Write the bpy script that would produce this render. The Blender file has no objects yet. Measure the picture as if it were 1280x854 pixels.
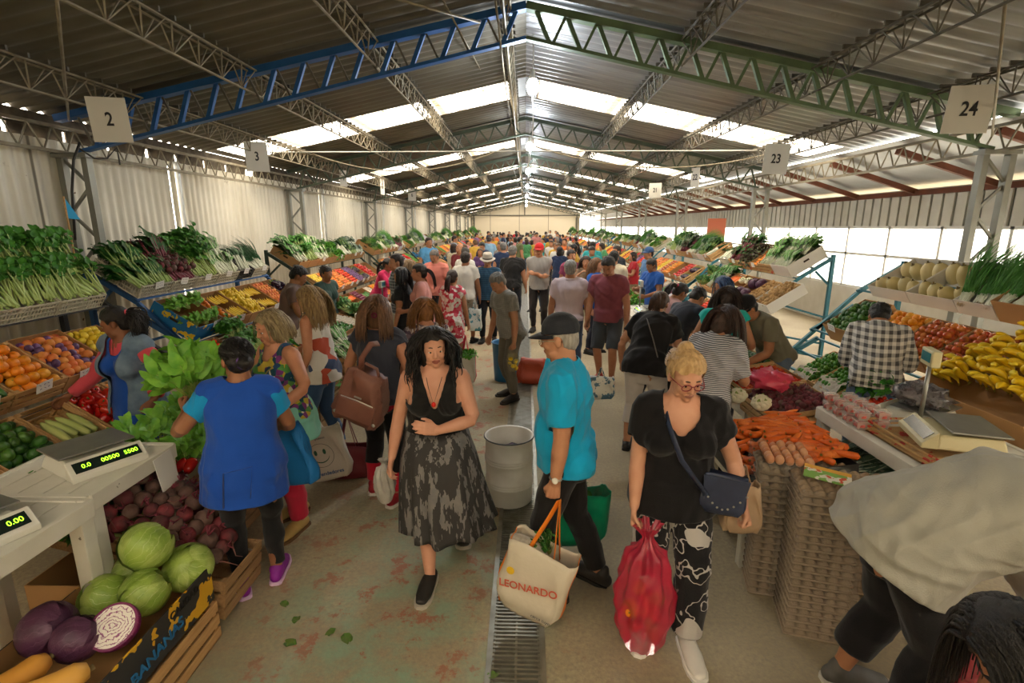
import bpy, math, random
import numpy as np
from mathutils import Vector, Matrix, noise as mnoise
PI = math.pi
SC = bpy.context.scene
COL = SC.collection
RND = random.Random(7)
R = math.radians
W_HALF = 5.5; EYE = 2.2; BAY = 6.0; Y0 = 6.3; YEND = 54.3

# ---------------------------------------------------------------- camera
cam_data = bpy.data.cameras.new('camera'); cam = bpy.data.objects.new('camera', cam_data); COL.objects.link(cam)
cam_data.sensor_width = 36; cam_data.lens = 18; cam_data.clip_start = .05; cam_data.clip_end = 300
cam.location = (0, 0, EYE); cam.rotation_euler = (R(90 - 12.68), 0, R(1.43))
SC.camera = cam
SC.view_settings.view_transform = 'Standard'; SC.view_settings.look = 'None'
SC.view_settings.gamma = 1; SC.view_settings.use_curve_mapping = False
_CM = cam.rotation_euler.to_matrix()
def ray(px, py): return _CM @ Vector(((px-640)/640, (427-py)/640, -1))
def onz(px, py, z):
    d = ray(px, py); t = (z-EYE)/d.z; return Vector((d.x*t, d.y*t, z))
def ony(px, py, y):
    d = ray(px, py); t = y/d.y; return Vector((d.x*t, y, EYE+d.z*t))

# ---------------------------------------------------------------- objects
def link(o, parent=None):
    COL.objects.link(o)
    if parent is not None: o.parent = parent
    return o
def mesh_obj(name, verts, faces, mat=None, parent=None, smooth=False, mats=None, fmat=None):
    me = bpy.data.meshes.new(name)
    me.from_pydata([tuple(v) for v in verts], [], faces)
    for m in (mats or ([mat] if mat else [])): me.materials.append(m)
    if fmat is not None: me.polygons.foreach_set('material_index', fmat)
    if smooth: me.polygons.foreach_set('use_smooth', [True]*len(me.polygons))
    me.update()
    return link(bpy.data.objects.new(name, me), parent)
def tag(o, label=None, cat=None, group=None, kind=None):
    if label: o['label'] = label
    if cat: o['category'] = cat
    if group: o['group'] = group
    if kind: o['kind'] = kind
    return o
def empty(name, loc=(0,0,0), rz=0, label=None, cat=None, group=None, rot=None):
    o = bpy.data.objects.new(name, None); o.empty_display_size = .1
    o.location = loc; o.rotation_euler = rot if rot else (0, 0, rz)
    link(o); tag(o, label, cat, group); return o
def kids(o): return KID.get(o.name, [])
def dup(root, loc, rot=None, label=None, group=None, scale=None, parent=None):
    c = root.copy(); COL.objects.link(c)
    for k in root.children: dup(k, k.location, parent=c)
    if parent is not None: c.parent = parent; return c
    c.location = loc
    if rot is not None: c.rotation_euler = rot
    if scale is not None: c.scale = (scale,)*3 if isinstance(scale, (int, float)) else scale
    if label: c['label'] = label
    if group: c['group'] = group
    return c
class MB:
    """collects solids; build() makes ONE mesh object"""
    def __init__(s): s.v = []; s.f = []; s.m = []
    def add(s, vs, fs, mi=0):
        n = len(s.v); s.v.extend([tuple(v) for v in vs]); s.f.extend([tuple(i+n for i in f) for f in fs]); s.m.extend([mi]*len(fs)); return s
    def box(s, c, d, M=None, mi=0):
        x, y, z = d[0]/2, d[1]/2, d[2]/2
        vs = [Vector((a*x, b*y, e*z)) for a in (-1,1) for b in (-1,1) for e in (-1,1)]
        if M is not None: vs = [M @ v for v in vs]
        c = Vector(c); vs = [v+c for v in vs]
        return s.add(vs, [(0,1,3,2),(4,6,7,5),(0,4,5,1),(2,3,7,6),(0,2,6,4),(1,5,7,3)], mi)
    def bar(s, a, b, w, h=None, mi=0, up=(0,0,1)):
        a, b = Vector(a), Vector(b); h = h or w; d = b-a; L = d.length
        if L < 1e-6: return s
        d.normalize(); up = Vector(up)
        if abs(d.dot(up)) > .98: up = Vector((0,1,0)) if abs(d.y) < .9 else Vector((1,0,0))
        x = d.cross(up).normalized(); z = x.cross(d)
        M = Matrix((x, d, z)).transposed()
        return s.box((a+b)/2, (w, L, h), M, mi)
    def tube(s, pts, r, n=8, mi=0, cap=True, flat=1.0):
        pts = [Vector(p) for p in pts]; rr = r if isinstance(r, (list, tuple)) else [r]*len(pts)
        vs = []; x = None
        for i, p in enumerate(pts):
            d = (pts[min(i+1, len(pts)-1)]-pts[max(i-1, 0)])
            d = d.normalized() if d.length > 1e-9 else Vector((0,0,1))
            if x is None: x = d.orthogonal().normalized()
            x = (x-d*x.dot(d)); x = x.normalized() if x.length > 1e-6 else d.orthogonal().normalized()
            y = d.cross(x)
            for k in range(n):
                a = 2*PI*k/n; vs.append(p+x*math.cos(a)*rr[i]+y*math.sin(a)*rr[i]*flat)
        fs = [(i*n+k, i*n+(k+1)%n, (i+1)*n+(k+1)%n, (i+1)*n+k) for i in range(len(pts)-1) for k in range(n)]
        if cap:
            fs.append(tuple(range(n))[::-1]); fs.append(tuple((len(pts)-1)*n+k for k in range(n)))
        return s.add(vs, fs, mi)
    def lathe(s, prof, n=16, c=(0,0,0), mi=0, sx=1, sy=1, M=None):
        vs = []; c = Vector(c)
        for (r, z) in prof:
            for k in range(n):
                a = 2*PI*k/n; v = Vector((r*math.cos(a)*sx, r*math.sin(a)*sy, z))
                vs.append((M @ v if M is not None else v)+c)
        fs = [(i*n+k, i*n+(k+1)%n, (i+1)*n+(k+1)%n, (i+1)*n+k) for i in range(len(prof)-1) for k in range(n)]
        return s.add(vs, fs, mi)
    def ell(s, c, r, n=10, M=None, mi=0):
        m = max(4, n//2+1); prof = [(max(1e-4, math.sin(PI*i/m)), -math.cos(PI*i/m)) for i in range(m+1)]
        c = Vector(c); vs = []
        for (q, z) in prof:
            for k in range(n):
                a = 2*PI*k/n; v = Vector((q*math.cos(a)*r[0], q*math.sin(a)*r[1], z*r[2]))
                vs.append((M @ v if M is not None else v)+c)
        fs = [(i*n+k, i*n+(k+1)%n, (i+1)*n+(k+1)%n, (i+1)*n+k) for i in range(m) for k in range(n)]
        return s.add(vs, fs, mi)
    def quad(s, a, b, c, d, mi=0): return s.add([a, b, c, d], [(0,1,2,3)], mi)
    def build(s, name, mat=None, parent=None, smooth=False, mats=None, bevel=0):
        o = mesh_obj(name, s.v, s.f, mat, parent, smooth, mats, s.m if mats else None)
        if bevel:
            b = o.modifiers.new('b', 'BEVEL'); b.width = bevel; b.segments = 2; b.limit_method = 'ANGLE'
        return o

# ---------------------------------------------------------------- materials
MATS = {}
def srgb(h):
    if isinstance(h, str):
        h = h.lstrip('#'); c = [int(h[i:i+2], 16)/255 for i in (0, 2, 4)]
    else: c = h
    return [x/12.92 if x <= .04045 else ((x+.055)/1.055)**2.4 for x in c]
def mat(name, col, rough=.6, metal=0, noise=.0, nscale=8, col2=None, bump=0, bscale=40, spec=.5, emit=None, estr=0, alpha=1, trans=0, sheen=0, pattern=None, coat=0, sss=0, stretch=None):
    """one principled material: colour mixed with col2 by noise, optional bump and pattern callback"""
    if name in MATS: return MATS[name]
    m = bpy.data.materials.new(name); m.use_nodes = True; nt = m.node_tree; N = nt.nodes; L = nt.links
    b = N['Principled BSDF']; c = srgb(col); c2 = srgb(col2) if col2 else [x*.6 for x in c]
    b.inputs['Base Color'].default_value = (*c, 1); b.inputs['Roughness'].default_value = rough
    b.inputs['Metallic'].default_value = metal; b.inputs['Specular IOR Level'].default_value = spec
    if sheen: b.inputs['Sheen Weight'].default_value = sheen
    if coat: b.inputs['Coat Weight'].default_value = coat
    if sss: b.inputs['Subsurface Weight'].default_value = sss; b.inputs['Subsurface Scale'].default_value = .02
    if trans: b.inputs['Transmission Weight'].default_value = trans
    if alpha < 1: b.inputs['Alpha'].default_value = alpha
    if emit: b.inputs['Emission Color'].default_value = (*srgb(emit), 1); b.inputs['Emission Strength'].default_value = estr
    tc = None
    def coords():
        nonlocal tc
        if tc is None: tc = N.new('ShaderNodeTexCoord')
        o = tc.outputs['Object']
        if stretch:
            mp = N.new('ShaderNodeMapping'); mp.inputs['Scale'].default_value = stretch; L.new(o, mp.inputs[0]); return mp.outputs[0]
        return o
    out = None
    if noise or col2:
        n = N.new('ShaderNodeTexNoise'); n.inputs['Scale'].default_value = nscale; n.inputs['Detail'].default_value = 4
        L.new(coords(), n.inputs['Vector'])
        r = N.new('ShaderNodeValToRGB'); s = .5*(1-min(1, noise or .5)); r.color_ramp.elements[0].position = .3+s*.3; r.color_ramp.elements[1].position = .7
        mx = N.new('ShaderNodeMix'); mx.data_type = 'RGBA'
        L.new(n.outputs['Fac'], r.inputs[0]); mul = N.new('ShaderNodeMath'); mul.operation = 'MULTIPLY'; mul.inputs[1].default_value = min(1, noise or .5)
        L.new(r.outputs[0], mul.inputs[0]); L.new(mul.outputs[0], mx.inputs[0])
        mx.inputs[6].default_value = (*c, 1); mx.inputs[7].default_value = (*c2, 1); out = mx.outputs[2]
        L.new(out, b.inputs['Base Color'])
    if pattern:
        res = pattern(nt, coords(), out if out is not None else None, c)
        if res is not None: L.new(res, b.inputs['Base Color'])
    if bump:
        n = N.new('ShaderNodeTexNoise'); n.inputs['Scale'].default_value = bscale; n.inputs['Detail'].default_value = 5
        L.new(coords(), n.inputs['Vector'])
        bp = N.new('ShaderNodeBump'); bp.inputs['Strength'].default_value = bump; bp.inputs['Distance'].default_value = .01
        L.new(n.outputs['Fac'], bp.inputs['Height']); L.new(bp.outputs[0], b.inputs['Normal'])
    MATS[name] = m; return m
def nmix(nt, fac, a, b):
    m = nt.nodes.new('ShaderNodeMix'); m.data_type = 'RGBA'
    if fac is not None: nt.links.new(fac, m.inputs[0])
    for i, x in ((6, a), (7, b)):
        if isinstance(x, (list, tuple)): m.inputs[i].default_value = (*x[:3], 1)
        else: nt.links.new(x, m.inputs[i])
    return m.outputs[2]
def nmath(nt, op, a, b=0.0, c=None):
    m = nt.nodes.new('ShaderNodeMath'); m.operation = op
    for i, x in enumerate((a, b) if c is None else (a, b, c)):
        if isinstance(x, (int, float)): m.inputs[i].default_value = x
        else: nt.links.new(x, m.inputs[i])
    return m.outputs[0]
def nsep(nt, v):
    s = nt.nodes.new('ShaderNodeSeparateXYZ'); nt.links.new(v, s.inputs[0]); return s.outputs
def nnoise(nt, v, scale, detail=4, rough=.5):
    n = nt.nodes.new('ShaderNodeTexNoise'); n.inputs['Scale'].default_value = scale; n.inputs['Detail'].default_value = detail
    n.inputs['Roughness'].default_value = rough; nt.links.new(v, n.inputs['Vector']); return n.outputs['Fac']
def nramp(nt, f, p0, p1, inv=False):
    r = nt.nodes.new('ShaderNodeMapRange'); r.inputs[1].default_value = p0; r.inputs[2].default_value = p1
    if inv: r.inputs[3].default_value = 1; r.inputs[4].default_value = 0
    nt.links.new(f, r.inputs[0]); return r.outputs[0]
# ================================================================ THE HALL
def world():
    w = bpy.data.worlds.new('daylight'); SC.world = w; w.use_nodes = True
    bg = w.node_tree.nodes['Background']; bg.inputs[0].default_value = (*srgb('#fff4e4'), 1); bg.inputs[1].default_value = 8.0
world()
SC.view_settings.exposure = 0.8

def pat_floor(nt, v, base, c):
    s = nsep(nt, v)
    big = nnoise(nt, v, .7, 6, .6); med = nnoise(nt, v, 3.2, 7, .7); fine = nnoise(nt, v, 40, 4, .7)
    a = nmix(nt, nramp(nt, big, .35, .65), srgb('#9c8e70'), srgb('#bdae8a'))
    a = nmix(nt, nramp(nt, fine, .35, .75), a, srgb('#8f8270'))
    # worn green and red floor paint, strongest in the middle of the aisle left of the drain
    lane = nmath(nt, 'MULTIPLY', nramp(nt, nmath(nt, 'ABSOLUTE', nmath(nt, 'ADD', s[0], .75)), .25, 1.15, True), nramp(nt, s[1], 6.0, 1.5))
    g = nmath(nt, 'MULTIPLY', nramp(nt, med, .42, .62), lane)
    a = nmix(nt, nmath(nt, 'MULTIPLY', g, .95), a, srgb('#86a58a'))
    rd = nmath(nt, 'MULTIPLY', nramp(nt, nnoise(nt, v, 4.5, 9, .75), .55, .60), nramp(nt, nmath(nt, 'ABSOLUTE', nmath(nt, 'ADD', s[0], .75)), .3, 1.3, True))
    a = nmix(nt, nmath(nt, 'MULTIPLY', rd, .72), a, srgb('#a3563f'))
    dirt = nramp(nt, nnoise(nt, v, 9, 6, .7), .6, .72)
    return nmix(nt, nmath(nt, 'MULTIPLY', dirt, .3), a, srgb('#6b6252'))
M_floor = mat('worn_concrete', '#a89b85', .75, bump=.25, bscale=60, pattern=pat_floor)
def wave_sheet(mb, x0, x1, n, f, mi=0):
    """grid whose point (i, side) comes from f"""
    vs = []
    for i in range(n+1):
        t = x0+(x1-x0)*i/n
        vs += [f(t, 0), f(t, 1)]
    mb.add(vs, [(2*i, 2*i+2, 2*i+3, 2*i+1) for i in range(n)], mi)
DRX0, DRX1 = -.175, .105
fl = MB()
for (xa, xb) in ((-9, DRX0), (DRX1, 14)): fl.quad((xa,-4,0), (xb,-4,0), (xb,60,0), (xa,60,0))
fl.quad((DRX0,-4,-.09), (DRX1,-4,-.09), (DRX1,60,-.09), (DRX0,60,-.09), 1)
fl.quad((DRX0,-4,0), (DRX0,60,0), (DRX0,60,-.09), (DRX0,-4,-.09), 1); fl.quad((DRX1,60,0), (DRX1,-4,0), (DRX1,-4,-.09), (DRX1,60,-.09), 1)
tag(fl.build('floor', mats=[M_floor, mat('drain_channel', '#3a362f', .8)]), kind='structure')
# drain: steel edge angles + grating sections
M_gr = mat('galvanised_grating', '#9b9788', .45, .6, noise=.6, nscale=12, col2='#6d6658')
e = MB()
for x in (DRX0, DRX1): e.box((x, 28, .002), (.03, 62, .008))
o = e.build('trim_1', M_gr); tag(o, kind='structure')
gsec = MB()
GL = 1.0
for i in range(36): gsec.box((0, (i+.5)*GL/36, -.012), (.25, .0105, .022))
for x in (-.12, 0, .12): gsec.box((x, GL/2, -.018), (.012, GL-.006, .022))
groot = None
gy = [.0+i*GL for i in range(26)]
ords = 'first second third fourth fifth sixth seventh eighth ninth tenth eleventh twelfth thirteenth fourteenth fifteenth sixteenth seventeenth eighteenth nineteenth twentieth'.split()
def nth(i): return ords[i] if i < 20 else 'later'
for i, y in enumerate(gy):
    if groot is None: groot = gsec.build('drain_grate', M_gr); o = groot; o.location = ((DRX0+DRX1)/2, y, -.002)
    else: o = dup(groot, ((DRX0+DRX1)/2, y, -.002))
    tag(o, 'slotted steel drain grate section in the aisle floor, %s from the near end' % nth(i) if i < 20 else 'slotted steel drain grate section far down the aisle, partly under shoppers', 'drain grate', 'drain grates along the aisle')

# ---- roof
ZR, ZE = 4.66, 3.52          # roof sheet height at ridge and eave
def zroof(x): return ZR-(ZR-ZE)*abs(x)/W_HALF
def pat_roof(nt, v, base, c):
    s = nsep(nt, v)
    a = nmix(nt, nramp(nt, nnoise(nt, v, 1.1, 5), .35, .7), srgb('#5f594a'), srgb('#7a7466'))
    st = nt.nodes.new('ShaderNodeMapping'); st.inputs['Scale'].default_value = (.5, 9, .5); nt.links.new(v, st.inputs[0])
    a = nmix(nt, nramp(nt, nnoise(nt, st.outputs[0], 1.3, 5), .4, .75), a, srgb('#5d574a'))
    return nmix(nt, nmath(nt, 'MULTIPLY', nramp(nt, nnoise(nt, v, 4, 6, .7), .63, .7), .5), a, srgb('#6a4a34'))
M_roofL = mat('weathered_sheet_roof', '#777264', .55, .25, pattern=pat_roof)
def pat_roof2(nt, v, base, c):
    st = nt.nodes.new('ShaderNodeMapping'); st.inputs['Scale'].default_value = (.5, 9, .5); nt.links.new(v, st.inputs[0])
    a = nmix(nt, nramp(nt, nnoise(nt, st.outputs[0], 1.1, 5), .35, .75), srgb('#aeb0b2'), srgb('#8a8a88'))
    return nmix(nt, nmath(nt, 'MULTIPLY', nramp(nt, nnoise(nt, v, 3, 6, .7), .6, .7), .3), a, srgb('#75695a'))
M_roofR = mat('galvanised_sheet_roof', '#a8a9a8', .38, .7, pattern=pat_roof2)
sky_y = [Y0+3.75+BAY*k for k in (-2, 0, 1, 2, 3, 4, 5, 6, 7)]
SW = .64
spans = []; y = -4.0
for s in sky_y: spans.append((y, s-SW)); y = s+SW
spans.append((y, YEND+.5))
for sd in (-1, 1):
    m = MB()
    for (a, b) in spans:
        n = int((b-a)/.1*4)
        # trapezoid-like wave
        def f(t, k, sd=sd):
            x = sd*(0.0 if k == 0 else W_HALF+.15)
            return (x, t, zroof(x)+.018*max(-1, min(1, 1.6*math.sin(2*PI*t/.2))))
        wave_sheet(m, a, b, int((b-a)/.2*8), f)
    o = m.build('ceiling', M_roofL if sd < 0 else M_roofR, smooth=True); tag(o, kind='structure')
rc = MB(); rc.box((0, 25, ZR+.015), (.5, 59, .012)); tag(rc.build('trim_2', M_roofL), kind='structure')
# skylight strips: translucent, dirty
def mk_sky():
    m = bpy.data.materials.new('translucent_skylight_sheet'); m.use_nodes = True; nt = m.node_tree; N = nt.nodes; L = nt.links
    N.remove(N['Principled BSDF']); out = N['Material Output']
    tc = N.new('ShaderNodeTexCoord'); v = tc.outputs['Object']
    st = N.new('ShaderNodeMapping'); st.inputs['Scale'].default_value = (4, 9, 4); L.new(v, st.inputs[0])
    grime = nramp(nt, nnoise(nt, st.outputs[0], 1.6, 9, .8), .50, .58)
    s = nsep(nt, v)
    big = nramp(nt, nnoise(nt, v, .8, 3), .55, .68)
    edge = nramp(nt, nmath(nt, 'ABSOLUTE', nmath(nt, 'SUBTRACT', nmath(nt, 'FRACT', nmath(nt, 'ADD', nmath(nt, 'DIVIDE', nmath(nt, 'ABSOLUTE', s[0]), 1.42), .38)), .5)), .10, .03)
    dirt = nmath(nt, 'MAXIMUM', grime, nmath(nt, 'MULTIPLY', edge, .9))
    col = nmix(nt, dirt, (.80, .78, .72), (.075, .042, .014))
    tr = N.new('ShaderNodeBsdfTransparent'); L.new(col, tr.inputs[0])
    tl = N.new('ShaderNodeBsdfTranslucent'); L.new(col, tl.inputs[0])
    ad = N.new('ShaderNodeMixShader'); ad.inputs[0].default_value = .55; L.new(tr.outputs[0], ad.inputs[1]); L.new(tl.outputs[0], ad.inputs[2])
    L.new(ad.outputs[0], out.inputs[0]); return m
M_sky = mk_sky()
for i, s in enumerate(sky_y):
    for sd in (-1, 1):
        m = MB(); x0, x1 = sd*.2, sd*(W_HALF-.05)
        def f(t, k, x0=x0, x1=x1):
            x = x0 if k == 0 else x1
            return (x, t, zroof(x)+.012*math.sin(2*PI*t/.2))
        wave_sheet(m, s-SW, s+SW, 46, f)
        o = m.build('window_%d' % (i*2+(sd > 0)+1), M_sky, smooth=True); tag(o, kind='structure')
        m = MB(); 
        for xa, xb in ((0, x0), (x1, sd*(W_HALF+.15))):
            m.quad((xa, s-SW, zroof(xa)), (xb, s-SW, zroof(xb)), (xb, s+SW, zroof(xb)), (xa, s+SW, zroof(xa)))
        tag(m.build('ceiling', M_roofL), kind='structure')
        ld = bpy.data.lights.new('skylight_portal', 'AREA'); ld.shape = 'RECTANGLE'; ld.size = abs(x1-x0); ld.size_y = 2*SW; ld.cycles.is_portal = True
        lo = bpy.data.objects.new('skylight_portal', ld); link(lo)
        xm = (x0+x1)/2; lo.location = (xm, s, zroof(xm)+.06)
        lo.rotation_euler = (0, math.atan2((ZR-ZE), W_HALF)*sd, 0)

# ---- roof trusses
M_blue = mat('blue_steel', '#1f5c9e', .5, .2, noise=.4, nscale=5, col2='#17406f')
M_green = mat('green_steel', '#5c7350', .55, .2, noise=.5, nscale=5, col2='#434f3c')
M_dgreen = mat('dark_green_steel', '#4d5a4b', .55, .2, noise=.5, nscale=5, col2='#3b4239')
M_rod = mat('dusty_steel_rod', '#8d8672', .6, .3, noise=.6, nscale=9, col2='#6c5a42')
M_rodR = mat('dark_steel_rod', '#6f6b60', .6, .4, noise=.5, nscale=9, col2='#4c463c')
ZT0, ZT1 = 4.56, 3.43; ZB0, ZB1 = 4.24, 3.06
def truss(y, k):
    for sd, side in ((-1, 'left'), (1, 'right')):
        M = (M_blue if sd < 0 else M_green) if k == 0 else M_dgreen
        cn = ('blue' if sd < 0 else 'green') if k == 0 else 'dull green'
        o = empty('roof_truss', (0, y, 3.1), label='%s painted steel roof truss, %s half, %s from the near end' % (cn, side, nth(k)), cat='roof truss', group='trusses under the roof')
        def P(x, t): return Vector((sd*x, 0, (ZT0+(ZT1-ZT0)*x/W_HALF if t else ZB0+(ZB1-ZB0)*x/(W_HALF-.2))-3.1))
        tw = .075
        a = MB(); a.bar(P(0, 1), P(W_HALF, 1), .11, .075); a.build('top_chord', M, o)
        a = MB(); a.bar(P(0, 0), P(W_HALF-.2, 0), .09, .035); a.build('bottom_chord', M, o)
        n = 15 if k == 0 else 14; v = MB(); d = MB()
        for i in range(n):
            x0 = .1+i*(W_HALF-.35)/n; x1 = .1+(i+.62)*(W_HALF-.35)/n; x2 = .1+(i+1)*(W_HALF-.35)/n
            if k == 0: v.bar(P(x0, 1), P(x1-.05, 0), .045, .045)
            else: v.bar(P(x1, 1), P(x0, 0), .032)
            if k == 0: d.bar(P(x2, 1), P(x1-.02, 0), .022 if sd < 0 else .03)
            else: d.bar(P(x1, 1), P(x2, 0), .03)
        v.add(d.v, d.f, 1); v.build('web_lattice', None, o, mats=[M, M_rodR if (k == 0 and sd < 0) else M])
ys_t = [Y0+BAY*k for k in range(9)]
for k, y in enumerate(ys_t[:8]): truss(y, k)
# ---- longitudinal lattice purlins
def purlin(x, y0, y1, k, side, near=True, deep=.24):
    zt = zroof(x)-.10
    o = empty('lattice_purlin', (x, y0, zt-deep))
    M = M_rod if x < 1 else M_rodR
    L = y1-y0; t = MB()
    for dx in (-.05, .05): t.tube([(dx, 0, deep), (dx, L, deep)], .012 if near else .014, 5)
    t.build('top_rods', M, o)
    t = MB(); t.tube([(0, .0, 0), (0, L, 0)], .013, 5); t.build('bottom_rod', M, o)
    n = max(6, int(L/.36)); t = MB()
    for i in range(n):
        ya, yb = (i+.1)*L/n, (i+.9)*L/n; ym = (i+.5)*L/n
        for dx in (-.05, .05):
            t.bar((dx, ya, deep), (0, ya+.05, 0), .012); t.bar((0, ya+.05, 0), (dx, yb, deep), .009)
        t.bar((-.05, ya, deep), (.05, ya, deep), .012)
    t.build('web_lattice', M, o)
    # clips on the top rods that hold the sheets
    c = MB(); c.box((0, L/2, deep+.012), (.012, L, .006))
    for i in range(int(L/.2)): c.box((0, (i+.5)*.2, deep+.028), (.17, .02, .04))
    c.build('sheet_clips', M_rodR, o)
    return o
pxs = [-4.45, -3.1, -1.7, -.22, 1.75, 3.2, 4.5]
names = {-4.45: 'lowest on the left slope', -3.1: 'second up on the left slope', -1.7: 'third up on the left slope', -.22: 'beside the ridge', 1.75: 'highest on the right slope', 3.2: 'middle of the right slope', 4.5: 'lowest on the right slope'}
for b in range(-1, 6):
    y0 = Y0+BAY*b; 
    for x in pxs:
        o = purlin(x, y0+.03, y0+BAY-.03, b, '', b < 2)
        lab = 'thin steel lattice purlin, %s, %s bay' % (names[x], 'over the front' if b == -1 else nth(b)+' full')
        tag(o, lab, 'purlin', 'lattice purlins under the roof sheets')
# eave lattice girders and ledge
for sd in (-1, 1):
    o = empty('eave_girder', (sd*(W_HALF-.05), 0, 3.05), label='%s lattice girder running along the top of the %s wall' % ('dusty' if sd < 0 else 'rusty', 'corrugated left' if sd < 0 else 'open right'), cat='girder')
    for z in (0, .28):
        t = MB(); t.box((0, 26, z), (.05, 58, .035)); t.build('girder_rail', M_rod, o)
    t = MB(); n = 190
    for i in range(n):
        ya = -3+i*57/n; t.bar((0, ya, 0), (0, ya+.15, .28), .014); t.bar((0, ya+.15, .28), (0, ya+.3, 0), .014)
    t.build('web_lattice', M_rod, o)
# ---- lattice columns
M_col = mat('grey_primer_steel', '#8f8f86', .5, .5, noise=.4, nscale=5, col2='#6f6e66')
for sd in (-1, 1):
    for k in range(9):
        y = Y0+BAY*k-.0; x = sd*(W_HALF-.12)
        o = empty('lattice_column', (x, y, 0), label='grey steel lattice column, %s along the %s wall' % (nth(k), 'left corrugated' if sd < 0 else 'right glazed'), cat='column', group='lattice columns on the side walls')
        w = .30
        for q in (-1, 1):
            t = MB(); t.box((q*w/2*sd*-1, 0, 1.53), (.07, .09, 3.06)); t.build('column_leg', M_col, o)
        t = MB(); n = 9
        for i in range(n):
            za, zb = .1+i*2.9/n, .1+(i+1)*2.9/n
            t.bar(((-1)**i*w/2, 0, za), (-(-1)**i*w/2, 0, zb), .03)
        t.build('web_lattice', M_col, o)
        t = MB(); t.box((0, 0, 3.02), (.42, .16, .05)); t.build('head_plate', M_col, o)
# ---- left wall: corrugated sheets
def pat_wall(nt, v, base, c):
    s = nsep(nt, v)
    a = nmix(nt, nramp(nt, nnoise(nt, v, .9, 4), .35, .7), srgb('#e6e1d2'), srgb('#d6d0be'))
    st = nt.nodes.new('ShaderNodeMapping'); st.inputs['Scale'].default_value = (1, 6, .35); nt.links.new(v, st.inputs[0])
    a = nmix(nt, nmath(nt, 'MULTIPLY', nramp(nt, nnoise(nt, st.outputs[0], 1.5, 5), .5, .75), .5), a, srgb('#a59c86'))
    a = nmix(nt, nramp(nt, nmath(nt, 'PINGPONG', s[1], 6.0), 5.985, 5.995), a, srgb('#7c776b'))
    rust = nmath(nt, 'MULTIPLY', nramp(nt, nnoise(nt, v, 5, 7, .75), .6, .7), nramp(nt, s[2], 2.8, 3.0))
    spots = nramp(nt, nnoise(nt, v, 11, 2), .76, .78)
    a = nmix(nt, nmath(nt, 'MAXIMUM', rust, spots), a, srgb('#6b4c30'))
    return a
M_wall = mat('cream_corrugated_sheet', '#cdc7b6', .6, .1, pattern=pat_wall)
m = MB()
yy = -3.0
while yy < YEND:
    y1 = min(8.28 if yy < 0 else yy+5.96, YEND)
    def f(t, k): return (-(W_HALF+.12)+.016*max(-1, min(1, 1.5*math.sin(2*PI*t/.15))), t, 0 if k == 0 else 3.2)
    wave_sheet(m, yy, y1, int((y1-yy)/.15*8), f)
    yy = y1+.04
tag(m.build('wall_left', M_wall, smooth=True), kind='structure')
# slits of daylight between sheets are real gaps backed by daylight; downpipes at mid bays
M_pipe = mat('bright_metal_post', '#a9a9a3', .35, .7, noise=.3, nscale=5, col2='#87847a')
for k in range(8):
    t = MB(); t.box((0, 0, 1.6), (.06, .05, 3.2)); o = t.build('wall_post', M_pipe); o.location = (-(W_HALF+.03), Y0+BAY*k+2.09, 0)
    tag(o, 'slim grey metal post against the left corrugated wall, %s past the front column' % nth(k), 'post', 'slim posts on the left wall')
# upper closing strip of left wall, sooty
M_soot = mat('rusty_sooty_sheet', '#6d6252', .8, .2, noise=1, nscale=7, col2='#3c332a')
t = MB(); t.box((-(W_HALF+.14), 26, 3.40), (.02, 58, .16)); t.box((-(W_HALF+.15), .7, 3.25), (.02, 7.4, .16)); t.box((-(W_HALF+.15), 33, 3.25), (.02, 44, .16)); [t.box((-(W_HALF+.15), 4.75+.7*i, 3.25), (.02, (.66, .58, .69, .62)[i % 4], .16)) for i in range(9)]; t.v = t.v; tag(t.build('trim_3', M_soot), kind='structure')
# ---- end wall
def pat_end(nt, v, base, c):
    s = nsep(nt, v)
    l = nramp(nt, nmath(nt, 'PINGPONG', nmath(nt, 'ADD', s[0], .6), 1.5), .04, .02)
    return nmix(nt, l, srgb('#d9cfba'), srgb('#948a78'))
M_end = mat('cream_end_sheet', '#d4c9b4', .7, pattern=pat_end)
m = MB(); ye = YEND
m.add([(-5.65, ye, 0), (5.65, ye, 0), (5.65, ye, zroof(5.65)), (0, ye, ZR), (-5.65, ye, zroof(5.65))], [(0,1,2,3,4)])
tag(m.build('wall_back', M_end), kind='structure')
t = MB(); t.box((0, ye-.1, 3.3), (11, .12, .1)); t.box((-.05, ye-.1, 3.9), (.1, .1, 1.3)); t.box((-5.3, ye-.1, 1.7), (.1,.1,3.4)); t.box((5.3, ye-.1, 1.7), (.1,.1,3.4))
tag(t.build('trim_4', M_rodR), kind='structure')
m = MB(); m.quad((-5.7,-3,0), (14,-3,0), (14,-3,4.7), (-5.7,-3,4.7)); tag(m.build('wall_front', M_end), kind='structure')
# ---- right side: lean-to roof, louvre-like cladding band, glazing
XO = 7.2
M_lean = mat('lean_to_sheet', '#9fa3a3', .4, .6, noise=.6, nscale=2, col2='#7f7f7a')
m = MB(); m.add([(W_HALF+.02,-3,3.44), (XO+.25,-3,2.86), (XO+.25,YEND,2.86), (W_HALF+.02,YEND,3.44)], [(0,1,2,3)]); tag(m.build('ceiling', M_lean), kind='structure')
M_rust = mat('red_brown_steel', '#7e4a35', .65, .2, noise=.6, nscale=6, col2='#5a3a2c')
k = 0; y = 3.2
while y < 34:
    t = MB(); t.bar((0, 0, .27), (XO-W_HALF-.1, 0, -.22), .07, .09); o = t.build('lean_to_rafter', M_rust); o.location = (W_HALF+.1, y, 3.04)
    tag(o, 'red-brown rafter of the right lean-to roof, %s from the near end' % nth(k), 'rafter', 'rafters of the lean-to roof'); k += 1; y += 1.7
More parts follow.
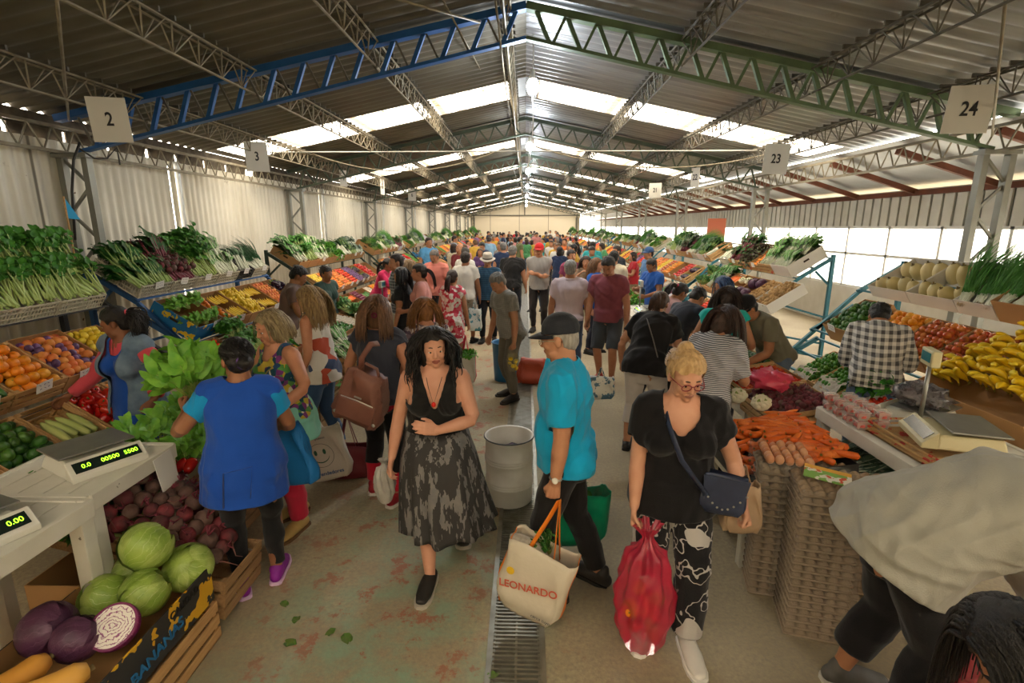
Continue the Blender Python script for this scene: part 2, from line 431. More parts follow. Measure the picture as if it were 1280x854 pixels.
t = MB(); t.box((XO, 25, 2.80), (.09, 58, .09)); tag(t.build('trim_5', M_rust), kind='structure')
M_pan = mat('off_white_cladding', '#c7c5ba', .55, .1, noise=.4, nscale=3, col2='#a9a698')
M_white = mat('white_window_frame', '#dcdcd6', .5, noise=.2, nscale=4)
m = MB(); y = -2.8; i = 0
m.quad((XO+.03,-3,2.2), (XO+.03,YEND,2.2), (XO+.03,YEND,2.87), (XO+.03,-3,2.87))
while y < 48:
    m.box((XO-.01, y, 2.47), (.035, .20, .56)); y += .26
tag(m.build('wall_right', M_pan), kind='structure')
m = MB(); m.box((XO, 25, .45), (.12, 58, .9)); tag(m.build('wall_right', mat('whitewashed_sill_wall', '#d2d0c8', .8, noise=.5, nscale=3, col2='#b4b0a4')), kind='structure')
m = MB()
for z in (.92, 1.62, 2.18): m.box((XO, 25, z), (.06, 58, .05))
y = -2.5
while y < YEND: m.box((XO, y, 1.55), (.06, .055, 1.3)); y += 1.3
tag(m.build('trim_6', M_white), kind='structure')
def mk_glass():
    m = bpy.data.materials.new('thin_milky_glazing'); m.use_nodes = True; nt = m.node_tree; N = nt.nodes; L = nt.links
    N.remove(N['Principled BSDF']); tr = N.new('ShaderNodeBsdfTransparent'); tr.inputs[0].default_value = (.9,.93,.95,1)
    tl = N.new('ShaderNodeBsdfTranslucent'); tl.inputs[0].default_value = (.85,.87,.9,1)
    mx = N.new('ShaderNodeMixShader'); mx.inputs[0].default_value = .5; L.new(tr.outputs[0], mx.inputs[1]); L.new(tl.outputs[0], mx.inputs[2]); L.new(mx.outputs[0], N['Material Output'].inputs[0]); return m
M_glaz = mk_glass()
m = MB(); m.quad((XO+.01,-3,.9), (XO+.01,YEND,.9), (XO+.01,YEND,2.2), (XO+.01,-3,2.2)); tag(m.build('window_60', M_glaz), kind='structure')
for k in range(5):
    ld = bpy.data.lights.new('window_portal', 'AREA'); ld.shape = 'RECTANGLE'; ld.size = 1.35; ld.size_y = 11.4; ld.cycles.is_portal = True
    lo = bpy.data.objects.new('window_portal', ld); link(lo); lo.location = (XO+.12, -3+5.75+11.5*k, 1.55); lo.rotation_euler = (0, R(90), 0)
# pale building across the yard
m = MB(); m.box((13.5, 25, 1.6), (.2, 70, 3.2), mi=0)
y = -8
while y < 55:
    m.box((13.36, y, 1.5), (.06, .08, 3.0), mi=1); y += 1.1
for z in (.9, 1.7, 2.5): m.box((13.36, 25, z), (.06, 70, .06), mi=1)
tag(m.build('exterior_building', mats=[mat('pale_facade', '#e6ebef', .8), mat('facade_frame', '#b9c3cb', .6)]), kind='structure')

# ---- lamps along the ridge
M_bulb = mat('lit_lamp_glass', '#ffffff', .3, emit='#eaf3ff', estr=40)
M_wire = mat('white_cable', '#d8d8d2', .5); M_dark = mat('dark_cable', '#35322e', .6)
M_cer = mat('lamp_collar', '#e4e2da', .5)
lamp_y = []
for k, (py) in enumerate([108, 183, 214, 233, 245, 252, 257]):
    # lamp height 3.98 m over the floor
    p = onz(662, py, 3.98); lamp_y.append(p.y)
lamp0 = None
for k, y in enumerate(lamp_y):
    o = empty('pendant_lamp', (.09, y, 3.98), label='%s lit white bulb hanging from the roof ridge' % (('%s' % nth(k)) ), cat='lamp', group='bulbs along the ridge')
    b = MB(); b.lathe([(.001,-.10), (.05,-.09), (.075,-.05), (.08,0), (.07,.05), (.045,.09)], 14); b.build('bulb', M_bulb, o, True)
    b = MB(); b.lathe([(.05,.085), (.05,.12), (.03,.13), (.03,.2), (.001,.2)], 12); b.build('socket', M_cer, o, True)
    b = MB(); b.tube([(0,0,.2), (.01,0,.4), (0,0,.62)], .008, 5); b.build('cable', M_wire, o)
    ld = bpy.data.lights.new('bulb_light', 'POINT'); ld.energy = 60; ld.shadow_soft_size = .09; ld.color = (.85,.93,1)
    lo = bpy.data.objects.new('bulb_light', ld); link(lo); lo.location = (.09, y, 3.82)
# cable swagging from lamp to lamp, ties across the hall
c = MB(); pts = []
for k in range(len(lamp_y)-1):
    a, b_ = lamp_y[k], lamp_y[k+1]
    for i in range(8): 
        t = i/8; pts.append((.09+.02*math.sin(9*t+k), a+.05+(b_-a)*t, 3.86-(.35*math.sin(PI*min(1,t*1.2)) if k == 0 else .12*math.sin(PI*t))))
c.tube(pts, .008, 5); tag(c.build('lamp_cable', M_wire), 'white cable sagging from bulb to bulb under the ridge', 'cable')
def wire(pts, r, m, label, name='cable', cat='cable', group=None):
    c = MB(); c.tube(pts, r, 6); return tag(c.build(name, m, smooth=True), label, cat, group)
def sag(a, b, s, n=14):
    a, b = Vector(a), Vector(b); return [a.lerp(b, i/n)-Vector((0,0,s*4*(i/n)*(1-i/n))) for i in range(n+1)]
wire([(-5.4, Y0+4.2, 3.62), (5.4, Y0+4.2, 3.62)], .012, M_pipe, 'straight tie rod crossing the hall in front of the second truss', 'tie_rod', 'rod')
wire(sag((-4.6, Y0+4.6, 3.75), (-.4, Y0+4.6, 3.75), .45), .012, M_rod, 'sagging brown cable below the left roof slope')
wire(sag((.2, Y0+4.5, 3.75), (5.0, Y0+4.4, 3.65), .36), .012, M_rod, 'sagging brown cable below the right roof slope')
for (a, b, l) in (((575,20,5.0),(700,520,0),''),):
    pass
wire([ony(548,-10,4.6), ony(612,108,10.5), ony(648,232,28)], .009, M_rod, 'long thin rope running down the hall left of the ridge')
wire([ony(618,-10,4.6), ony(632,108,8.6), ony(645,190,19)], .011, M_rod, 'thin pale rope running beside the ridge lattice')
wire([ony(70,-10,3.6), ony(86,150,6.0)], .012, M_rod, 'brown cord dropping down to the left end of the blue truss')
wire([ony(1258,-10,3.9), ony(1240,170,6.0)], .012, M_rod, 'brown cord dropping down to the right end of the green truss')
wire([ony(470,-8,4.6), ony(600,28,5.6)], .012, M_rod, 'brown cord slung under the roof above the blue truss')
wire([ony(100,178,6.1), ony(92,200,6.05), ony(90,240,6.0), ony(94,300,6.0)], .014, M_dark, 'black cable running down beside the front left column')
wire([ony(98,185,6.1), ony(118,198,6.2), ony(134,198,6.3), ony(146,184,6.4), ony(150,206,6.4)], .01, M_dark, 'black cable loop hanging from the left eave')

# ---- number signs
M_sign = mat('white_sign_board', '#d9d5ca', .6, noise=.15, nscale=3)
M_ink = mat('black_lettering', '#23211f', .6)
def text_mesh(s, size, m, parent, loc, rot, name='lettering', ext=.002, align='CENTER', bold=True, sx=1):
    cu = bpy.data.curves.new(name, 'FONT'); cu.body = s; cu.size = size; cu.align_x = align; cu.align_y = 'CENTER'; cu.extrude = ext
    if bold: cu.offset = size*.018
    o = bpy.data.objects.new(name, cu); me = bpy.data.meshes.new_from_object(o); bpy.data.objects.remove(o)
    me.materials.append(m); t = bpy.data.objects.new(name, me); link(t, parent); t.location = loc; t.rotation_euler = rot; t.scale.x = sx; return t
def sign(px, py, y, txt, w, h, rz, extra='', lean=0):
    p = ony(px, py, y)
    o = empty('number_sign', p, rot=(0, R(lean), R(rz)), label='white hanging board numbered %s' % txt+extra, cat='sign', group='numbered boards hanging from the trusses')
    b = MB(); b.box((0,0,0), (w, .012, h)); b.build('board', M_sign, o)
    text_mesh(txt, h*.42, M_ink, o, (0, -.0085, 0), (R(90), 0, 0), 'numeral', sx=.74)
    c = MB(); c.tube([(0,0,h/2-.03), (0,0,h/2+.08)], .005, 5); c.build('hook', M_dark, o)
sign(137, 150, 5.5, '2', .33, .43, 30, ' at the left end of the blue truss', lean=-3)
sign(1211, 137, 5.5, '24', .36, .44, -28, ' at the right end of the green truss', lean=4)
sign(321, 196, 8.7, '3', .34, .46, 35, ' above the second left stall', lean=-2)
sign(970, 199, 8.7, '23', .36, .46, -20, ' above the second right stall', lean=3)
sign(429, 223, 13.0, '4', .2, .38, 55, ' above the left stalls'); sign(478, 233, 16.5, '5', .2, .5, 70, ' above the left stalls')
sign(515, 244, 20, '6', .3, .42, 30, ' above the left stalls')
sign(819, 238, 16, '21', .36, .42, -25, ' above the right stalls'); sign(869, 222, 12.2, '22', .22, .42, -55, ' above the right stalls')
# ================================================================ PEOPLE
# joints are laid out in a local frame: facing -Y, +X is the person's left, feet on z = 0
def V(*a): return Vector(a)
def frame(d, up):
    d = d.normalized(); x = d.cross(up)
    if x.length < 1e-5: x = d.orthogonal()
    x.normalize(); return x, x.cross(d)
def tube_np(pts, ra, rb=None, side=None, n=14, capk=3):
    """closed loft along pts; ra/rb half-widths along side / across; round caps"""
    pts = [Vector(p) for p in pts]; rb = rb or ra; N = len(pts); side = side or V(1, 0, 0)
    vs = []; 
    dirs = [(pts[min(i+1, N-1)]-pts[max(i-1, 0)]).normalized() for i in range(N)]
    rings = []
    def ring(c, d, a, b):
        x = side-d*side.dot(d)
        if x.length < 1e-3: x = d.orthogonal()
        x.normalize(); y = d.cross(x); i0 = len(vs)
        for k in range(n):
            t = 2*PI*k/n; vs.append(c+x*(math.cos(t)*a)+y*(math.sin(t)*b))
        rings.append(i0)
    rc = min(ra[0], rb[0])
    for k in range(capk, 0, -1):
        t = PI/2*k/(capk+.3); ring(pts[0]-dirs[0]*rc*math.sin(t), dirs[0], ra[0]*math.cos(t), rb[0]*math.cos(t))
    for i in range(N): ring(pts[i], dirs[i], ra[i], rb[i])
    rc = min(ra[-1], rb[-1])
    for k in range(1, capk+1):
        t = PI/2*k/(capk+.3); ring(pts[-1]+dirs[-1]*rc*math.sin(t), dirs[-1], ra[-1]*math.cos(t), rb[-1]*math.cos(t))
    fs = []
    for a, b in zip(rings, rings[1:]):
        fs += [(a+k, a+(k+1) % n, b+(k+1) % n, b+k) for k in range(n)]
    fs.append(tuple(rings[0]+k for k in range(n))[::-1]); fs.append(tuple(rings[-1]+k for k in range(n)))
    return vs, fs
def sphere_np(c, r, M=None, n=14):
    b = MB(); b.ell(c, r if not isinstance(r, (int, float)) else (r, r, r), n, M)
    # weld poles
    return b.v, b.f
WS = bpy.data.scenes.new('workbench')
def remesh(prims, voxel, smooth=4, fac=.5, name='tmp'):
    me = bpy.data.meshes.new(name); v = []; f = []
    for (vs, fs) in prims:
        n = len(v); v += [tuple(p) for p in vs]; f += [tuple(i+n for i in q) for q in fs]
    me.from_pydata(v, [], f); me.update()
    o = bpy.data.objects.new(name, me); WS.collection.objects.link(o)
    m = o.modifiers.new('r', 'REMESH'); m.mode = 'VOXEL'; m.voxel_size = voxel; m.use_smooth_shade = True
    if smooth:
        m = o.modifiers.new('s', 'SMOOTH'); m.factor = fac; m.iterations = smooth
    vl = WS.view_layers[0]; vl.update(); dg = vl.depsgraph; ev = o.evaluated_get(dg)
    out = bpy.data.meshes.new_from_object(ev, depsgraph=dg)
    bpy.data.objects.remove(o); bpy.data.meshes.remove(me)
    return out
def me_np(me):
    a = np.empty(len(me.vertices)*3, 'f'); me.vertices.foreach_get('co', a); return a.reshape(-1, 3)
def me_nrm(me):
    a = np.empty(len(me.vertices)*3, 'f'); me.vertices.foreach_get('normal', a); return a.reshape(-1, 3)
def me_set(me, a): me.vertices.foreach_set('co', a.astype('f').ravel()); me.update()
def wrinkle(me, amp, seed=0, sc=1.0, vert=.45, mask=None):
    """soft cloth folds: sums of warped sines along the normals"""
    p = me_np(me); n = me_nrm(me); r = np.random.RandomState(seed); h = np.zeros(len(p))
    for k in range(9):
        d = r.normal(size=3); d[2] *= vert; d /= np.linalg.norm(d); f = r.uniform(18, 60)*sc; e = r.normal(size=3); w = r.uniform(6, 16)*sc
        g = np.sin(p@d*f+1.9*np.sin(p@e*w+k)+r.uniform(0, 6)); m = .5+.5*np.sin(p@e*(w*.6)+2*k); h += ((1-np.abs(g))*2-.8)*m*1.5/(1+.25*k) if k % 2 else g*m*1.3/(1+.25*k)
    if mask is not None: h = h*mask(p)
    me_set(me, p+n*(h*amp/2.2)[:, None])
def cutmesh(me, keep):
    """delete the faces whose vertices fail keep (bool per vertex)"""
    import bmesh
    bm = bmesh.new(); bm.from_mesh(me); bm.verts.ensure_lookup_table()
    bmesh.ops.delete(bm, geom=[v for v in bm.verts if not keep[v.index]], context='VERTS')
    for it in range(8):
        mv = []
        for v in bm.verts:
            if v.is_boundary:
                nb = [e.other_vert(v).co for e in v.link_edges if e.is_boundary]
                if len(nb) == 2: mv.append((v, v.co*.4+(nb[0]+nb[1])*.3))
        for v, c in mv: v.co = c
    bm.to_mesh(me); bm.free(); me.update(); return me
def skinmat(tone): 
    return mat('skin_'+tone, '#'+tone, .5, noise=.35, nscale=14, col2='#%02x%02x%02x' % tuple(int(int(tone[i:i+2], 16)*k) for i, k in ((0, .90), (2, .80), (4, .76))), spec=.35, bump=.08, bscale=200)
def fabric(col, pattern=None, key='', rough=.85, col2=None, noise=.25, nscale=6, bump=.25, bscale=180):
    return mat('cloth_%s%s' % (col.strip('#'), key), col, rough, noise=noise, nscale=nscale, col2=col2, bump=bump, bscale=bscale, pattern=pattern, spec=.2, sheen=.15)
def p_stripe(c1, c2, f, axis=2, duty=.5):
    def fn(nt, v, base, c):
        s = nsep(nt, v)[axis]; w = nmath(nt, 'FRACT', nmath(nt, 'MULTIPLY', s, f))
        return nmix(nt, nmath(nt, 'GREATER_THAN', w, duty), srgb(c1), srgb(c2))
    return fn
def p_check(c1, c2, f, plaid=False):
    def fn(nt, v, base, c):
        s = nsep(nt, v); ang = nmath(nt, 'ADD', s[0], s[1])
        a = nmath(nt, 'GREATER_THAN', nmath(nt, 'FRACT', nmath(nt, 'MULTIPLY', s[0], f)), .5)
        b = nmath(nt, 'GREATER_THAN', nmath(nt, 'FRACT', nmath(nt, 'MULTIPLY', s[2], f)), .5)
        t = nmath(nt, 'MULTIPLY', nmath(nt, 'ADD', a, b), .5)
        if not plaid: t = nmath(nt, 'ADD', nmath(nt, 'MULTIPLY', t, .9), 0)
        return nmix(nt, t, srgb(c1), srgb(c2))
    return fn
def p_blobs(cols, scale, base=None):
    """printed flowers / patches: voronoi cells in a few colours"""
    def fn(nt, v, base_, c):
        N = nt.nodes; vo = N.new('ShaderNodeTexVoronoi'); vo.inputs['Scale'].default_value = scale; nt.links.new(v, vo.inputs['Vector'])
        cr = N.new('ShaderNodeValToRGB'); cr.color_ramp.interpolation = 'CONSTANT'; e = cr.color_ramp.elements
        while len(e) < len(cols): e.new(.5)
        for i, k in enumerate(cols): e[i].position = i/len(cols); e[i].color = (*srgb(k), 1)
        sp = N.new('ShaderNodeSeparateColor'); nt.links.new(vo.outputs['Color'], sp.inputs[0]); nt.links.new(sp.outputs[0], cr.inputs[0])
        return cr.outputs[0]
    return fn
def p_vine(bg, fg, scale, th=.06):
    def fn(nt, v, base_, c):
        n = nnoise(nt, v, scale, 2, .5); r = nmath(nt, 'ABSOLUTE', nmath(nt, 'SUBTRACT', n, .5)); k = nmath(nt, 'LESS_THAN', r, th*.35)
        n2 = nnoise(nt, v, scale*.55, 1, .4); k2 = nmath(nt, 'GREATER_THAN', n2, .62)
        return nmix(nt, nmath(nt, 'MAXIMUM', k, k2), srgb(bg), srgb(fg))
    return fn
M_eye = None
class Body:
    """joints + primitives of one figure, from a spec dict"""
    def __init__(B, **k):
        B.k = k; h = B.h = k.get('h', 1.65); s = B.s = h/1.65; w = B.w = k.get('w', 1.0); g = B.g = k.get('sex', 'f')
        lean = R(k.get('lean', 3)); bend = R(k.get('bend', 0)); B.belly = k.get('belly', 0); bust = k.get('bust', 1 if g == 'f' else 0)
        crouch = k.get('drop', 0); tw = R(k.get('twist', 0)); sl = R(k.get('sidelean', 0))
        B.pel = V(k.get('px', 0), k.get('py', 0), .875*s-crouch)
        zs = [-.08, 0, .08, .17, .27, .36, .44, .495, .535, .58, .63]
        if g == 'f': A = [.125, .172, .168, .140, .145, .152, .150, .115, .062, .052, .050]; D = [.09, .122, .115, .100, .105, .112, .098, .078, .060, .053, .052]
        else: A = [.115, .158, .158, .150, .158, .172, .172, .130, .068, .060, .058]; D = [.09, .112, .110, .105, .112, .122, .108, .085, .066, .060, .060]
        B.zs = zs
        # spine curve
        def ang(z): return lean*(.6 if z < .05 else 1)+bend*max(0, min(1, (z-.0)/.5))
        p = B.pel.copy(); B.sp = []; B.spd = []; zc = 0
        def at(z):
            # integrate from 0 to z
            q = B.pel.copy(); n = 12; dz = z*s/n
            for i in range(n):
                a = ang((i+.5)/n*z); q = q+V(math.sin(sl)*1.0, -math.sin(a), math.cos(a)*math.cos(sl))*dz
            a = ang(z); return q, V(math.sin(sl), -math.sin(a), math.cos(a)*math.cos(sl)).normalized()
        B.at = at
        for z in zs: q, d = at(z); B.sp.append(q); B.spd.append(d)
        wt = [w]*7+[w*.6+.4, w*.35+.65, w*.35+.65, w*.35+.65]
        B.A = [a*s*t for a, t in zip(A, wt)]; B.D = [d*s*t for d, t in zip(D, wt)]
        def sidev(z):
            t = tw*max(0, min(1, z/.4)); return V(math.cos(t), math.sin(t), 0)
        B.sidev = sidev
        q, d = at(.465); sv = sidev(.465); sv = (sv-d*sv.dot(d)).normalized(); B.up_ch = d; B.sv = sv
        sh = (.146 if g == 'f' else .163)*s*(.5+.5*w)
        B.fw_ch = -(d.cross(sv)) if (d.cross(sv)).y > 0 else d.cross(sv)
        B.S = {'L': q+sv*sh, 'R': q-sv*sh}
        r = s*(.45+.55*w)
        B.ar = [.054*r, .046*r, .040*r, .037*r, .038*r, .026*s]
        if g == 'm': B.ar = [x*1.12 for x in B.ar]
        B.U, B.F = .172*h*1.0, .150*h
        B.E = {}; B.Wr = {}; B.hd = {}
        for sd in 'LR':
            sg = 1 if sd == 'L' else -1; S = B.S[sd]
            t = k.get('hand'+sd)          # wrist target, metres: (out, forward, z)
            if t is None: T = V(S.x+sg*.08*s*w, S.y-.05, S.z-(B.U+B.F)*.97)
            else: T = V(sg*t[0], -t[1], t[2])
            v = T-S; L = v.length; mx = (B.U+B.F)*.995
            if L > mx: T = S+v*(mx/L); v = T-S; L = mx
            if L < .1: L = .1
            a = math.acos(max(-1, min(1, (B.U**2+L*L-B.F**2)/(2*B.U*L)))); 
            pole = k.get('pole'+sd); pole = V(sg*pole[0], -pole[1], pole[2]) if pole else V(sg*.5, .8, -.3)
            vd = v.normalized(); pl = (pole-vd*pole.dot(vd)); pl = pl.normalized() if pl.length > 1e-4 else vd.orthogonal()
            B.E[sd] = S+vd*(math.cos(a)*B.U)+pl*(math.sin(a)*B.U); B.Wr[sd] = T
            B.hd[sd] = (T-B.E[sd]).normalized()
            hv = k.get('hdir'+sd)
            if hv: B.hd[sd] = V(sg*hv[0], -hv[1], hv[2]).normalized()
        # legs
        B.H = {}; B.K = {}; B.An = {}; B.T, B.C = .245*h, .245*h-.01; B.fdir = {}
        for sd in 'LR':
            sg = 1 if sd == 'L' else -1
            Hj = B.pel+V(sg*.088*s*(.5+.5*w), 0, -.02*s); f = k.get('foot'+sd, (.10, 0)); fz = f[2] if len(f) > 2 else 0
            A_ = V(sg*f[0], -f[1], .085*s+fz); v = A_-Hj; L = v.length; mx = (B.T+B.C)*.998
            if L > mx: L = mx; 
            a = math.acos(max(-1, min(1, (B.T**2+L*L-B.C**2)/(2*B.T*L)))); vd = v.normalized()
            kp = k.get('knee'+sd); pole = V(sg*kp[0], -kp[1], kp[2]) if kp else V(sg*.15, -1, 0)
            pl = (pole-vd*pole.dot(vd)).normalized()
            B.H[sd] = Hj; B.K[sd] = Hj+vd*(math.cos(a)*B.T)+pl*(math.sin(a)*B.T); B.An[sd] = A_
            B.fdir[sd] = R(k.get('toe'+sd, 12))*sg
        B.lr = [x*s*(.35+.65*w) for x in (.088, .076, .062)]+[x*s*(.5+.5*w) for x in (.052, .054, .046)]+[.035*s]
        if g == 'm': B.lr = [x*.97 for x in B.lr]
        # head
        q, d = B.at(.60); hy, hp, hr = R(k.get('yaw', 0)), R(k.get('pitch', 0)), R(k.get('roll', 0))
        B.hs = .226/.245*h/1.65*k.get('headscale', 1.0)
        base = Matrix.Rotation((lean+bend)*.55, 3, 'X')
        Mh = Matrix.Rotation(hy, 3, 'Z') @ base @ Matrix.Rotation(hp, 3, 'X') @ Matrix.Rotation(hr, 3, 'Y')
        B.Mh = Mh; nk, nd = B.at(.555); B.hc = nk+ (nd*.55+Mh@V(0,0,1)*.45).normalized()*.100*B.s+Mh@V(0, -.020*s, .012*s); B.nk = nk
    def hp(B, x, y, z): return B.hc+B.Mh@V(x*B.hs, y*B.hs, z*B.hs)
    # ---- primitives (each returns list of (verts, faces)), inflated by e
    def torso(B, e=0, z0=-.08, z1=.63, eb=None, flare=0, belly=True):
        P, A, D = [], [], []
        nn = max(3, int((z1-z0)/.03)); zz = [z0+(z1-z0)*i/nn for i in range(nn+1)]
        for z in zz:
            q, d = B.at(z); k3 = [z-.035, z-.018, z, z+.018, z+.035]; a = float(np.mean(np.interp(k3, B.zs, B.A))); b = float(np.mean(np.interp(k3, B.zs, B.D))); x = flare*max(0, (.25-z)/.3)
            P.append(q); A.append(a+e+x); D.append(b+(eb if eb is not None else e)+x)
        out = [tube_np(P, A, D, B.sidev(.2), 22, 1)]
        s = B.s
        def add(z, x, y, r, e2=e):
            q, d = B.at(z); sv = B.sidev(z); f = -(d.cross(sv)); f = -f if f.y > 0 else f
            M = Matrix((sv, -f, d)).transposed()
            out.append(sphere_np(q+sv*x*s+f*y*s, tuple(t*s+e2 for t in r), M))
        if B.belly and z0 < .15 and belly:
            add(.12, 0, .02+.045*B.belly, (.145*B.w, .095+.045*B.belly, .20), e-.002)
        if B.k.get('bust', 1 if B.g == 'f' else 0) and z1 > .36 and z0 < .3:
            u = B.k.get('bust', 1); 
            for sg in (-1, 1): add(.335, sg*.072*B.w, .055+.03*u*B.w, (.066*B.w, .06+.012*u, .068))
        if z0 < 0:
            for sg in (-1, 1): add(-.02, sg*.078*B.w, -.055*B.w, (.088*B.w, .085*B.w, .10))
        # shoulders
        if z1 >= .46:
            for sg, sd in ((1, 'L'), (-1, 'R')):
                q, d = B.at(.50); out.append(tube_np([q, B.S[sd]+B.up_ch*.012*s], [.062*s+e, .052*s+e], None, V(0, 1, 0), 12, 2))
        return out
    def arm(B, sd, e=0, t0=0, t1=2.0, ew=None):
        """t in 0..1 upper arm, 1..2 forearm"""
        S, E, W = B.S[sd], B.E[sd], B.Wr[sd]; ks = [0, .45, .9, 1.1, 1.35, 2.0]
        def P(t): return S.lerp(E, t) if t <= 1 else E.lerp(W, t-1)
        tt = sorted(set([t for t in ks if t0 < t < t1]+[t0, t1])); rr = [float(np.interp(t, ks, B.ar)) for t in tt]
        ee = [e+(ew-e)*(t-t0)/(t1-t0) if ew is not None else e for t in tt]
        return [tube_np([P(t) for t in tt], [r+x for r, x in zip(rr, ee)], None, V(0, 0, 1) if abs((E-S).normalized().z) < .8 else V(1, 0, 0), 14, 2)]
    def leg(B, sd, e=0, t0=0, t1=2.0, ew=None, taper=None):
        Hh, K, A = B.H[sd], B.K[sd], B.An[sd]; ks = [0, .4, .85, 1.05, 1.35, 1.6, 2.0]
        def P(t):
            p = Hh.lerp(K, t) if t <= 1 else K.lerp(A, t-1)
            if 1.1 < t < 1.8:
                d = (A-K).normalized(); b = V(0, 1, 0)-d*d.y; p = p+b.normalized()*.014*B.s
            return p
        tt = sorted(set([t for t in ks if t0 < t < t1]+[t0, t1])); rr = [float(np.interp(t, ks, B.lr)) for t in tt]
        ee = [e+(ew-e)*(t-t0)/(t1-t0) if ew is not None else e for t in tt]
        return [tube_np([P(t) for t in tt], [r+x for r, x in zip(rr, ee)], None, V(1, 0, 0), 16, 2)]
    def pelvis(B, e=0): return B.torso(e, -.08, .10)
    def head(B):
        o = []; h = B.hs; m = B.g == 'm'
        def E_(c, r): o.append(sphere_np(B.hp(*c), tuple(x*h for x in r), B.Mh, 16))
        E_((0, .018, .042), (.083, .098, .085)); E_((0, -.022, .0), (.073, .074, .085)); E_((0, -.028, -.045), (.062, .060, .072))
        E_((0, -.058, -.098), (.034 if m else .028, .032, .024)); 
        for g in (-1, 1):
            E_((g*.036, -.062, -.036), (.026, .026, .026)); E_((g*.030, -.078, .022), (.028, .015, .011)); E_((g*.032, -.0805, .009), (.021, .0125, .0085)); E_((g*.032, -.079, -.017), (.020, .010, .007))
            E_((g*.083, .012, -.014), (.012, .020, .031)); E_((g*.045, -.02, -.085), (.024 if m else .018, .04, .022))
            E_((g*.010, -.100, -.037), (.010, .012, .009))
        o.append(tube_np([B.hp(0, -.086, .016), B.hp(0, -.098, -.008), B.hp(0, -.107, -.032)], [.0085*h, .0095*h, .0125*h], None, B.Mh@V(1, 0, 0), 8, 2))
        E_((0, -.090, -.064), (.023, .009, .007)); E_((0, -.088, -.075), (.020, .010, .008))
        E_((0, -.082, -.070), (.030, .012, .018))
        # neck
        nr = (.054 if m else .047)*B.s*(.7+.3*B.w)
        o.append(tube_np([B.nk-B.Mh@V(0,0,.03), B.nk.lerp(B.hc, .5), B.hp(0, .022, -.03)], [nr*1.15, nr, nr], None, V(1, 0, 0), 14, 1))
        return o
    def hand(B, sd):
        o = []; s = B.s*B.k.get('handscale', 1); W = B.Wr[sd]; d = B.hd[sd].normalized(); sg = 1 if sd == 'L' else -1
        pn = B.k.get('palm'+sd); pn = V(sg*pn[0], -pn[1], pn[2]) if pn else V(-sg, -.15, 0)      # palm normal
        pn = (pn-d*pn.dot(d)); pn = pn.normalized() if pn.length > 1e-3 else d.orthogonal()
        ac = d.cross(pn)*(1 if sd == 'R' else -1)                        # towards the thumb side
        if sd == 'L': ac = -(d.cross(pn)).normalized()
        else: ac = (d.cross(pn)).normalized()
        curl = B.k.get('curl'+sd, .35); 
        ac = -ac if B.k.get('flip'+sd) else ac
        kn = []
        for i, (u, L0) in enumerate(((.030, .088), (.011, .092), (-.009, .088), (-.027, .080))):
            a = W+ac*u*.6*s; b = W+(d*L0+ac*u)*s; kn.append(b)
            o.append(tube_np([a, b], [.015*s, .0125*s], None, pn, 8, 2))
        for i, (L, r) in enumerate(((.068, .0082), (.076, .0086), (.070, .0082), (.056, .0074))):
            p = kn[i]; dd = d.copy(); pts = [p]; a = 0
            spread = ac*(.10, .02, -.06, -.14)[i]*(1-curl)
            for seg in (.45, .31, .24):
                a += R(75)*curl*(1.0 if seg > .4 else 1.1)+R(6)
                dd = (d+spread)*math.cos(a)+pn*math.sin(a); p = p+dd.normalized()*L*seg*s; pts.append(p)
            o.append(tube_np(pts, [r*s*1.06, r*s, r*s*.93, r*s*.8], None, ac, 8, 2))
        # thumb leaves the side of the palm near its base
        t0 = W+(d*.022+ac*.020)*s; t1 = t0+(d*.030+ac*.026+pn*.010)*s; t2 = t1+(d*(.030-.01*curl)+ac*.010*(1-curl)+pn*(.006+.018*curl))*s; t3 = t2+(d*.022+pn*.014*curl-ac*.006*curl)*s
        o.append(tube_np([t0, t1, t2, t3], [.015*s, .0125*s, .0105*s, .0085*s], None, pn, 8, 2))
        return o
    def grip(B, sd):
        s = B.s; d = B.hd[sd]; sg = 1 if sd == 'L' else -1
        pn = B.k.get('palm'+sd); pn = V(sg*pn[0], -pn[1], pn[2]) if pn else V(-sg, -.15, 0)
        pn = (pn-d*pn.dot(d)).normalized(); return B.Wr[sd]+(d*.095+pn*.024)*s
    def foot(B, sd):
        A = B.An[sd]; f = B.fdir[sd]; z0 = A.z-.085*B.s; pit = R(B.k.get('heel'+sd, 0)); M = Matrix.Rotation(f, 3, 'Z') @ Matrix.Rotation(-pit, 3, 'X')
        B.fM = M; s = B.s
        def P(y, z): return V(A.x, A.y, z0+.0)+M@V(0, -y*s, z*s)
        return [tube_np([P(-.035, .035), P(.03, .045), P(.10, .035), P(.155, .022), P(.185, .018)], [.028*s, .036*s, .042*s, .038*s, .026*s], [.030*s, .042*s, .030*s, .018*s, .013*s], M@V(1, 0, 0), 12, 2),
                tube_np([A+V(0, 0, .03), P(0, .04)], [.036*s, .034*s], None, V(1, 0, 0), 12, 2)]
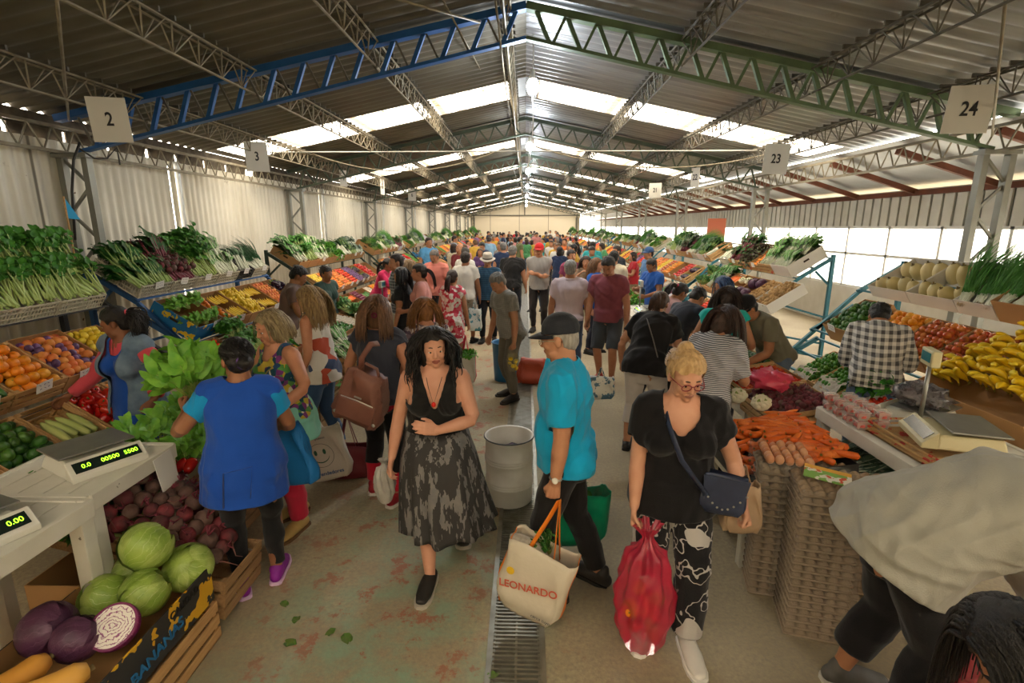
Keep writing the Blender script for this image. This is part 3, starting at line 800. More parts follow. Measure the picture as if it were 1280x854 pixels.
def shoe_mb(B, sd, e=.006, kind='sneaker'):
    A = B.An[sd]; s = B.s; z0 = A.z-.085*s; pit = R(B.k.get('heel'+sd, 0)); M = Matrix.Rotation(B.fdir[sd], 3, 'Z') @ Matrix.Rotation(-pit, 3, 'X')
    def P(y, z): return V(A.x, A.y, z0)+M@V(0, -y*s, z*s)
    ax = M@V(1, 0, 0)
    up = [tube_np([P(-.045, .045), P(.02, .05), P(.09, .045), P(.15, .033), P(.195, .030)], [(.032*s+e), (.040*s+e), (.046*s+e), (.043*s+e), (.030*s+e)], [(.034*s+e), (.044*s+e), (.034*s+e), (.022*s+e), (.015*s+e)], ax, 14, 3)]
    if kind != 'flat': up.append(tube_np([P(-.01, .09), P(0, .04)], [.040*s+e, .038*s+e], None, ax, 12, 1))
    so = MB(); prof = [(-.082, .018), (-.07, .033), (-.02, .040), (.05, .042), (.11, .051), (.17, .049), (.215, .034), (.232, .014)]
    vs = []; 
    for z in (0.0, .022):
        for (y, x) in prof: vs.append(P(y, z)+ax*(x*s+.004)*1)
        for (y, x) in prof[::-1]: vs.append(P(y, z)-ax*(x*s+.004))
    n = len(prof)*2; fs = [tuple(range(n)), tuple(range(n, 2*n))[::-1]]+[(i, (i+1) % n, n+(i+1) % n, n+i) for i in range(n)]
    so.add(vs, fs); return up, so
VOX = {'near': .0068, 'close': .0088, 'mid': .0115, 'far': .017}
def tcoords(B, p):
    """torso coordinates of points p: height along the spine, side, forward, ellipse norm"""
    zs = np.linspace(-.45, .66, 75); Q = []; DD = []; S = []; F = []
    for z in zs:
        q, d = B.at(float(z)); sv = B.sidev(float(z)); sv = (sv-d*sv.dot(d)).normalized(); f = -(d.cross(sv)); f = -f if f.y > 0 else f
        Q.append(q); DD.append(d); S.append(sv); F.append(f)
    Q = np.array(Q); DD = np.array(DD); S = np.array(S); F = np.array(F)
    out = np.empty((len(p), 4))
    for i in range(0, len(p), 20000):
        a = p[i:i+20000, None, :]-Q[None]; along = (a*DD[None]).sum(2); perp = (a*a).sum(2)
        j = np.argmin(perp, 1); r = np.arange(len(j)); v = a[r, j]
        out[i:i+20000, 0] = zs[j]; out[i:i+20000, 1] = (v*S[j]).sum(1); out[i:i+20000, 2] = (v*F[j]).sum(1)
    A = np.interp(out[:, 0], B.zs, B.A); D = np.interp(out[:, 0], B.zs, B.D)
    out[:, 3] = np.sqrt((out[:, 1]/A)**2+(out[:, 2]/D)**2); return out
def armcoords(B, sd, p):
    S, E, W = (np.array(x) for x in (B.S[sd], B.E[sd], B.Wr[sd]))
    def seg(a, b):
        v = b-a; t = ((p-a)@v)/(v@v); tc = np.clip(t, 0, 1); d = np.linalg.norm(p-(a+tc[:, None]*v), axis=1); return t, d
    t1, d1 = seg(S, E); t2, d2 = seg(E, W); first = d1 <= d2
    t = np.where(first, np.minimum(t1, 1.0), 1+np.maximum(t2, 0)); d = np.minimum(d1, d2)
    r = np.interp(t, [0, .45, .9, 1.1, 1.35, 2], B.ar); return t, d/r
def hcoords(B, p):
    M = np.array(B.Mh.transposed()); return (p-np.array(B.hc))@M.T/B.hs
def finish(B, me, name, m, parent, solid=0, mats=None):
    o = bpy.data.objects.new(name, me); me.materials.clear()
    for x in (mats or [m]): me.materials.append(x)
    link(o, parent)
    if solid and not (parent is not None and parent.get('lod') in ('far', 'mid')):
        s = o.modifiers.new('s', 'SOLIDIFY'); s.thickness = solid; s.offset = -1; s.use_rim_only = True
    return o
def top(B, parent, m, vox, z0=-.04, z1=.53, e=.014, sleeve=.55, es=None, flare=0, neck=None, name='shirt', wr=.0085, arms=True, cut=None, sl2=None, bottom_e=None, armhole=None):
    """a shirt, vest or dress top. neck(x, f, z) -> True where skin shows"""
    es = e+.004 if es is None else es; pr = B.torso(e, min(z0-.03, -.0) if z0 < 0 else z0-.03, z1, flare=flare)
    if z0 < -.04:
        # hang from the hips
        P, A, D = [], [], []; 
        for z in np.linspace(.10, z0-.03, 5):
            z = float(z); q, d = B.at(z); P.append(q); hz = max(z, 0.0); x = flare*(.10-z)/(.14-z0)
            A.append(float(np.interp(hz, B.zs, B.A))+e+x); D.append(float(np.interp(hz, B.zs, B.D))+e+x+.02*B.w)
        pr.append(tube_np(P, A, D, B.sidev(0), 22, 1))
    if sleeve > 0 and arms:
        for sd in 'LR':
            t1 = (sl2 or {}).get(sd, sleeve); pr += B.arm(sd, es, 0, min(2.0, t1+.04), ew=es+.004)
    me = remesh(pr, vox, 10); wrinkle(me, wr, seed=len(name)+int(B.h*1000), sc=.9)
    p = me_np(me); tc = tcoords(B, p); keep = np.ones(len(p), bool)
    isarm = np.zeros(len(p), bool)
    for sd in 'LR':
        t, n = armcoords(B, sd, p); a = (n < tc[:, 3]*1.0) & (n < 2.6) if sleeve > 0 else (t > .15) & (n < 1.0) & (tc[:, 3] > 1.35)
        isarm |= a; t1 = (sl2 or {}).get(sd, sleeve); keep &= ~(a & (t > t1) & (t < t1+.3)) if sleeve > 0 else ~a
    keep &= ~((tc[:, 0] < z0) & ~isarm)
    hc = hcoords(B, p); keep &= ~((tc[:, 0] > .515) & ~isarm & (np.hypot(tc[:, 1], tc[:, 2]) < .075*B.s*(.6+.4*B.w)))
    if neck: keep &= ~(neck(tc[:, 1]/B.s, tc[:, 2]/B.s, tc[:, 0]) & ~(isarm & (sleeve > .1)))
    if armhole:
        keep &= ~(armhole(np.abs(tc[:, 1])/B.s, tc[:, 2]/B.s, tc[:, 0]))
    if cut is not None: keep &= ~cut(p)
    return finish(B, cutmesh(me, keep), name, m, parent, .004)
def trousers(B, parent, m, vox, t1=1.93, e=.010, ew=.018, name='trousers', zw=.12, wr=.0075, flare=None):
    pr = B.torso(.002, -.08, zw+.02, belly=False)
    for sd in 'LR': pr += B.leg(sd, e, 0, min(2.0, t1+.03), ew=ew if flare is None else flare)
    me = remesh(pr, vox, 8); wrinkle(me, wr, seed=len(name)+3, sc=.8, vert=1.2, mask=lambda q: np.clip((-.03-tcoords(B, q)[:, 0])/.12, 0, 1))
    p = me_np(me); keep = np.ones(len(p), bool); tc = tcoords(B, p)
    for sd in 'LR':
        Hh, K, A = (np.array(x) for x in (B.H[sd], B.K[sd], B.An[sd]))
        a, b, t = (K, A, t1-1) if t1 > 1 else (Hh, K, t1)
        v = b-a; tt = ((p-a)@v)/(v@v); d = np.linalg.norm(p-(a+np.clip(tt, -.1, 1.2)[:, None]*v), axis=1)
        keep &= ~((tt > t) & (d < .15*B.s))
    keep &= ~(tc[:, 0] > zw)
    return finish(B, cutmesh(me, keep), name, m, parent, .004)
def skirt(B, parent, m, z_top=.13, length=.62, flare=.10, folds=11, amp=.018, name='skirt', sway=(0, 0)):
    n = 96; rows = 22; vs = []; s = B.s
    q0, _ = B.at(z_top); a0 = float(np.interp(z_top, B.zs, B.A)); d0 = float(np.interp(z_top, B.zs, B.D))
    for j in range(rows+1):
        t = j/rows; z = q0.z-length*t; hz = min(1, t*3.2); 
        aw = a0+.014+(max(B.A[1], a0)-a0+.012)*math.sin(hz*PI/2)+flare*max(0, t-.15)*1.1
        dw = d0+.016+(max(B.D[1]+.05*B.w, d0)-d0+.012)*math.sin(hz*PI/2)+flare*1.1*max(0, t-.15)
        c = V(q0.x*(1-t)+B.pel.x*t+sway[0]*t*t, q0.y*(1-t)+(B.pel.y+.01)*t+sway[1]*t*t, 0)
        for k in range(n):
            a = 2*PI*k/n; f = amp*1.25*t**1.2*(math.sin(folds*a+.9*math.sin(3*a)+.5*t)+.5*math.sin((folds*1.7//1)*a+2))
            vs.append((c.x+math.cos(a)*(aw+f), c.y+math.sin(a)*(dw+f), z+.012*math.sin(5*a+1)*t))
    fs = [(j*n+k, (j+1)*n+k, (j+1)*n+(k+1) % n, j*n+(k+1) % n) for j in range(rows) for k in range(n)]
    o = mesh_obj(name, vs, fs, m, parent, True); q = o.modifiers.new('s', 'SOLIDIFY'); q.thickness = .004; return o
def hair(B, parent, m, style='short', q='near', length=.3, e=.014, hairline=.072, seed=1, curl=.0, n=None, part=0, tie=None, back=0, fringe=0, vol=0):
    h = B.hs; pr = []; rr = random.Random(seed)
    def E_(c, r): pr.append(sphere_np(B.hp(*c), tuple(x*h for x in r), B.Mh, 18))
    E_((0, .020, .045), (.083+e, .098+e, .085+e)); 
    if style in ('short', 'bob', 'long', 'pony', 'bun', 'curly'): E_((0, .055, -.01), (.070+e, .060+e, .075+e*.5))
    if style == 'bob':
        for g in (-1, 1): E_((g*.062, .02, -.045), (.032+vol, .06+vol, .075+vol))
        E_((0, .065, -.05), (.075+vol, .045+vol, .07+vol))
    if style == 'long':
        for g in (-1, 1): E_((g*.068, .025, -.05), (.026+vol*.6, .055+vol, .09))
        E_((0, .07, -.06), (.078+vol, .04+vol, .10))
    if style == 'bun':
        b = tie or (0, .13, .0); E_(b, (.046, .04, .046)); E_((b[0]*.8, b[1]*.8, b[2]*.8+.02), (.03, .04, .03))
    if style == 'balding': pass
    vx = VOX[q]*.8 if q == 'near' else VOX[q]*.8
    me = remesh(pr, vx, 2); wrinkle(me, .0035 if q != 'far' else .005, seed, 2.2, 1.0)
    p = me_np(me); hc = hcoords(B, p); x, y, z = hc.T; ax = np.abs(x)
    wob = .006*np.sin(x*90+seed)+.004*np.sin(x*210)
    face = (y < -.035) & (z < hairline+wob-ax*.25*(1 if fringe == 0 else .3)) & (ax < .2)
    if style in ('bob', 'long') : face &= ~((ax > .066) & (y > -.055))
    side = (y < .035) & (z < (-.005 if style in ('short', 'bun', 'pony', 'curly') else -.2)) & (y > -.2)
    low = (z < -.085) & (y > -.2) if style == 'short' else (z < -.30)
    earz = (np.hypot(y-.012, (z+.012)*.8) < .026) & (ax > .06) & (style in ('short', 'bun', 'pony'))
    keep = ~(face | side | low | earz)
    if style == 'balding': keep = (z < .055) & (y > -.005) & (z > -.08) & ~earz
    cutmesh(me, keep)
    # strands
    if e < .006: cutmesh(me, hcoords(B, me_np(me))[:, 2] < .075)
    N = 0 if e < .006 else n if n is not None else {'near': 260, 'close': 200, 'mid': 110, 'far': 0}[q]
    mb = MB()
    if style == 'short' or style == 'balding': N = N//2
    qs, ds = B.at(.40); sr = V((.165 if B.g == 'f' else .19)*B.s*(.5+.5*B.w)+.035, B.D[6]+.03, .17)
    tiep = tie or (0, .125, .03)
    for i in range(N):
        th = rr.uniform(-1, 1)*PI; ph = math.acos(rr.uniform(-.15, 1))
        if style == 'pony':
            a = rr.uniform(0, 2*PI); r0 = rr.uniform(0, .020); P0 = V(tiep[0]+math.cos(a)*r0, tiep[1]+.0, tiep[2]+math.sin(a)*r0); d = V(math.cos(a)*.25, 1, .1+math.sin(a)*.25); L = length*rr.uniform(.75, 1.0)
        elif style == 'bun' or style == 'curly' or style in ('short', 'balding'):
            P0 = V(math.sin(ph)*math.sin(th)*(.083+e), .020+math.sin(ph)*math.cos(th)*(.098+e), .045+math.cos(ph)*(.085+e)); 
            if P0.y < -.03 and P0.z < hairline+.01: continue
            if P0.z < 0 and P0.y < .04: continue
            if style == 'balding' and P0.z > .05: continue
            d = V(P0.x*1.5, 1.0+P0.y*2, -.55+P0.z*2) if style != 'bun' else V(-P0.x*2, 1, -.2); L = rr.uniform(.018, .035) if style != 'bun' else .05
            if style == 'curly': L = .06
        else:
            P0 = V(math.sin(ph)*math.sin(th)*(.083+e*.7), .020+math.sin(ph)*math.cos(th)*(.098+e*.7), .045+math.cos(ph)*(.085+e*.7))
            if P0.y < -.035 and P0.z < hairline+.02: continue
            sgn = 1 if P0.x > part else -1
            d = V(sgn*.8, .35 if P0.y > -.05 else .15, -.1); L = length*rr.uniform(.7, 1.05)+max(0, P0.z)*.9
        p0 = B.hp(*P0); dd = (B.Mh@d).normalized(); ns = max(3, int(L/.028)) if L > .08 else 3; st = L/ns
        pts = [p0]; pc = p0.copy(); w1, w2, w3 = rr.uniform(0, 6), rr.uniform(0, 6), rr.uniform(30, 50); lay = rr.uniform(0, .018)
        for j in range(ns):
            g = .30 if L > .08 else .05
            dd = (dd*(1-g)+V(0, 0, -1)*g)
            if curl: dd = dd+V(math.sin(w1+j*st*w3), math.cos(w2+j*st*w3), 0)*curl
            if back: dd = dd+B.Mh@V(0, back, 0)*max(0, 1-j/4)
            dd.normalize(); pc = pc+dd*st
            if L > .08:
                lh = B.Mh.transposed()@(pc-B.hc)/h-V(0, .018, .02); el = V(lh.x/(.088+e*.4+lay), lh.y/(.104+e*.4+lay), lh.z/(.115+e*.4)); ln = el.length
                if ln < 1: lh = V(lh.x/ln, lh.y/ln, lh.z/ln); pc = B.hc+B.Mh@((lh+V(0, .018, .02))*h)
                if lh.y < -.03 and abs(lh.x) < .085 and lh.z < .06 and lh.z > -.2: 
                    pc += B.Mh@V((.085-abs(lh.x))*(1 if lh.x > 0 else -1)*h*.8, 0, 0)
                tl = pc-qs; et = V(tl.x/(sr.x+lay), tl.y/(sr.y+lay), tl.z/sr.z); ln = et.length
                if ln < 1: pc = qs+V(tl.x, tl.y/ln if abs(tl.y) > .02 else tl.y, tl.z/ln)
            pts.append(pc.copy())
        r0 = (.0065 if q in ('near', 'close') else .009)*(1 if L > .08 else .55)
        mb.tube(pts, [r0*(1-.75*(k/ns)**2) for k in range(ns+1)], 5 if q in ('near', 'close') else 4, flat=.6)
    if mb.v:
        b = bpy.data.meshes.new('x'); b.from_pydata(mb.v, [], mb.f); b.update()
        import bmesh
        bm = bmesh.new(); bm.from_mesh(me); bm.from_mesh(b); bm.to_mesh(me); bm.free(); bpy.data.meshes.remove(b)
        me.polygons.foreach_set('use_smooth', [True]*len(me.polygons))
    return finish(B, me, 'hair', m, parent)
def hairmat(c, c2=None):
    return mat('hair_'+c.strip('#'), c, .45, noise=.9, nscale=22, col2=c2 or '#%02x%02x%02x' % tuple(int(x*255*.55) for x in [int(c.strip('#')[i:i+2], 16)/255 for i in (0, 2, 4)]), bump=.6, bscale=140, stretch=(3, 3, .4))
def eyes(B, parent):
    mw = mat('eye_white', '#e8e2da', .2); mi = mat('eye_iris', '#2c1a10', .15)
    for g in (-1, 1):
        c = B.hp(g*.031, -.0735, -.004); mb = MB(); mb.ell(c, (.0155*B.hs,)*3, 12); mb.ell(c+B.Mh@V(0, -.0115*B.hs, -.001*B.hs), (.0085*B.hs, .0055*B.hs, .0085*B.hs), 10, B.Mh, 1)
        mb.build('eye', mats=[mw, mi], parent=parent, smooth=True)
def brows(B, parent, m):
    for g in (-1, 1):
        mb = MB(); mb.tube([B.hp(g*.016, -.0915, .0245), B.hp(g*.031, -.0925, .029), B.hp(g*.050, -.081, .024)], [.003*B.hs, .0042*B.hs, .002*B.hs], 6, flat=.6); mb.build('eyebrow', m, parent, True)
def lips_index(B, me, slot):
    p = me_np(me); hc = hcoords(B, p)
    k = ((hc[:, 0]/.027)**2+((hc[:, 2]+.070)/.0135)**2 < 1) & (hc[:, 1] < -.082)
    for poly in me.polygons:
        if k[poly.vertices[0]]: poly.material_index = slot
def glasses(B, parent, m):
    mb = MB()
    for g in (-1, 1):
        pts = [B.hp(g*.034+.027*math.cos(a), -.103, -.004+.019*math.sin(a)) for a in [2*PI*i/14 for i in range(15)]]; mb.tube(pts, .0028, 5)
        mb.tube([B.hp(g*.061, -.101, .004), B.hp(g*.084, -.03, .0), B.hp(g*.088, .015, -.002)], .0024, 5)
    mb.tube([B.hp(-.008, -.106, .004), B.hp(.008, -.106, .004)], .0028, 5)
    return mb.build('glasses_frame', m, parent, True)
def cap(B, parent, m, brim=True, kind='cap', m2=None):
    h = B.hs; pr = []
    def E_(c, r): pr.append(sphere_np(B.hp(*c), tuple(x*h for x in r), B.Mh, 18))
    if kind == 'cap':
        E_((0, .020, .055), (.100, .115, .098)); me = remesh(pr, .006, 2); hc = hcoords(B, me_np(me)); cutmesh(me, hc[:, 2] > .035-.10*np.maximum(0, hc[:, 1])); o = finish(B, me, 'cap', m, parent, .004)
        mb = MB(); vs = []; n = 12
        for j in range(6):
            for i in range(n+1):
                a = PI*(i/n); r = .098+.075*(j/5)*math.sin(a)**.7; vs.append(B.hp(math.cos(a)*(.098-.002*j), .0-math.sin(a)*r-.01*(j > 0), .046-.022*(j/5)-.012*math.cos(a)**2))
        mb.add(vs, [(j*(n+1)+i, j*(n+1)+i+1, (j+1)*(n+1)+i+1, (j+1)*(n+1)+i) for j in range(5) for i in range(n)]); b = mb.build('visor', m2 or m, o, True); q = b.modifiers.new('s', 'SOLIDIFY'); q.thickness = .004
    else:
        mb = MB(); c0 = B.hp(0, .02, .05); prof = [(.165, -.012), (.150, -.006), (.105, .0), (.103, .03), (.098, .085), (.085, .112), (.05, .108), (.001, .106)]
        vs = []; n = 28
        for (r, z) in prof:
            for k in range(n):
                a = 2*PI*k/n; vs.append(B.hp(r*math.cos(a)*.95, .02+r*math.sin(a)*1.1, .05+z+.010*math.cos(2*a)*(r > .12)))
        mb.add(vs, [(i*n+k, i*n+(k+1) % n, (i+1)*n+(k+1) % n, (i+1)*n+k) for i in range(len(prof)-1) for k in range(n)]); o = mb.build('hat', m, parent, True); q = o.modifiers.new('s', 'SOLIDIFY'); q.thickness = .004
        mb = MB(); vs = []
        for z in (.052, .078):
            for k in range(n): a = 2*PI*k/n; vs.append(B.hp(.107*math.cos(a)*.95, .02+.107*math.sin(a)*1.1, z))
        mb.add(vs, [(k, (k+1) % n, n+(k+1) % n, n+k) for k in range(n)]); mb.build('hat_band', m2, o, True)
    return o
def person(x, y, rz, label, spec, skin='b98463', q='near', clothes=(), hairspec=None, shoes=('#2a2624', '#d8d4cc', 'sneaker'), extra=None, group=None, z=0, face=True, lip='#8f4a3f', no_legs=False):
    B = Body(**spec); vox = VOX[q]; pr = B.torso(0)+B.head()
    for sd in 'LR': pr += B.arm(sd)+B.hand(sd)+B.leg(sd)+B.foot(sd)
    me = remesh(pr, vox if q != 'near' else .0060, 2, .45, 'person')
    ms = skinmat(skin); lm = mat('lips_'+lip.strip('#'), lip, .4)
    o = finish(B, me, 'person', None, None, 0, [ms, lm]); me.name = 'person'
    if q != 'far': lips_index(B, me, 1)
    o.location = (x, y, z); o.rotation_euler = (0, 0, R(rz)); tag(o, label, 'person', group)
    B.o = o; o['lod'] = q
    if q != 'far' and face: eyes(B, o)
    for c in clothes:
        c = dict(c); f = c.pop('f'); 
        if f in (top, trousers): f(B, o, vox=vox*1.05, **c)
        else: f(B, o, **c)
    if hairspec:
        hs = dict(hairspec); hc_ = hs.pop('c'); hm = hairmat(hc_, hs.pop('c2', None)); hair(B, o, hm, q=q, **hs)
        if q != 'far' and face: brows(B, o, hairmat(hs.get('brow', '#3a2a20')))
    if shoes:
        for sd in 'LR':
            up, so = shoe_mb(B, sd, kind=shoes[2]); me = remesh(up, min(vox, .009), 1); sh = finish(B, me, 'shoe', mat('shoe_'+shoes[0].strip('#'), shoes[0], .6, noise=.2, nscale=10, bump=.2), o)
            p = me_np(me); z0 = B.An[sd].z-.085*B.s
            if shoes[2] != 'x': cutmesh(me, np.ones(len(p), bool))
            so.build('sole', mat('sole_'+shoes[1].strip('#'), shoes[1], .6), sh)
    if extra: extra(B, o)
    del o['lod']
    return o, B
# ================================================================ PRODUCE: one mesh of each kind, copied as objects of their own
PROTO = {}
def hide_proto(o):      # prototypes are placed by the first use, never left unused
    return o
def rough_ball(r, sx=1, sy=1, sz=1, n=14, amp=.02, seed=0, freq=3, dimple=0, stem=None):
    m = max(6, n*2//3); vs = []
    for i in range(m+1):
        t = PI*i/m
        for k in range(n):
            a = 2*PI*k/n; d = V(math.sin(t)*math.cos(a), math.sin(t)*math.sin(a), -math.cos(t))
            q = 1+amp*mnoise.noise(d*freq+V(seed, 0, 0))*2-dimple*(max(0, abs(d.z)-.75)/.25)**2*.5
            vs.append((d.x*r*sx*q, d.y*r*sy*q, d.z*r*sz*q))
    return vs, [(i*n+k, i*n+(k+1) % n, (i+1)*n+(k+1) % n, (i+1)*n+k) for i in range(m) for k in range(n)]
def proto(kind, i=0):
    key = (kind, i)
    if key in PROTO: return PROTO[key]
    sd = hash(kind) % 97+i*13 if False else sum(map(ord, kind)) % 97+i*13; rr = random.Random(sd); parts = []   # parts: (name, mesh)
    def M_(name, mb, mats, smooth=True):
        me = bpy.data.meshes.new(name); me.from_pydata(mb.v, [], mb.f)
        for x in mats: me.materials.append(x)
        me.polygons.foreach_set('material_index', mb.m); me.polygons.foreach_set('use_smooth', [smooth]*len(me.polygons)); me.update(); return me
    mb = MB(); n = None
    def ball(name, r, m, **k):
        b = MB(); v, f = rough_ball(r, seed=sd, **k); b.add(v, f); parts.append((name, M_(name, b, [m])))
    def stalk(name, r, z, m, h=.012, w=.003):
        b = MB(); b.tube([(0, 0, z-.004), (.002, 0, z+h*.5), (.004, .002, z+h)], [w*1.4, w, w*1.2], 6); b.lathe([(w*3, z-.001), (w*1.2, z+.002)], 5); parts.append((name, M_(name, b, [m])))
    gm = mat('green_stem', '#5f7a2e', .6)
    if kind == 'orange': ball('orange', .042, mat('orange_peel_%d' % (i % 3), ('#f08c14', '#ee9a1c', '#e9a72a')[i % 3], .42, noise=.4, nscale=12, col2='#e07a0c', bump=.35, bscale=180), dimple=.1, amp=.012); stalk('stem_scar', .04, .038, gm, .003, .003)
    elif kind == 'tomato': ball('tomato', .036, mat('tomato_skin_%d' % (i % 3), ('#d63a1c', '#e04a20', '#cf2f18')[i % 3], .22, noise=.5, nscale=6, col2='#c12812'), sz=.82, dimple=.18, amp=.03); stalk('calyx', .03, .026, gm, .008, .003)
    elif kind == 'cherry_tomato': ball('cherry_tomato', .016, mat('cherry_tomato_skin_%d' % (i % 3), ('#dd3b1a', '#e25a22', '#c92c17')[i % 3], .22))
    elif kind == 'lime': ball('lime', .027, mat('lime_skin_%d' % (i % 3), ('#4c8a22', '#3f7a1e', '#6a9c2a')[i % 3], .35, noise=.5, nscale=10, col2='#2f6015', bump=.2, bscale=120), sz=1.15, amp=.02)
    elif kind == 'avocado': ball('avocado', .036, mat('avocado_skin_%d' % (i % 3), ('#3f7426', '#2f5e1e', '#55842c')[i % 3], .4, noise=.7, nscale=14, col2='#24481a', bump=.4, bscale=90), sz=1.25, amp=.02)
    elif kind == 'green_pepper':
        b = MB(); n_ = 20; prof = [(.004, -.048), (.020, -.05), (.031, -.03), (.036, 0), (.038, .028), (.030, .044), (.012, .040), (.003, .036)]; vs = []
        for (r, z) in prof:
            for k in range(n_): a = 2*PI*k/n_; q = 1-.12*abs(math.cos(1.5*a+i)); vs.append((r*q*math.cos(a), r*q*math.sin(a), z))
        b.add(vs, [(j*n_+k, j*n_+(k+1) % n_, (j+1)*n_+(k+1) % n_, (j+1)*n_+k) for j in range(len(prof)-1) for k in range(n_)]); parts.append(('green_pepper', M_('green_pepper', b, [mat('pepper_skin_green_%d' % (i % 3), ('#2f6a1c', '#3d7d24')[i % 2], .2, noise=.3, nscale=5)]))); stalk('stem', .03, .036, gm, .018, .005)
    elif kind == 'red_pepper':
        b = MB(); n_ = 20; prof = [(.004, -.048), (.020, -.05), (.031, -.03), (.036, 0), (.038, .028), (.030, .044), (.012, .040), (.003, .036)]; vs = []
        for (r, z) in prof:
            for k in range(n_): a = 2*PI*k/n_; q = 1-.12*abs(math.cos(1.5*a+i)); vs.append((r*q*math.cos(a), r*q*math.sin(a), z))
        b.add(vs, [(j*n_+k, j*n_+(k+1) % n_, (j+1)*n_+(k+1) % n_, (j+1)*n_+k) for j in range(len(prof)-1) for k in range(n_)]); parts.append(('red_pepper', M_('red_pepper', b, [mat('pepper_skin_red_%d' % (i % 3), ('#b81c16', '#c9301a')[i % 2], .2, noise=.3, nscale=5)]))); stalk('stem', .03, .036, gm, .018, .005)
    elif kind == 'plum': ball('plum', .025, mat('plum_skin_%d' % (i % 3), ('#5a2a5c', '#6b3a74', '#4a2450')[i % 3], .45, noise=.8, nscale=8, col2='#8a6a9c'), sz=1.15, amp=.02)
    elif kind == 'peach': ball('peach', .033, mat('peach_skin_%d' % (i % 3), ('#d8542c', '#c9402e', '#e07a3a')[i % 3], .6, noise=1, nscale=9, col2='#e8a24a'), dimple=.12, amp=.02)
    elif kind == 'apple': ball('apple', .035, mat('apple_skin_%d' % (i % 3), ('#b32a22', '#c4402a', '#a01f20')[i % 3], .25, noise=.9, nscale=11, col2='#d8903c'), sz=.92, dimple=.3, amp=.015); stalk('stem', .03, .024, mat('brown_stem', '#5a4426', .8), .015, .0018)
    elif kind == 'lemon': ball('lemon', .028, mat('lemon_peel_%d' % (i % 3), ('#e8c52a', '#dfbb22', '#ecd03c')[i % 3], .4, bump=.3, bscale=150), sz=1.3, amp=.02)
    elif kind == 'mandarin': ball('mandarin', .030, mat('mandarin_peel_%d' % (i % 3), ('#ec8a1e', '#e2761a', '#f09a2c')[i % 3], .4, bump=.3, bscale=170), sz=.85, dimple=.15, amp=.02)
    elif kind == 'potato': ball('potato', .036, mat('potato_skin_%d' % (i % 3), ('#b08a55', '#9c7846', '#c09c66')[i % 3], .85, noise=.5, nscale=14, col2='#7d5c36', bump=.3, bscale=60), sx=.8, sz=1.4, amp=.09, freq=2)
    elif kind == 'onion': ball('onion', .036, mat('onion_skin_%d' % (i % 3), ('#c48a4a', '#b3763a')[i % 2], .4, noise=.6, nscale=8, col2='#8e5226', stretch=(6, 6, .6)), sz=.95, amp=.02); stalk('neck', .03, .034, mat('onion_neck', '#c9a66c', .8), .02, .004)
    elif kind == 'red_onion': ball('red_onion', .038, mat('red_onion_skin', '#7a2448', .3, noise=.6, nscale=8, col2='#4f1430', stretch=(6, 6, .6)), sz=.95, amp=.02)
    elif kind == 'garlic': ball('garlic_bulb', .026, mat('garlic_skin', '#e0d6c4', .7, noise=.5, nscale=12, col2='#b9a78c'), sz=.85, amp=.06, freq=5); stalk('neck', .03, .02, mat('garlic_neck', '#cfc2a6', .8), .03, .004)
    elif kind == 'beetroot':
        b = MB(); v, f = rough_ball(.044, seed=sd, amp=.05, sz=.95, dimple=.0); b.add(v, f); m1 = mat('beet_skin_%d' % (i % 4), ('#6e2630', '#5a3a34', '#8a3038', '#74564c')[i % 4], .75, noise=1, nscale=14, col2=('#4c3830', '#7a6254', '#4a2a2a', '#4a342e')[i % 4], bump=.35, bscale=60)
        parts.append(('beetroot', M_('beetroot', b, [m1])))
        b = MB(); L = rr.uniform(.07, .16); a = rr.uniform(0, 6); b.tube([(0, 0, -.04), (.01*math.cos(a), .01*math.sin(a), -.055), (.03*math.cos(a), .03*math.sin(a), -.04-L*.6), (.05*math.cos(a+1), .05*math.sin(a+1), -.04-L)], [.010, .005, .002, .0008], 5); parts.append(('root', M_('root', b, [mat('beet_root_tail', '#7c5148', .8)])))
        b = MB()
        for j in range(4): a = rr.uniform(0, 6); b.tube([(0, 0, .038), (.012*math.cos(a), .012*math.sin(a), .055), (.025*math.cos(a), .025*math.sin(a), .075)], [.005, .004, .003], 5)
        parts.append(('stalk_stub', M_('stalk_stub', b, [mat('beet_stalk', '#7d2f3e', .6)])))
    elif kind == 'cucumber':
        b = MB(); c = rr.uniform(-.02, .02); b.tube([(-.12, 0, 0), (-.112, c*.1, 0), (-.08, c*.5, 0), (0, c, 0), (.08, c*.5, 0), (.112, c*.1, 0), (.12, 0, 0)], [.004, .014, .022, .024, .022, .015, .004], 12); parts.append(('cucumber', M_('cucumber', b, [mat('cucumber_skin_%d' % (i % 3), ('#2c5a1f', '#376a26', '#24501c')[i % 3], .35, noise=.7, nscale=4, col2='#4f8232', stretch=(.4, 6, 6), bump=.25, bscale=70)])))
        b = MB(); b.tube([(.118, 0, 0), (.13, 0, .003)], .004, 6); parts.append(('stem', M_('stem', b, [gm])))
    elif kind == 'corn':
        b = MB(); b.tube([(-.11, 0, 0), (-.10, 0, 0), (-.03, 0, 0), (.05, 0, 0), (.11, 0, 0), (.14, 0, 0)], [.008, .024, .032, .030, .018, .005], 10); parts.append(('corn_husk', M_('corn_husk', b, [mat('corn_husk_%d' % (i % 3), ('#b7c46a', '#a9bb5c')[i % 2], .6, noise=.5, nscale=5, col2='#dcdca0', stretch=(.4, 8, 8))])))
        b = MB()
        for j in range(5): b.tube([(.12, 0, 0), (.15, rr.uniform(-.01, .01), rr.uniform(-.01, .01)), (.175, rr.uniform(-.02, .02), rr.uniform(-.02, .01))], .002, 4)
        parts.append(('silk', M_('silk', b, [mat('corn_silk', '#b08a4e', .8)])))
    elif kind == 'carrot':
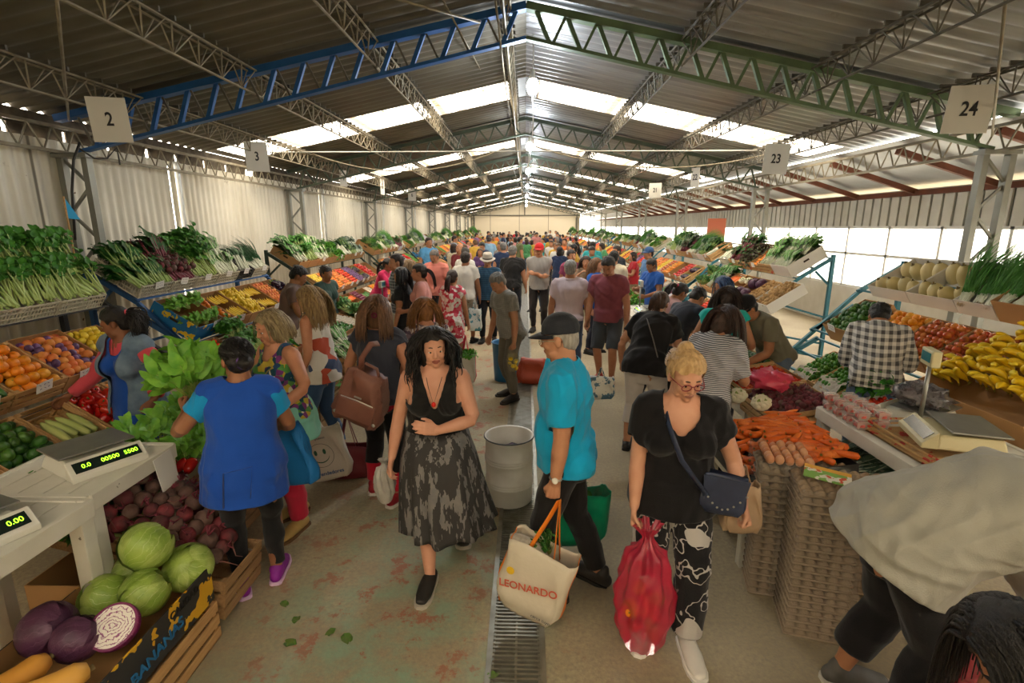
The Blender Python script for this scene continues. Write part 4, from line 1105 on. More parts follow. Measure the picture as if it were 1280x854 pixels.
        b = MB(); L = rr.uniform(.15, .21); c = rr.uniform(-.015, .015); b.tube([(-L/2, 0, 0), (-L/2+.008, 0, 0), (-L/4, c*.6, 0), (L/6, c, 0), (L/2-.02, 0, 0), (L/2, 0, 0)], [.008, .022, .023, .019, .009, .002], 10); parts.append(('carrot', M_('carrot', b, [mat('carrot_skin_%d' % (i % 3), ('#e8701c', '#df6414', '#ee8130')[i % 3], .5, noise=.4, nscale=10, col2='#c75512', bump=.2, bscale=50, stretch=(3, .7, .7))])))
        b = MB(); b.tube([(-L/2, 0, 0), (-L/2-.006, 0, .001)], [.009, .006], 7); parts.append(('crown_stub', M_('crown_stub', b, [mat('carrot_crown', '#7d6a2a', .8)])))
    elif kind == 'banana':
        b = MB(); pts = []; rs = []
        for j in range(10): t = j/9; a = (t-.5)*1.5; pts.append((math.sin(a)*.12, 0, .12-math.cos(a)*.12)); rs.append((.004, .012, .0165, .0185, .019, .019, .0175, .014, .008, .005)[j])
        b.tube(pts, rs, 6); parts.append(('banana', M_('banana', b, [mat('banana_skin_%d' % (i % 3), ('#f0c81c', '#e6bd18', '#eed234')[i % 3], .45, noise=.3, nscale=16, col2='#c9a01a')])))
        b = MB(); b.tube([pts[-1], (pts[-1][0]+.014, 0, pts[-1][2]+.012)], [.005, .006], 5); parts.append(('stem', M_('stem', b, [mat('banana_stem', '#8a7a2a', .8)])))
    elif kind == 'melon_squash':
        b = MB(); b.tube([(-.13, 0, 0), (-.12, 0, 0), (-.07, 0, 0), (0, 0, 0), (.05, 0, 0), (.10, 0, 0), (.135, 0, 0), (.142, 0, 0)], [.01, .045, .062, .050, .046, .048, .030, .004], 16); parts.append(('squash_skin', M_('squash_skin', b, [mat('butternut_skin_%d' % (i % 3), ('#dd9a3a', '#e2a849', '#d18c2e')[i % 3], .45, noise=.3, nscale=5, col2='#e8b868')])))
        b = MB(); b.tube([(.138, 0, 0), (.155, 0, .004)], [.010, .012], 6); parts.append(('stem', M_('stem', b, [mat('dry_stem', '#7c6a42', .85)])))
    elif kind == 'white_squash': ball('pale_squash', .085, mat('pale_squash_skin_%d' % (i % 3), ('#e0cf9a', '#d8c488')[i % 2], .5, noise=.4, nscale=6, col2='#c2aa6a'), sz=1.5, sx=.85, amp=.03); stalk('stem', .03, .125, mat('dry_stem', '#7c6a42', .85), .02, .008)
    elif kind == 'cabbage':
        r = .105; b = MB(); v, f = rough_ball(r*.93, n=28, amp=.03, seed=sd, sz=.92); b.add(v, f)
        parts.append(('cabbage_head', M_('cabbage_head', b, [cab_mat('cabbage_leaf_green', '#a9bd5a', '#d3dc9a', '#86a040')])))
        for j in range(7):
            parts.append(('outer_leaf', M_('outer_leaf', cup_leaf(r*(1.0+.012*j), 2*PI*j/7+rr.uniform(-.3, .3), rr.uniform(.75, 1.05), rr), [cab_mat('cabbage_outer_leaf_%d' % (j % 2), ('#9db650', '#b2c568')[j % 2], '#dbe2a8', '#7c9a38')])))
    elif kind == 'red_cabbage':
        r = .10; b = MB(); v, f = rough_ball(r*.94, n=28, amp=.03, seed=sd, sz=.92); b.add(v, f); m1 = cab_mat('red_cabbage_leaf', '#5d3450', '#8d6a82', '#43243c')
        parts.append(('cabbage_head', M_('cabbage_head', b, [m1])))
        for j in range(6): parts.append(('outer_leaf', M_('outer_leaf', cup_leaf(r*(1.0+.012*j), 2*PI*j/6+rr.uniform(-.3, .3), rr.uniform(.75, 1.0), rr), [m1])))
    elif kind == 'cut_red_cabbage':
        r = .10; b = MB(); v, f = rough_ball(r, n=28, amp=.02, seed=sd, sz=.95); v = [(x, y, min(z, .012)) for x, y, z in v]; b.add(v, f); parts.append(('cabbage_half', M_('cabbage_half', b, [cab_mat('magenta_cabbage_leaf', '#8a2560', '#b06a94', '#6a1a4c')])))
        def pat(nt, vv, base, c):
            s = nsep(nt, vv); rad = nmath(nt, 'SQRT', nmath(nt, 'ADD', nmath(nt, 'MULTIPLY', s[0], s[0]), nmath(nt, 'MULTIPLY', s[1], s[1])))
            n2 = nnoise(nt, vv, 18, 4, .6); w = nmath(nt, 'FRACT', nmath(nt, 'ADD', nmath(nt, 'MULTIPLY', rad, 55), nmath(nt, 'MULTIPLY', n2, 5)))
            a = nmix(nt, nmath(nt, 'GREATER_THAN', w, .78), srgb('#efe9de'), srgb('#9a5a84')); return nmix(nt, nmath(nt, 'GREATER_THAN', rad, .088), a, srgb('#7a2458'))
        b = MB(); b.lathe([(.001, .0135), (.05, .0135), (.098, .0125)], 28); parts.append(('cut_face', M_('cut_face', b, [mat('cut_cabbage_face', '#efe9de', .4, pattern=pat)])))
    elif kind == 'cauliflower':
        b = MB()
        for j in range(26):
            a = j*2.4; q = math.sqrt(j/26); b.ell((math.cos(a)*.06*q, math.sin(a)*.06*q, .05*(1-q*q)), (.022, .022, .02), 8)
        b.ell((0, 0, 0), (.07, .07, .05), 12); parts.append(('curd', M_('curd', b, [mat('cauliflower_curd', '#e6dfc0', .8, bump=.6, bscale=160)])))
        for j in range(6): parts.append(('outer_leaf', M_('outer_leaf', leaf_fan([(2*PI*j/6, 1)], .12, .06, rr, z=-.04, cup=.5), [cab_mat('cauli_leaf', '#a9bf6a', '#d8dea8', '#88a24a')])))
    elif kind == 'eggplant':
        b = MB(); b.tube([(-.09, 0, 0), (-.085, 0, 0), (-.05, 0, 0), (0, 0, 0), (.05, .0, 0), (.07, 0, 0)], [.006, .03, .042, .034, .024, .012], 14); parts.append(('eggplant', M_('eggplant', b, [mat('eggplant_skin', '#2c1830', .18)])))
        b = MB(); b.tube([(.055, 0, 0), (.075, 0, 0), (.10, 0, .005)], [.024, .014, .006], 7); parts.append(('calyx', M_('calyx', b, [gm])))
    elif kind == 'egg': ball('egg', .022, mat('egg_shell_%d' % (i % 3), ('#c98a5e', '#d29a70', '#bf7c50')[i % 3], .45), sz=1.15, amp=.0)
    elif kind == 'artichoke':
        b = MB()
        for j in range(40):
            t = j/40; a = j*2.4; zz = -.035+.075*t; q = .042*math.sin(PI*(.18+.8*t)); b.add(*leaf_geo(V(math.cos(a)*q*.7, math.sin(a)*q*.7, zz), V(math.cos(a)*.5, math.sin(a)*.5, 1).normalized(), V(math.cos(a), math.sin(a), 0), .035, .028, 3, .3))
        b.ell((0, 0, 0), (.034, .034, .04), 10); parts.append(('artichoke', M_('artichoke', b, [mat('artichoke_bract', '#5f7444', .7, noise=.4, nscale=12, col2='#7a6a5a')])))
    elif kind in LEAFY:
        for nm, b, ms in LEAFY[kind](rr, i): parts.append((nm, M_(nm, b, ms)))
    elif kind == 'watermelon_half':
        b = MB(); v, f = rough_ball(.13, n=24, amp=.0); v = [(x, y, min(z, 0)) for x, y, z in v]; b.add(v, f); parts.append(('rind', M_('rind', b, [mat('watermelon_rind', '#2f5a28', .4, noise=.9, nscale=6, col2='#9ab870')])))
        def pat(nt, vv, base, c):
            s = nsep(nt, vv); rad = nmath(nt, 'SQRT', nmath(nt, 'ADD', nmath(nt, 'MULTIPLY', s[0], s[0]), nmath(nt, 'MULTIPLY', s[1], s[1])))
            a = nmix(nt, nramp(nt, rad, .10, .115), srgb('#e0606a'), srgb('#f0ead0')); vo = nt.nodes.new('ShaderNodeTexVoronoi'); vo.inputs['Scale'].default_value = 38; nt.links.new(vv, vo.inputs['Vector'])
            return nmix(nt, nmath(nt, 'MULTIPLY', nmath(nt, 'LESS_THAN', vo.outputs['Distance'], .18), nmath(nt, 'LESS_THAN', rad, .09)), a, srgb('#2a1a14'))
        b = MB(); b.lathe([(.001, .002), (.128, .002)], 28); parts.append(('cut_face', M_('cut_face', b, [mat('watermelon_flesh', '#e0606a', .35, pattern=pat)])))
    else: raise KeyError(kind)
    PROTO[key] = parts; return parts
def cab_mat(name, c, vein, dark):
    def pat(nt, v, base, c_):
        s = nsep(nt, v); at = nt.nodes.new('ShaderNodeMath'); at.operation = 'ARCTAN2'; nt.links.new(s[1], at.inputs[0]); nt.links.new(s[0], at.inputs[1])
        w = nmath(nt, 'ABSOLUTE', nmath(nt, 'SINE', nmath(nt, 'ADD', nmath(nt, 'MULTIPLY', at.outputs[0], 9), nmath(nt, 'MULTIPLY', nnoise(nt, v, 14, 3), 7))))
        a = nmix(nt, nramp(nt, nnoise(nt, v, 12, 5), .35, .7), srgb(c), srgb(dark)); return nmix(nt, nmath(nt, 'MULTIPLY', nramp(nt, w, .16, .02), .45), a, srgb(vein))
    return mat(name, c, .45, bump=.4, bscale=45, pattern=pat)
def cup_leaf(r, a0, span, rr):
    b = MB(); n = 9; m = 9; vs = []; tip = rr.uniform(.35, .75)
    for i in range(n+1):
        u = i/n; th = PI*(.93-u*(.93-.25*tip)); wd = span*(math.sin(PI*(.12+.84*u))**.6)
        for k in range(m+1):
            w = (k/m-.5)*2; a = a0+w*wd; q = r*(1+.035*(u**3)+.02*w*w*u+.012*math.sin(9*w+a0*3)*u); vs.append((q*math.sin(th)*math.cos(a), q*math.sin(th)*math.sin(a), q*math.cos(th)*.93))
    b.add(vs, [(i*(m+1)+k, i*(m+1)+k+1, (i+1)*(m+1)+k+1, (i+1)*(m+1)+k) for i in range(n) for k in range(m)]); return b
def leaf_geo(p, d, nrm, L, w, n=5, curl=.3, fold=.25, wave=0, ph=0):
    """one leaf blade: starts at p, runs along d, curls over towards -nrm"""
    d = d.normalized(); s = d.cross(nrm); s = s.normalized() if s.length > 1e-4 else d.orthogonal().normalized(); nn = s.cross(d); vs = []; q = p.copy(); dd = d.copy()
    for i in range(n+1):
        u = i/n; ww = w*math.sin(PI*(.06+.90*u**.8))*.5; f = nn*(fold*ww)+nn*(wave*w*math.sin(u*14+ph)); f2 = nn*(fold*ww)-nn*(wave*w*math.sin(u*14+ph+1))
        vs += [q-s*ww+f, q, q+s*ww+f2]; dd = (dd-nn*curl/n*1.6).normalized() if curl else dd; nn = s.cross(dd); q = q+dd*L/n
    return vs, [t for i in range(n) for t in ((3*i, 3*i+1, 3*i+4, 3*i+3), (3*i+1, 3*i+2, 3*i+5, 3*i+4))]
def leaf_fan(spec, L, w, rr, z=0, cup=.3):
    b = MB()
    for a, k in spec: b.add(*leaf_geo(V(0, 0, z), V(math.cos(a), math.sin(a), cup), V(-math.cos(a)*cup, -math.sin(a)*cup, 1), L*k, w, 6, -.8, .2, .1))
    return b
LM = {}
def leafm(c, c2, key='leaf'): return mat('%s_%s' % (key, c.strip('#')), c, .5, noise=.9, nscale=22, col2=c2, bump=.3, bscale=80, spec=.4)
def L_chard(rr, i, cs=('#3d7a26', '#24561a'), stem='#dfe3c6', L=.42, wide=.11, n=13, sl=.5):
    st = MB(); lf = MB()
    for j in range(n):
        a = (j-(n-1)/2)/n*1.0+rr.uniform(-.08, .08); e = rr.uniform(.02, .45); d = V(math.sin(a)*.45, math.cos(a), e).normalized(); p = V((j-(n-1)/2)*.007, 0, rr.uniform(0, .035)); l1 = L*sl*rr.uniform(.85, 1.1)
        q = p+d*l1; st.tube([p, p+d*l1*.5, q, q+d*L*.25], [.009, .008, .005, .002], 5, flat=.6); lf.add(*leaf_geo(p+d*l1*.75, d, V(0, -.2, 1), L*.62*rr.uniform(.85, 1.15), wide*rr.uniform(.8, 1.2), 7, rr.uniform(.3, .9), .25, .13, rr.uniform(0, 6)))
        if j % 2: lf.add(*leaf_geo(p+d*l1*.7, (d+V(rr.uniform(-.5, .5), 0, .2)).normalized(), V(0, -.2, 1), L*.45, wide*.8, 6, .8, .25, .15, rr.uniform(0, 6)))
    return [('stalks', st, [mat('stalk_'+stem.strip('#'), stem, .4, noise=.3, nscale=9)]), ('leaves', lf, [leafm(*cs)])]
def L_celery(rr, i, cs=('#4f8f2c', '#2f6a1e'), stem='#b9cf7c', L=.40, n=14, lz=.032):
    st = MB(); lf = MB()
    for j in range(n):
        a = rr.uniform(-.5, .5); d = V(math.sin(a)*.5, math.cos(a), rr.uniform(.0, .45)).normalized(); p = V((j-(n-1)/2)*.008, rr.uniform(-.01, .01), rr.uniform(0, .04)); l1 = L*.62*rr.uniform(.9, 1.1)
        st.tube([p, p+d*l1*.6, p+d*l1], [.008, .006, .003], 5)
        for k in range(9):
            q = p+d*l1*rr.uniform(.62, 1.0); dd = (d+V(rr.uniform(-.9, .9), rr.uniform(-.2, .6), rr.uniform(-.4, .8))).normalized(); q2 = q+dd*rr.uniform(.03, .07); st.tube([q, q2], .0016, 3, cap=False)
            for t in range(3): lf.add(*leaf_geo(q2, (dd+V(rr.uniform(-.8, .8), rr.uniform(-.4, .4), rr.uniform(-.4, .4))).normalized(), V(rr.uniform(-.4, .4), 0, 1), lz*1.6*rr.uniform(.7, 1.3), lz*1.3, 3, .5, .3))
    return [('stalks', st, [mat('stalk_'+stem.strip('#'), stem, .4, noise=.3, nscale=9)]), ('leaves', lf, [leafm(*cs)])]
def L_scallion(rr, i, cs=('#2f6a34', '#1f4a26'), n=34, L=.5, k=1.0):
    st = MB(); lf = MB(); rt = MB()
    for j in range(n):
        a = rr.uniform(-.25, .25); d = V(math.sin(a), math.cos(a), rr.uniform(0, .2)).normalized(); p = V(rr.uniform(-.04, .04), rr.uniform(-.015, .015), rr.uniform(0, .03)); pts = [p+d*L*(.28 if k == 1 else .12)*t for t in (0, .5, 1)]
        st.tube([p-d*.012, p, *pts[1:]], [.004*k, .009*k, .006*k, .005*k], 5); q = pts[-1]; g = [q]; dd = d+V(rr.uniform(-.15, .15), 0, rr.uniform(0, .5)); 
        for t in range(5): dd = (dd+V(0, 0, -.16)).normalized(); g.append(g[-1]+dd*L*.17)
        lf.tube(g, [x*k for x in (.005, .005, .0045, .0035, .002, .0006)], 5); rt.tube([p-d*.01, p-d*.035+V(rr.uniform(-.01, .01), 0, -.008)], [.003, .0006], 4)
    return [('white_bulbs', st, [mat('scallion_white', '#e4e6cf', .4)]), ('green_tops', lf, [leafm(*cs)]), ('roots', rt, [mat('scallion_roots', '#b8a98a', .9)])]
def L_chive(rr, i): return L_scallion(rr, i, ('#5a9a3c', '#3a7428'), 120, .80, .62)
def L_herb(rr, i, cs=('#3f8a28', '#24601c'), n=26, lz=.03, L=.2):
    st = MB(); lf = MB()
    for j in range(n):
        a = rr.uniform(-.9, .9); b_ = rr.uniform(-.3, .9); d = V(math.sin(a), math.cos(a), b_).normalized(); p = V(rr.uniform(-.02, .02), 0, rr.uniform(0, .03)); l = L*rr.uniform(.6, 1); st.tube([p, p+d*l], [.0025, .0012], 4)
        for k in range(8):
            q = p+d*l*rr.uniform(.45, 1); lf.add(*leaf_geo(q, (d+V(rr.uniform(-1, 1), rr.uniform(-.6, .8), rr.uniform(-.6, 1))).normalized(), V(rr.uniform(-.5, .5), rr.uniform(-.5, 0), 1), lz*1.7*rr.uniform(.7, 1.3), lz*rr.uniform(.8, 1.2), 4, .6, .35))
    return [('stems', st, [mat('stalk_9fb75a', '#9fb75a', .5)]), ('leaves', lf, [leafm(*cs)])]
def L_lettuce(rr, i, cs=('#6aa838', '#4a8a28')):
    lf = MB(); hd = MB()
    for j in range(34):
        a = j*2.4; t = j/34; e = 1.5-1.3*t; d = V(math.cos(a), math.sin(a), e).normalized(); lf.add(*leaf_geo(V(math.cos(a)*.012, math.sin(a)*.012, -.02), d, V(-math.cos(a)*.6, -math.sin(a)*.6, 1), .10+.06*t, .09+.03*t, 6, -.5+1.3*t, .2, .22, j))
    hd.ell((0, 0, 0), (.03, .03, .04), 8); return [('leaves', lf, [leafm(*cs)]), ('heart', hd, [mat('stalk_dfe3a6', '#dfe3a6', .5)])]
def L_redlettuce(rr, i): return L_lettuce(rr, i, ('#5a2f3c', '#4a6a2c'))
def L_leek(rr, i):
    st = MB(); lf = MB(); rt = MB()
    for j in range(7):
        a = rr.uniform(-.12, .12); d = V(math.sin(a), math.cos(a), rr.uniform(0, .12)).normalized(); p = V((j-3)*.03, rr.uniform(-.02, .02), rr.uniform(0, .05)); st.tube([p-d*.01, p, p+d*.16, p+d*.26], [.008, .016, .014, .015], 8)
        for k in range(5): lf.add(*leaf_geo(p+d*.24, (d+V(rr.uniform(-.3, .3), 0, rr.uniform(-.05, .35))).normalized(), V(0, 0, 1), rr.uniform(.2, .32), .04, 6, rr.uniform(.3, 1.2), .35))
        for k in range(6): rt.tube([p-d*.01, p-d*.04+V(rr.uniform(-.015, .015), 0, rr.uniform(-.015, .01))], [.002, .0006], 3)
    return [('white_shafts', st, [mat('scallion_white', '#e4e6cf', .4)]), ('green_leaves', lf, [leafm('#3f6f3a', '#274f2a')]), ('roots', rt, [mat('scallion_roots', '#b8a98a', .9)])]
LEAFY = {'chard_bunch': L_chard, 'celery_bunch': L_celery, 'spring_onion_bunch': L_scallion, 'chive_bunch': L_chive, 'herb_bunch': L_herb, 'lettuce': L_lettuce, 'red_lettuce': L_redlettuce, 'leek_bunch': L_leek,
         'spinach_bunch': lambda r, i: L_chard(r, i, ('#2f6b24', '#1c4a18'), '#9fb86a', .30, .075, 22, .4), 'escarole_bunch': lambda r, i: L_chard(r, i, ('#5f9a34', '#3f7a24'), '#e6e9cc', .38, .08, 18, .5),
         'parsley_bunch': lambda r, i: L_herb(r, i, ('#33741f', '#1f5016'), 30, .02, .22), 'basil_bunch': lambda r, i: L_herb(r, i, ('#7fb53c', '#4f9428'), 22, .042, .2),
         'beet_leaf_bunch': lambda r, i: L_chard(r, i, ('#2f5f24', '#23461c'), '#7d2f3e', .40, .09, 14, .45), 'kale_bunch': lambda r, i: L_chard(r, i, ('#5f7f68', '#47664e'), '#c7d0b4', .32, .10, 16, .4)}
def put(kind, i, loc, rot=(0, 0, 0), sc=1, label='', cat=None, group=None, name=None, q=2):
    """a fresh object (with its parts) of one kind; q = 0 drops the small parts of things a few pixels across"""
    parts = proto(kind, i)
    if len(parts) == 1 or q == 0: root = bpy.data.objects.new(name or kind, parts[0][1]); rest = []
    elif kind in LEAFY or kind in ('cabbage', 'red_cabbage', 'cauliflower', 'cut_red_cabbage', 'watermelon_half'):
        root = bpy.data.objects.new(name or kind, None); root.empty_display_size = .03; rest = parts
    else: root = bpy.data.objects.new(name or kind, parts[0][1]); rest = parts[1:]
    COL.objects.link(root); root.location = loc; root.rotation_euler = rot; root.scale = (sc, sc, sc) if isinstance(sc, (int, float)) else sc
    for nm, me in rest:
        c = bpy.data.objects.new(nm, me); COL.objects.link(c); c.parent = root
    tag(root, label, cat or kind.replace('_', ' '), group); return root
# ================================================================ CRATES, RACKS, TABLES, SCALES
M_pine = mat('pine_slats', '#c9a06a', .7, noise=.6, nscale=7, col2='#a87b48', stretch=(1, 9, 9), bump=.2)
M_pine2 = mat('old_pine_slats', '#a8845a', .75, noise=.6, nscale=7, col2='#7d5d3c', stretch=(1, 9, 9), bump=.2)
M_kraft = mat('kraft_cardboard', '#b58a58', .8, noise=.3, nscale=5, col2='#9a7145')
M_kraftd = mat('kraft_cardboard_inner', '#a57b4c', .85, noise=.3, nscale=5)
M_plast = mat('off_white_plastic', '#cfc8b4', .5, noise=.3, nscale=6, col2='#b3ab95')
M_blackp = mat('black_plastic', '#2b2b2b', .45)
M_paper = mat('news_paper', '#c6bca6', .85, noise=.9, nscale=30, col2='#968e80')
M_bluebox = mat('blue_print_card', '#1d78b4', .6, noise=.2, nscale=5)
M_yel = mat('yellow_print', '#e0b520', .6)
M_card = mat('white_card', '#e9e6de', .6)
M_waxed = mat('white_waxed_card', '#d8d2c8', .6, noise=.3, nscale=4, col2='#c2b8aa')
def print_pat(bg, fg, scale, thr=.56):
    def fn(nt, v, base, c):
        n = nnoise(nt, v, scale, 3, .6); return nmix(nt, nmath(nt, 'GREATER_THAN', n, thr), srgb(bg), srgb(fg))
    return fn
M_banbox = mat('banana_box_print', '#1d78b4', .6, pattern=print_pat('#1a72ad', '#e2bd22', 7))
M_blackbox = mat('black_yellow_box_print', '#2a2a2c', .6, pattern=print_pat('#2c2b2c', '#d8a522', 6, .54))
M_yelbox = mat('yellow_black_box_print', '#d8a522', .6, pattern=print_pat('#d9a820', '#2c2b2c', 8, .6))
M_redbox = mat('red_print_crate', '#b08a5a', .7, pattern=print_pat('#b8935f', '#b8362a', 9, .6))
M_purplebox = mat('white_purple_box_print', '#d8d6e2', .6, pattern=print_pat('#dcdae6', '#5a55a8', 6, .6))
CR = {}
def crate_mesh(kind, w, d, h):
    key = (kind, round(w, 2), round(d, 2), round(h, 2))
    if key in CR: return CR[key]
    parts = []
    def P(name, mb, ms): 
        me = bpy.data.meshes.new(name); me.from_pydata(mb.v, [], mb.f)
        for m in ms: me.materials.append(m)
        me.polygons.foreach_set('material_index', mb.m); me.update(); parts.append((name, me))
    if kind in ('wood', 'oldwood', 'redwood'):
        m = {'wood': M_pine, 'oldwood': M_pine2, 'redwood': M_redbox}[kind]; t = .008; n = 3; sl = (h-.02*(n-1))/n
        for nm, y in (('front_slats', t/2), ('back_slats', d-t/2)):
            b = MB()
            for i in range(n): b.box((0, y, sl/2+i*(sl+.02)), (w, t, sl))
            P(nm, b, [m])
        for nm, x in (('side_slats', -w/2+t), ('side_slats', w/2-t)):
            b = MB()
            for i in range(n): b.box((x, d/2, sl/2+i*(sl+.02)), (t, d-2*t, sl))
            P(nm, b, [m])
        b = MB()
        for x in (-1, 1):
            for y in (t+.012, d-t-.012): b.box((x*(w/2-t*1.5-.012), y, h/2), (.024, .024, h))
        P('corner_posts_frame', b, [m])
        b = MB(); n = max(3, int(w/.09))
        for i in range(n): b.box((-w/2+(i+.5)*w/n, d/2, .004), (w/n-.012, d, .007))
        P('bottom_slats', b, [m])
    elif kind == 'plastic' or kind == 'blackplastic':
        m = M_plast if kind == 'plastic' else M_blackp; t = .006
        def grid(o, ux, L, nm):
            b = MB(); u = V(*ux); 
            for z in (.006, h*.33, h*.66, h-.008): b.bar(V(*o)+V(0, 0, z), V(*o)+u*L+V(0, 0, z), .006, .012 if z < h-.02 else .018)
            k = int(L/.03)
            for i in range(k+1): b.bar(V(*o)+u*L*i/k, V(*o)+u*L*i/k+V(0, 0, h), .006, .007)
            P(nm, b, [m])
        grid((-w/2, t, 0), (1, 0, 0), w, 'front_lattice'); grid((-w/2, d-t, 0), (1, 0, 0), w, 'back_lattice'); grid((-w/2+t, 0, 0), (0, 1, 0), d, 'side_lattice'); grid((w/2-t, 0, 0), (0, 1, 0), d, 'side_lattice')
        b = MB(); b.box((0, d/2, .004), (w-.01, d-.01, .006)); P('base_panel', b, [m])
    else:
        m = {'card': M_kraft, 'banbox': M_banbox, 'blackbox': M_blackbox, 'yelbox': M_yelbox, 'waxed': M_waxed, 'purple': M_purplebox, 'darkcard': M_blackp, 'whitecard': M_card}[kind]; t = .006; mi = M_kraftd if kind in ('card', 'banbox', 'blackbox', 'yelbox', 'purple') else m
        hb = h*1.0
        for nm, c, s in (('front_panel', (0, t/2, h/2), (w, t, h)), ('back_panel', (0, d-t/2, hb/2), (w, t, hb)), ('side_panel', (-w/2+t/2, d/2, h/2), (t, d-2*t, h)), ('side_panel', (w/2-t/2, d/2, h/2), (t, d-2*t, h))):
            b = MB(); b.box(c, s)
            for i, f in enumerate(b.f[:]):
                ce = sum((V(*b.v[j]) for j in f), V(0, 0, 0))/4; inn = V(0, d/2, h/2)
                nrm = (V(*b.v[f[1]])-V(*b.v[f[0]])).cross(V(*b.v[f[2]])-V(*b.v[f[0]])).normalized()
                big = abs(nrm.dot(V(1, 0, 0))) > .9 if s[0] == t else abs(nrm.y) > .9
                if big and (ce-V(*c)).dot(inn-V(*c)) > 0: b.m[i] = 1
            P(nm, b, [m, mi])
        b = MB(); b.box((0, d/2, .003), (w-.014, d-.014, .005)); P('base_panel', b, [mi])
        if kind in ('card', 'banbox', 'purple', 'waxed'):
            b = MB()
            for x in (-1, 1): b.box((x*(w/2+.0015), d/2, h*.62), (.003, .09, .028))
            P('handhold', b, [mat('dark_handhold', '#3a2a1c', .9)])
    CR[key] = parts; return parts
KN = {'wood': 'wooden_crate', 'oldwood': 'wooden_crate', 'redwood': 'wooden_crate', 'plastic': 'plastic_crate', 'blackplastic': 'plastic_crate', 'card': 'cardboard_box', 'banbox': 'cardboard_box', 'blackbox': 'cardboard_box', 'yelbox': 'cardboard_box', 'waxed': 'cardboard_box', 'purple': 'cardboard_box', 'darkcard': 'produce_tray', 'whitecard': 'cardboard_box'}
KD = {'wood': 'pale slatted wooden crate', 'oldwood': 'weathered slatted wooden crate', 'redwood': 'wooden crate with faded red print', 'plastic': 'off-white lattice plastic crate', 'blackplastic': 'black lattice plastic crate', 'card': 'brown cardboard box', 'banbox': 'blue cardboard box with yellow print', 'blackbox': 'black and yellow printed cardboard box', 'yelbox': 'yellow and black printed cardboard box', 'waxed': 'whitish printed cardboard box', 'purple': 'white box with violet print', 'darkcard': 'black produce tray', 'whitecard': 'white cardboard box'}
def crate(kind, w, d, h, loc, rot, label):
    o = empty(KN[kind], loc, rot=rot, label=label, cat='crate' if 'crate' in KN[kind] else ('tray' if 'tray' in KN[kind] else 'box'))
    for nm, me in crate_mesh(kind, w, d, h):
        c = bpy.data.objects.new(nm, me); COL.objects.link(c); c.parent = o
    return o
def mtx(loc, rot):
    from mathutils import Euler
    return Matrix.Translation(Vector(loc)) @ Euler(rot, 'XYZ').to_matrix().to_4x4()
PR = {}     # radius along the surface for packing
SIZE = dict(orange=.042, tomato=.036, cherry_tomato=.016, lime=.028, avocado=.037, green_pepper=.038, red_pepper=.038, plum=.026, peach=.033, apple=.035, lemon=.029, mandarin=.030, potato=.036, onion=.036, red_onion=.038, garlic=.026, beetroot=.044, egg=.022, artichoke=.045)
CNT = {}
HEAP = {}
def heap_mesh(kind, w, d, amp=.05):
    key = (kind, round(w, 1), round(d, 1))
    if key in HEAP: return HEAP[key]
    r = SIZE.get(kind, .035); me0 = proto(kind, 0)[0][1]; m = me0.materials[0]; b = MB(); rr = random.Random(5); s = 2*r*.98; j = 0; y = r
    while y < d-r*.5:
        x = -w/2+r+(r if j % 2 else 0)
        while x < w/2-r*.5:
            v, f = rough_ball(r*rr.uniform(.9, 1.05), n=7, amp=.02); z = amp*math.sin(PI*(x/w+.5))*math.sin(PI*y/d)+rr.uniform(-.006, .006)
            b.add([(a+x, c+y, e+z) for a, c, e in v], f); x += s
        y += s*.87; j += 1
    b.box((0, d/2, -r*.6), (w, d, r*.4))
    me = bpy.data.meshes.new('heap'); me.from_pydata(b.v, [], b.f); me.materials.append(m); me.polygons.foreach_set('use_smooth', [True]*len(me.polygons)); me.update(); HEAP[key] = me; return me
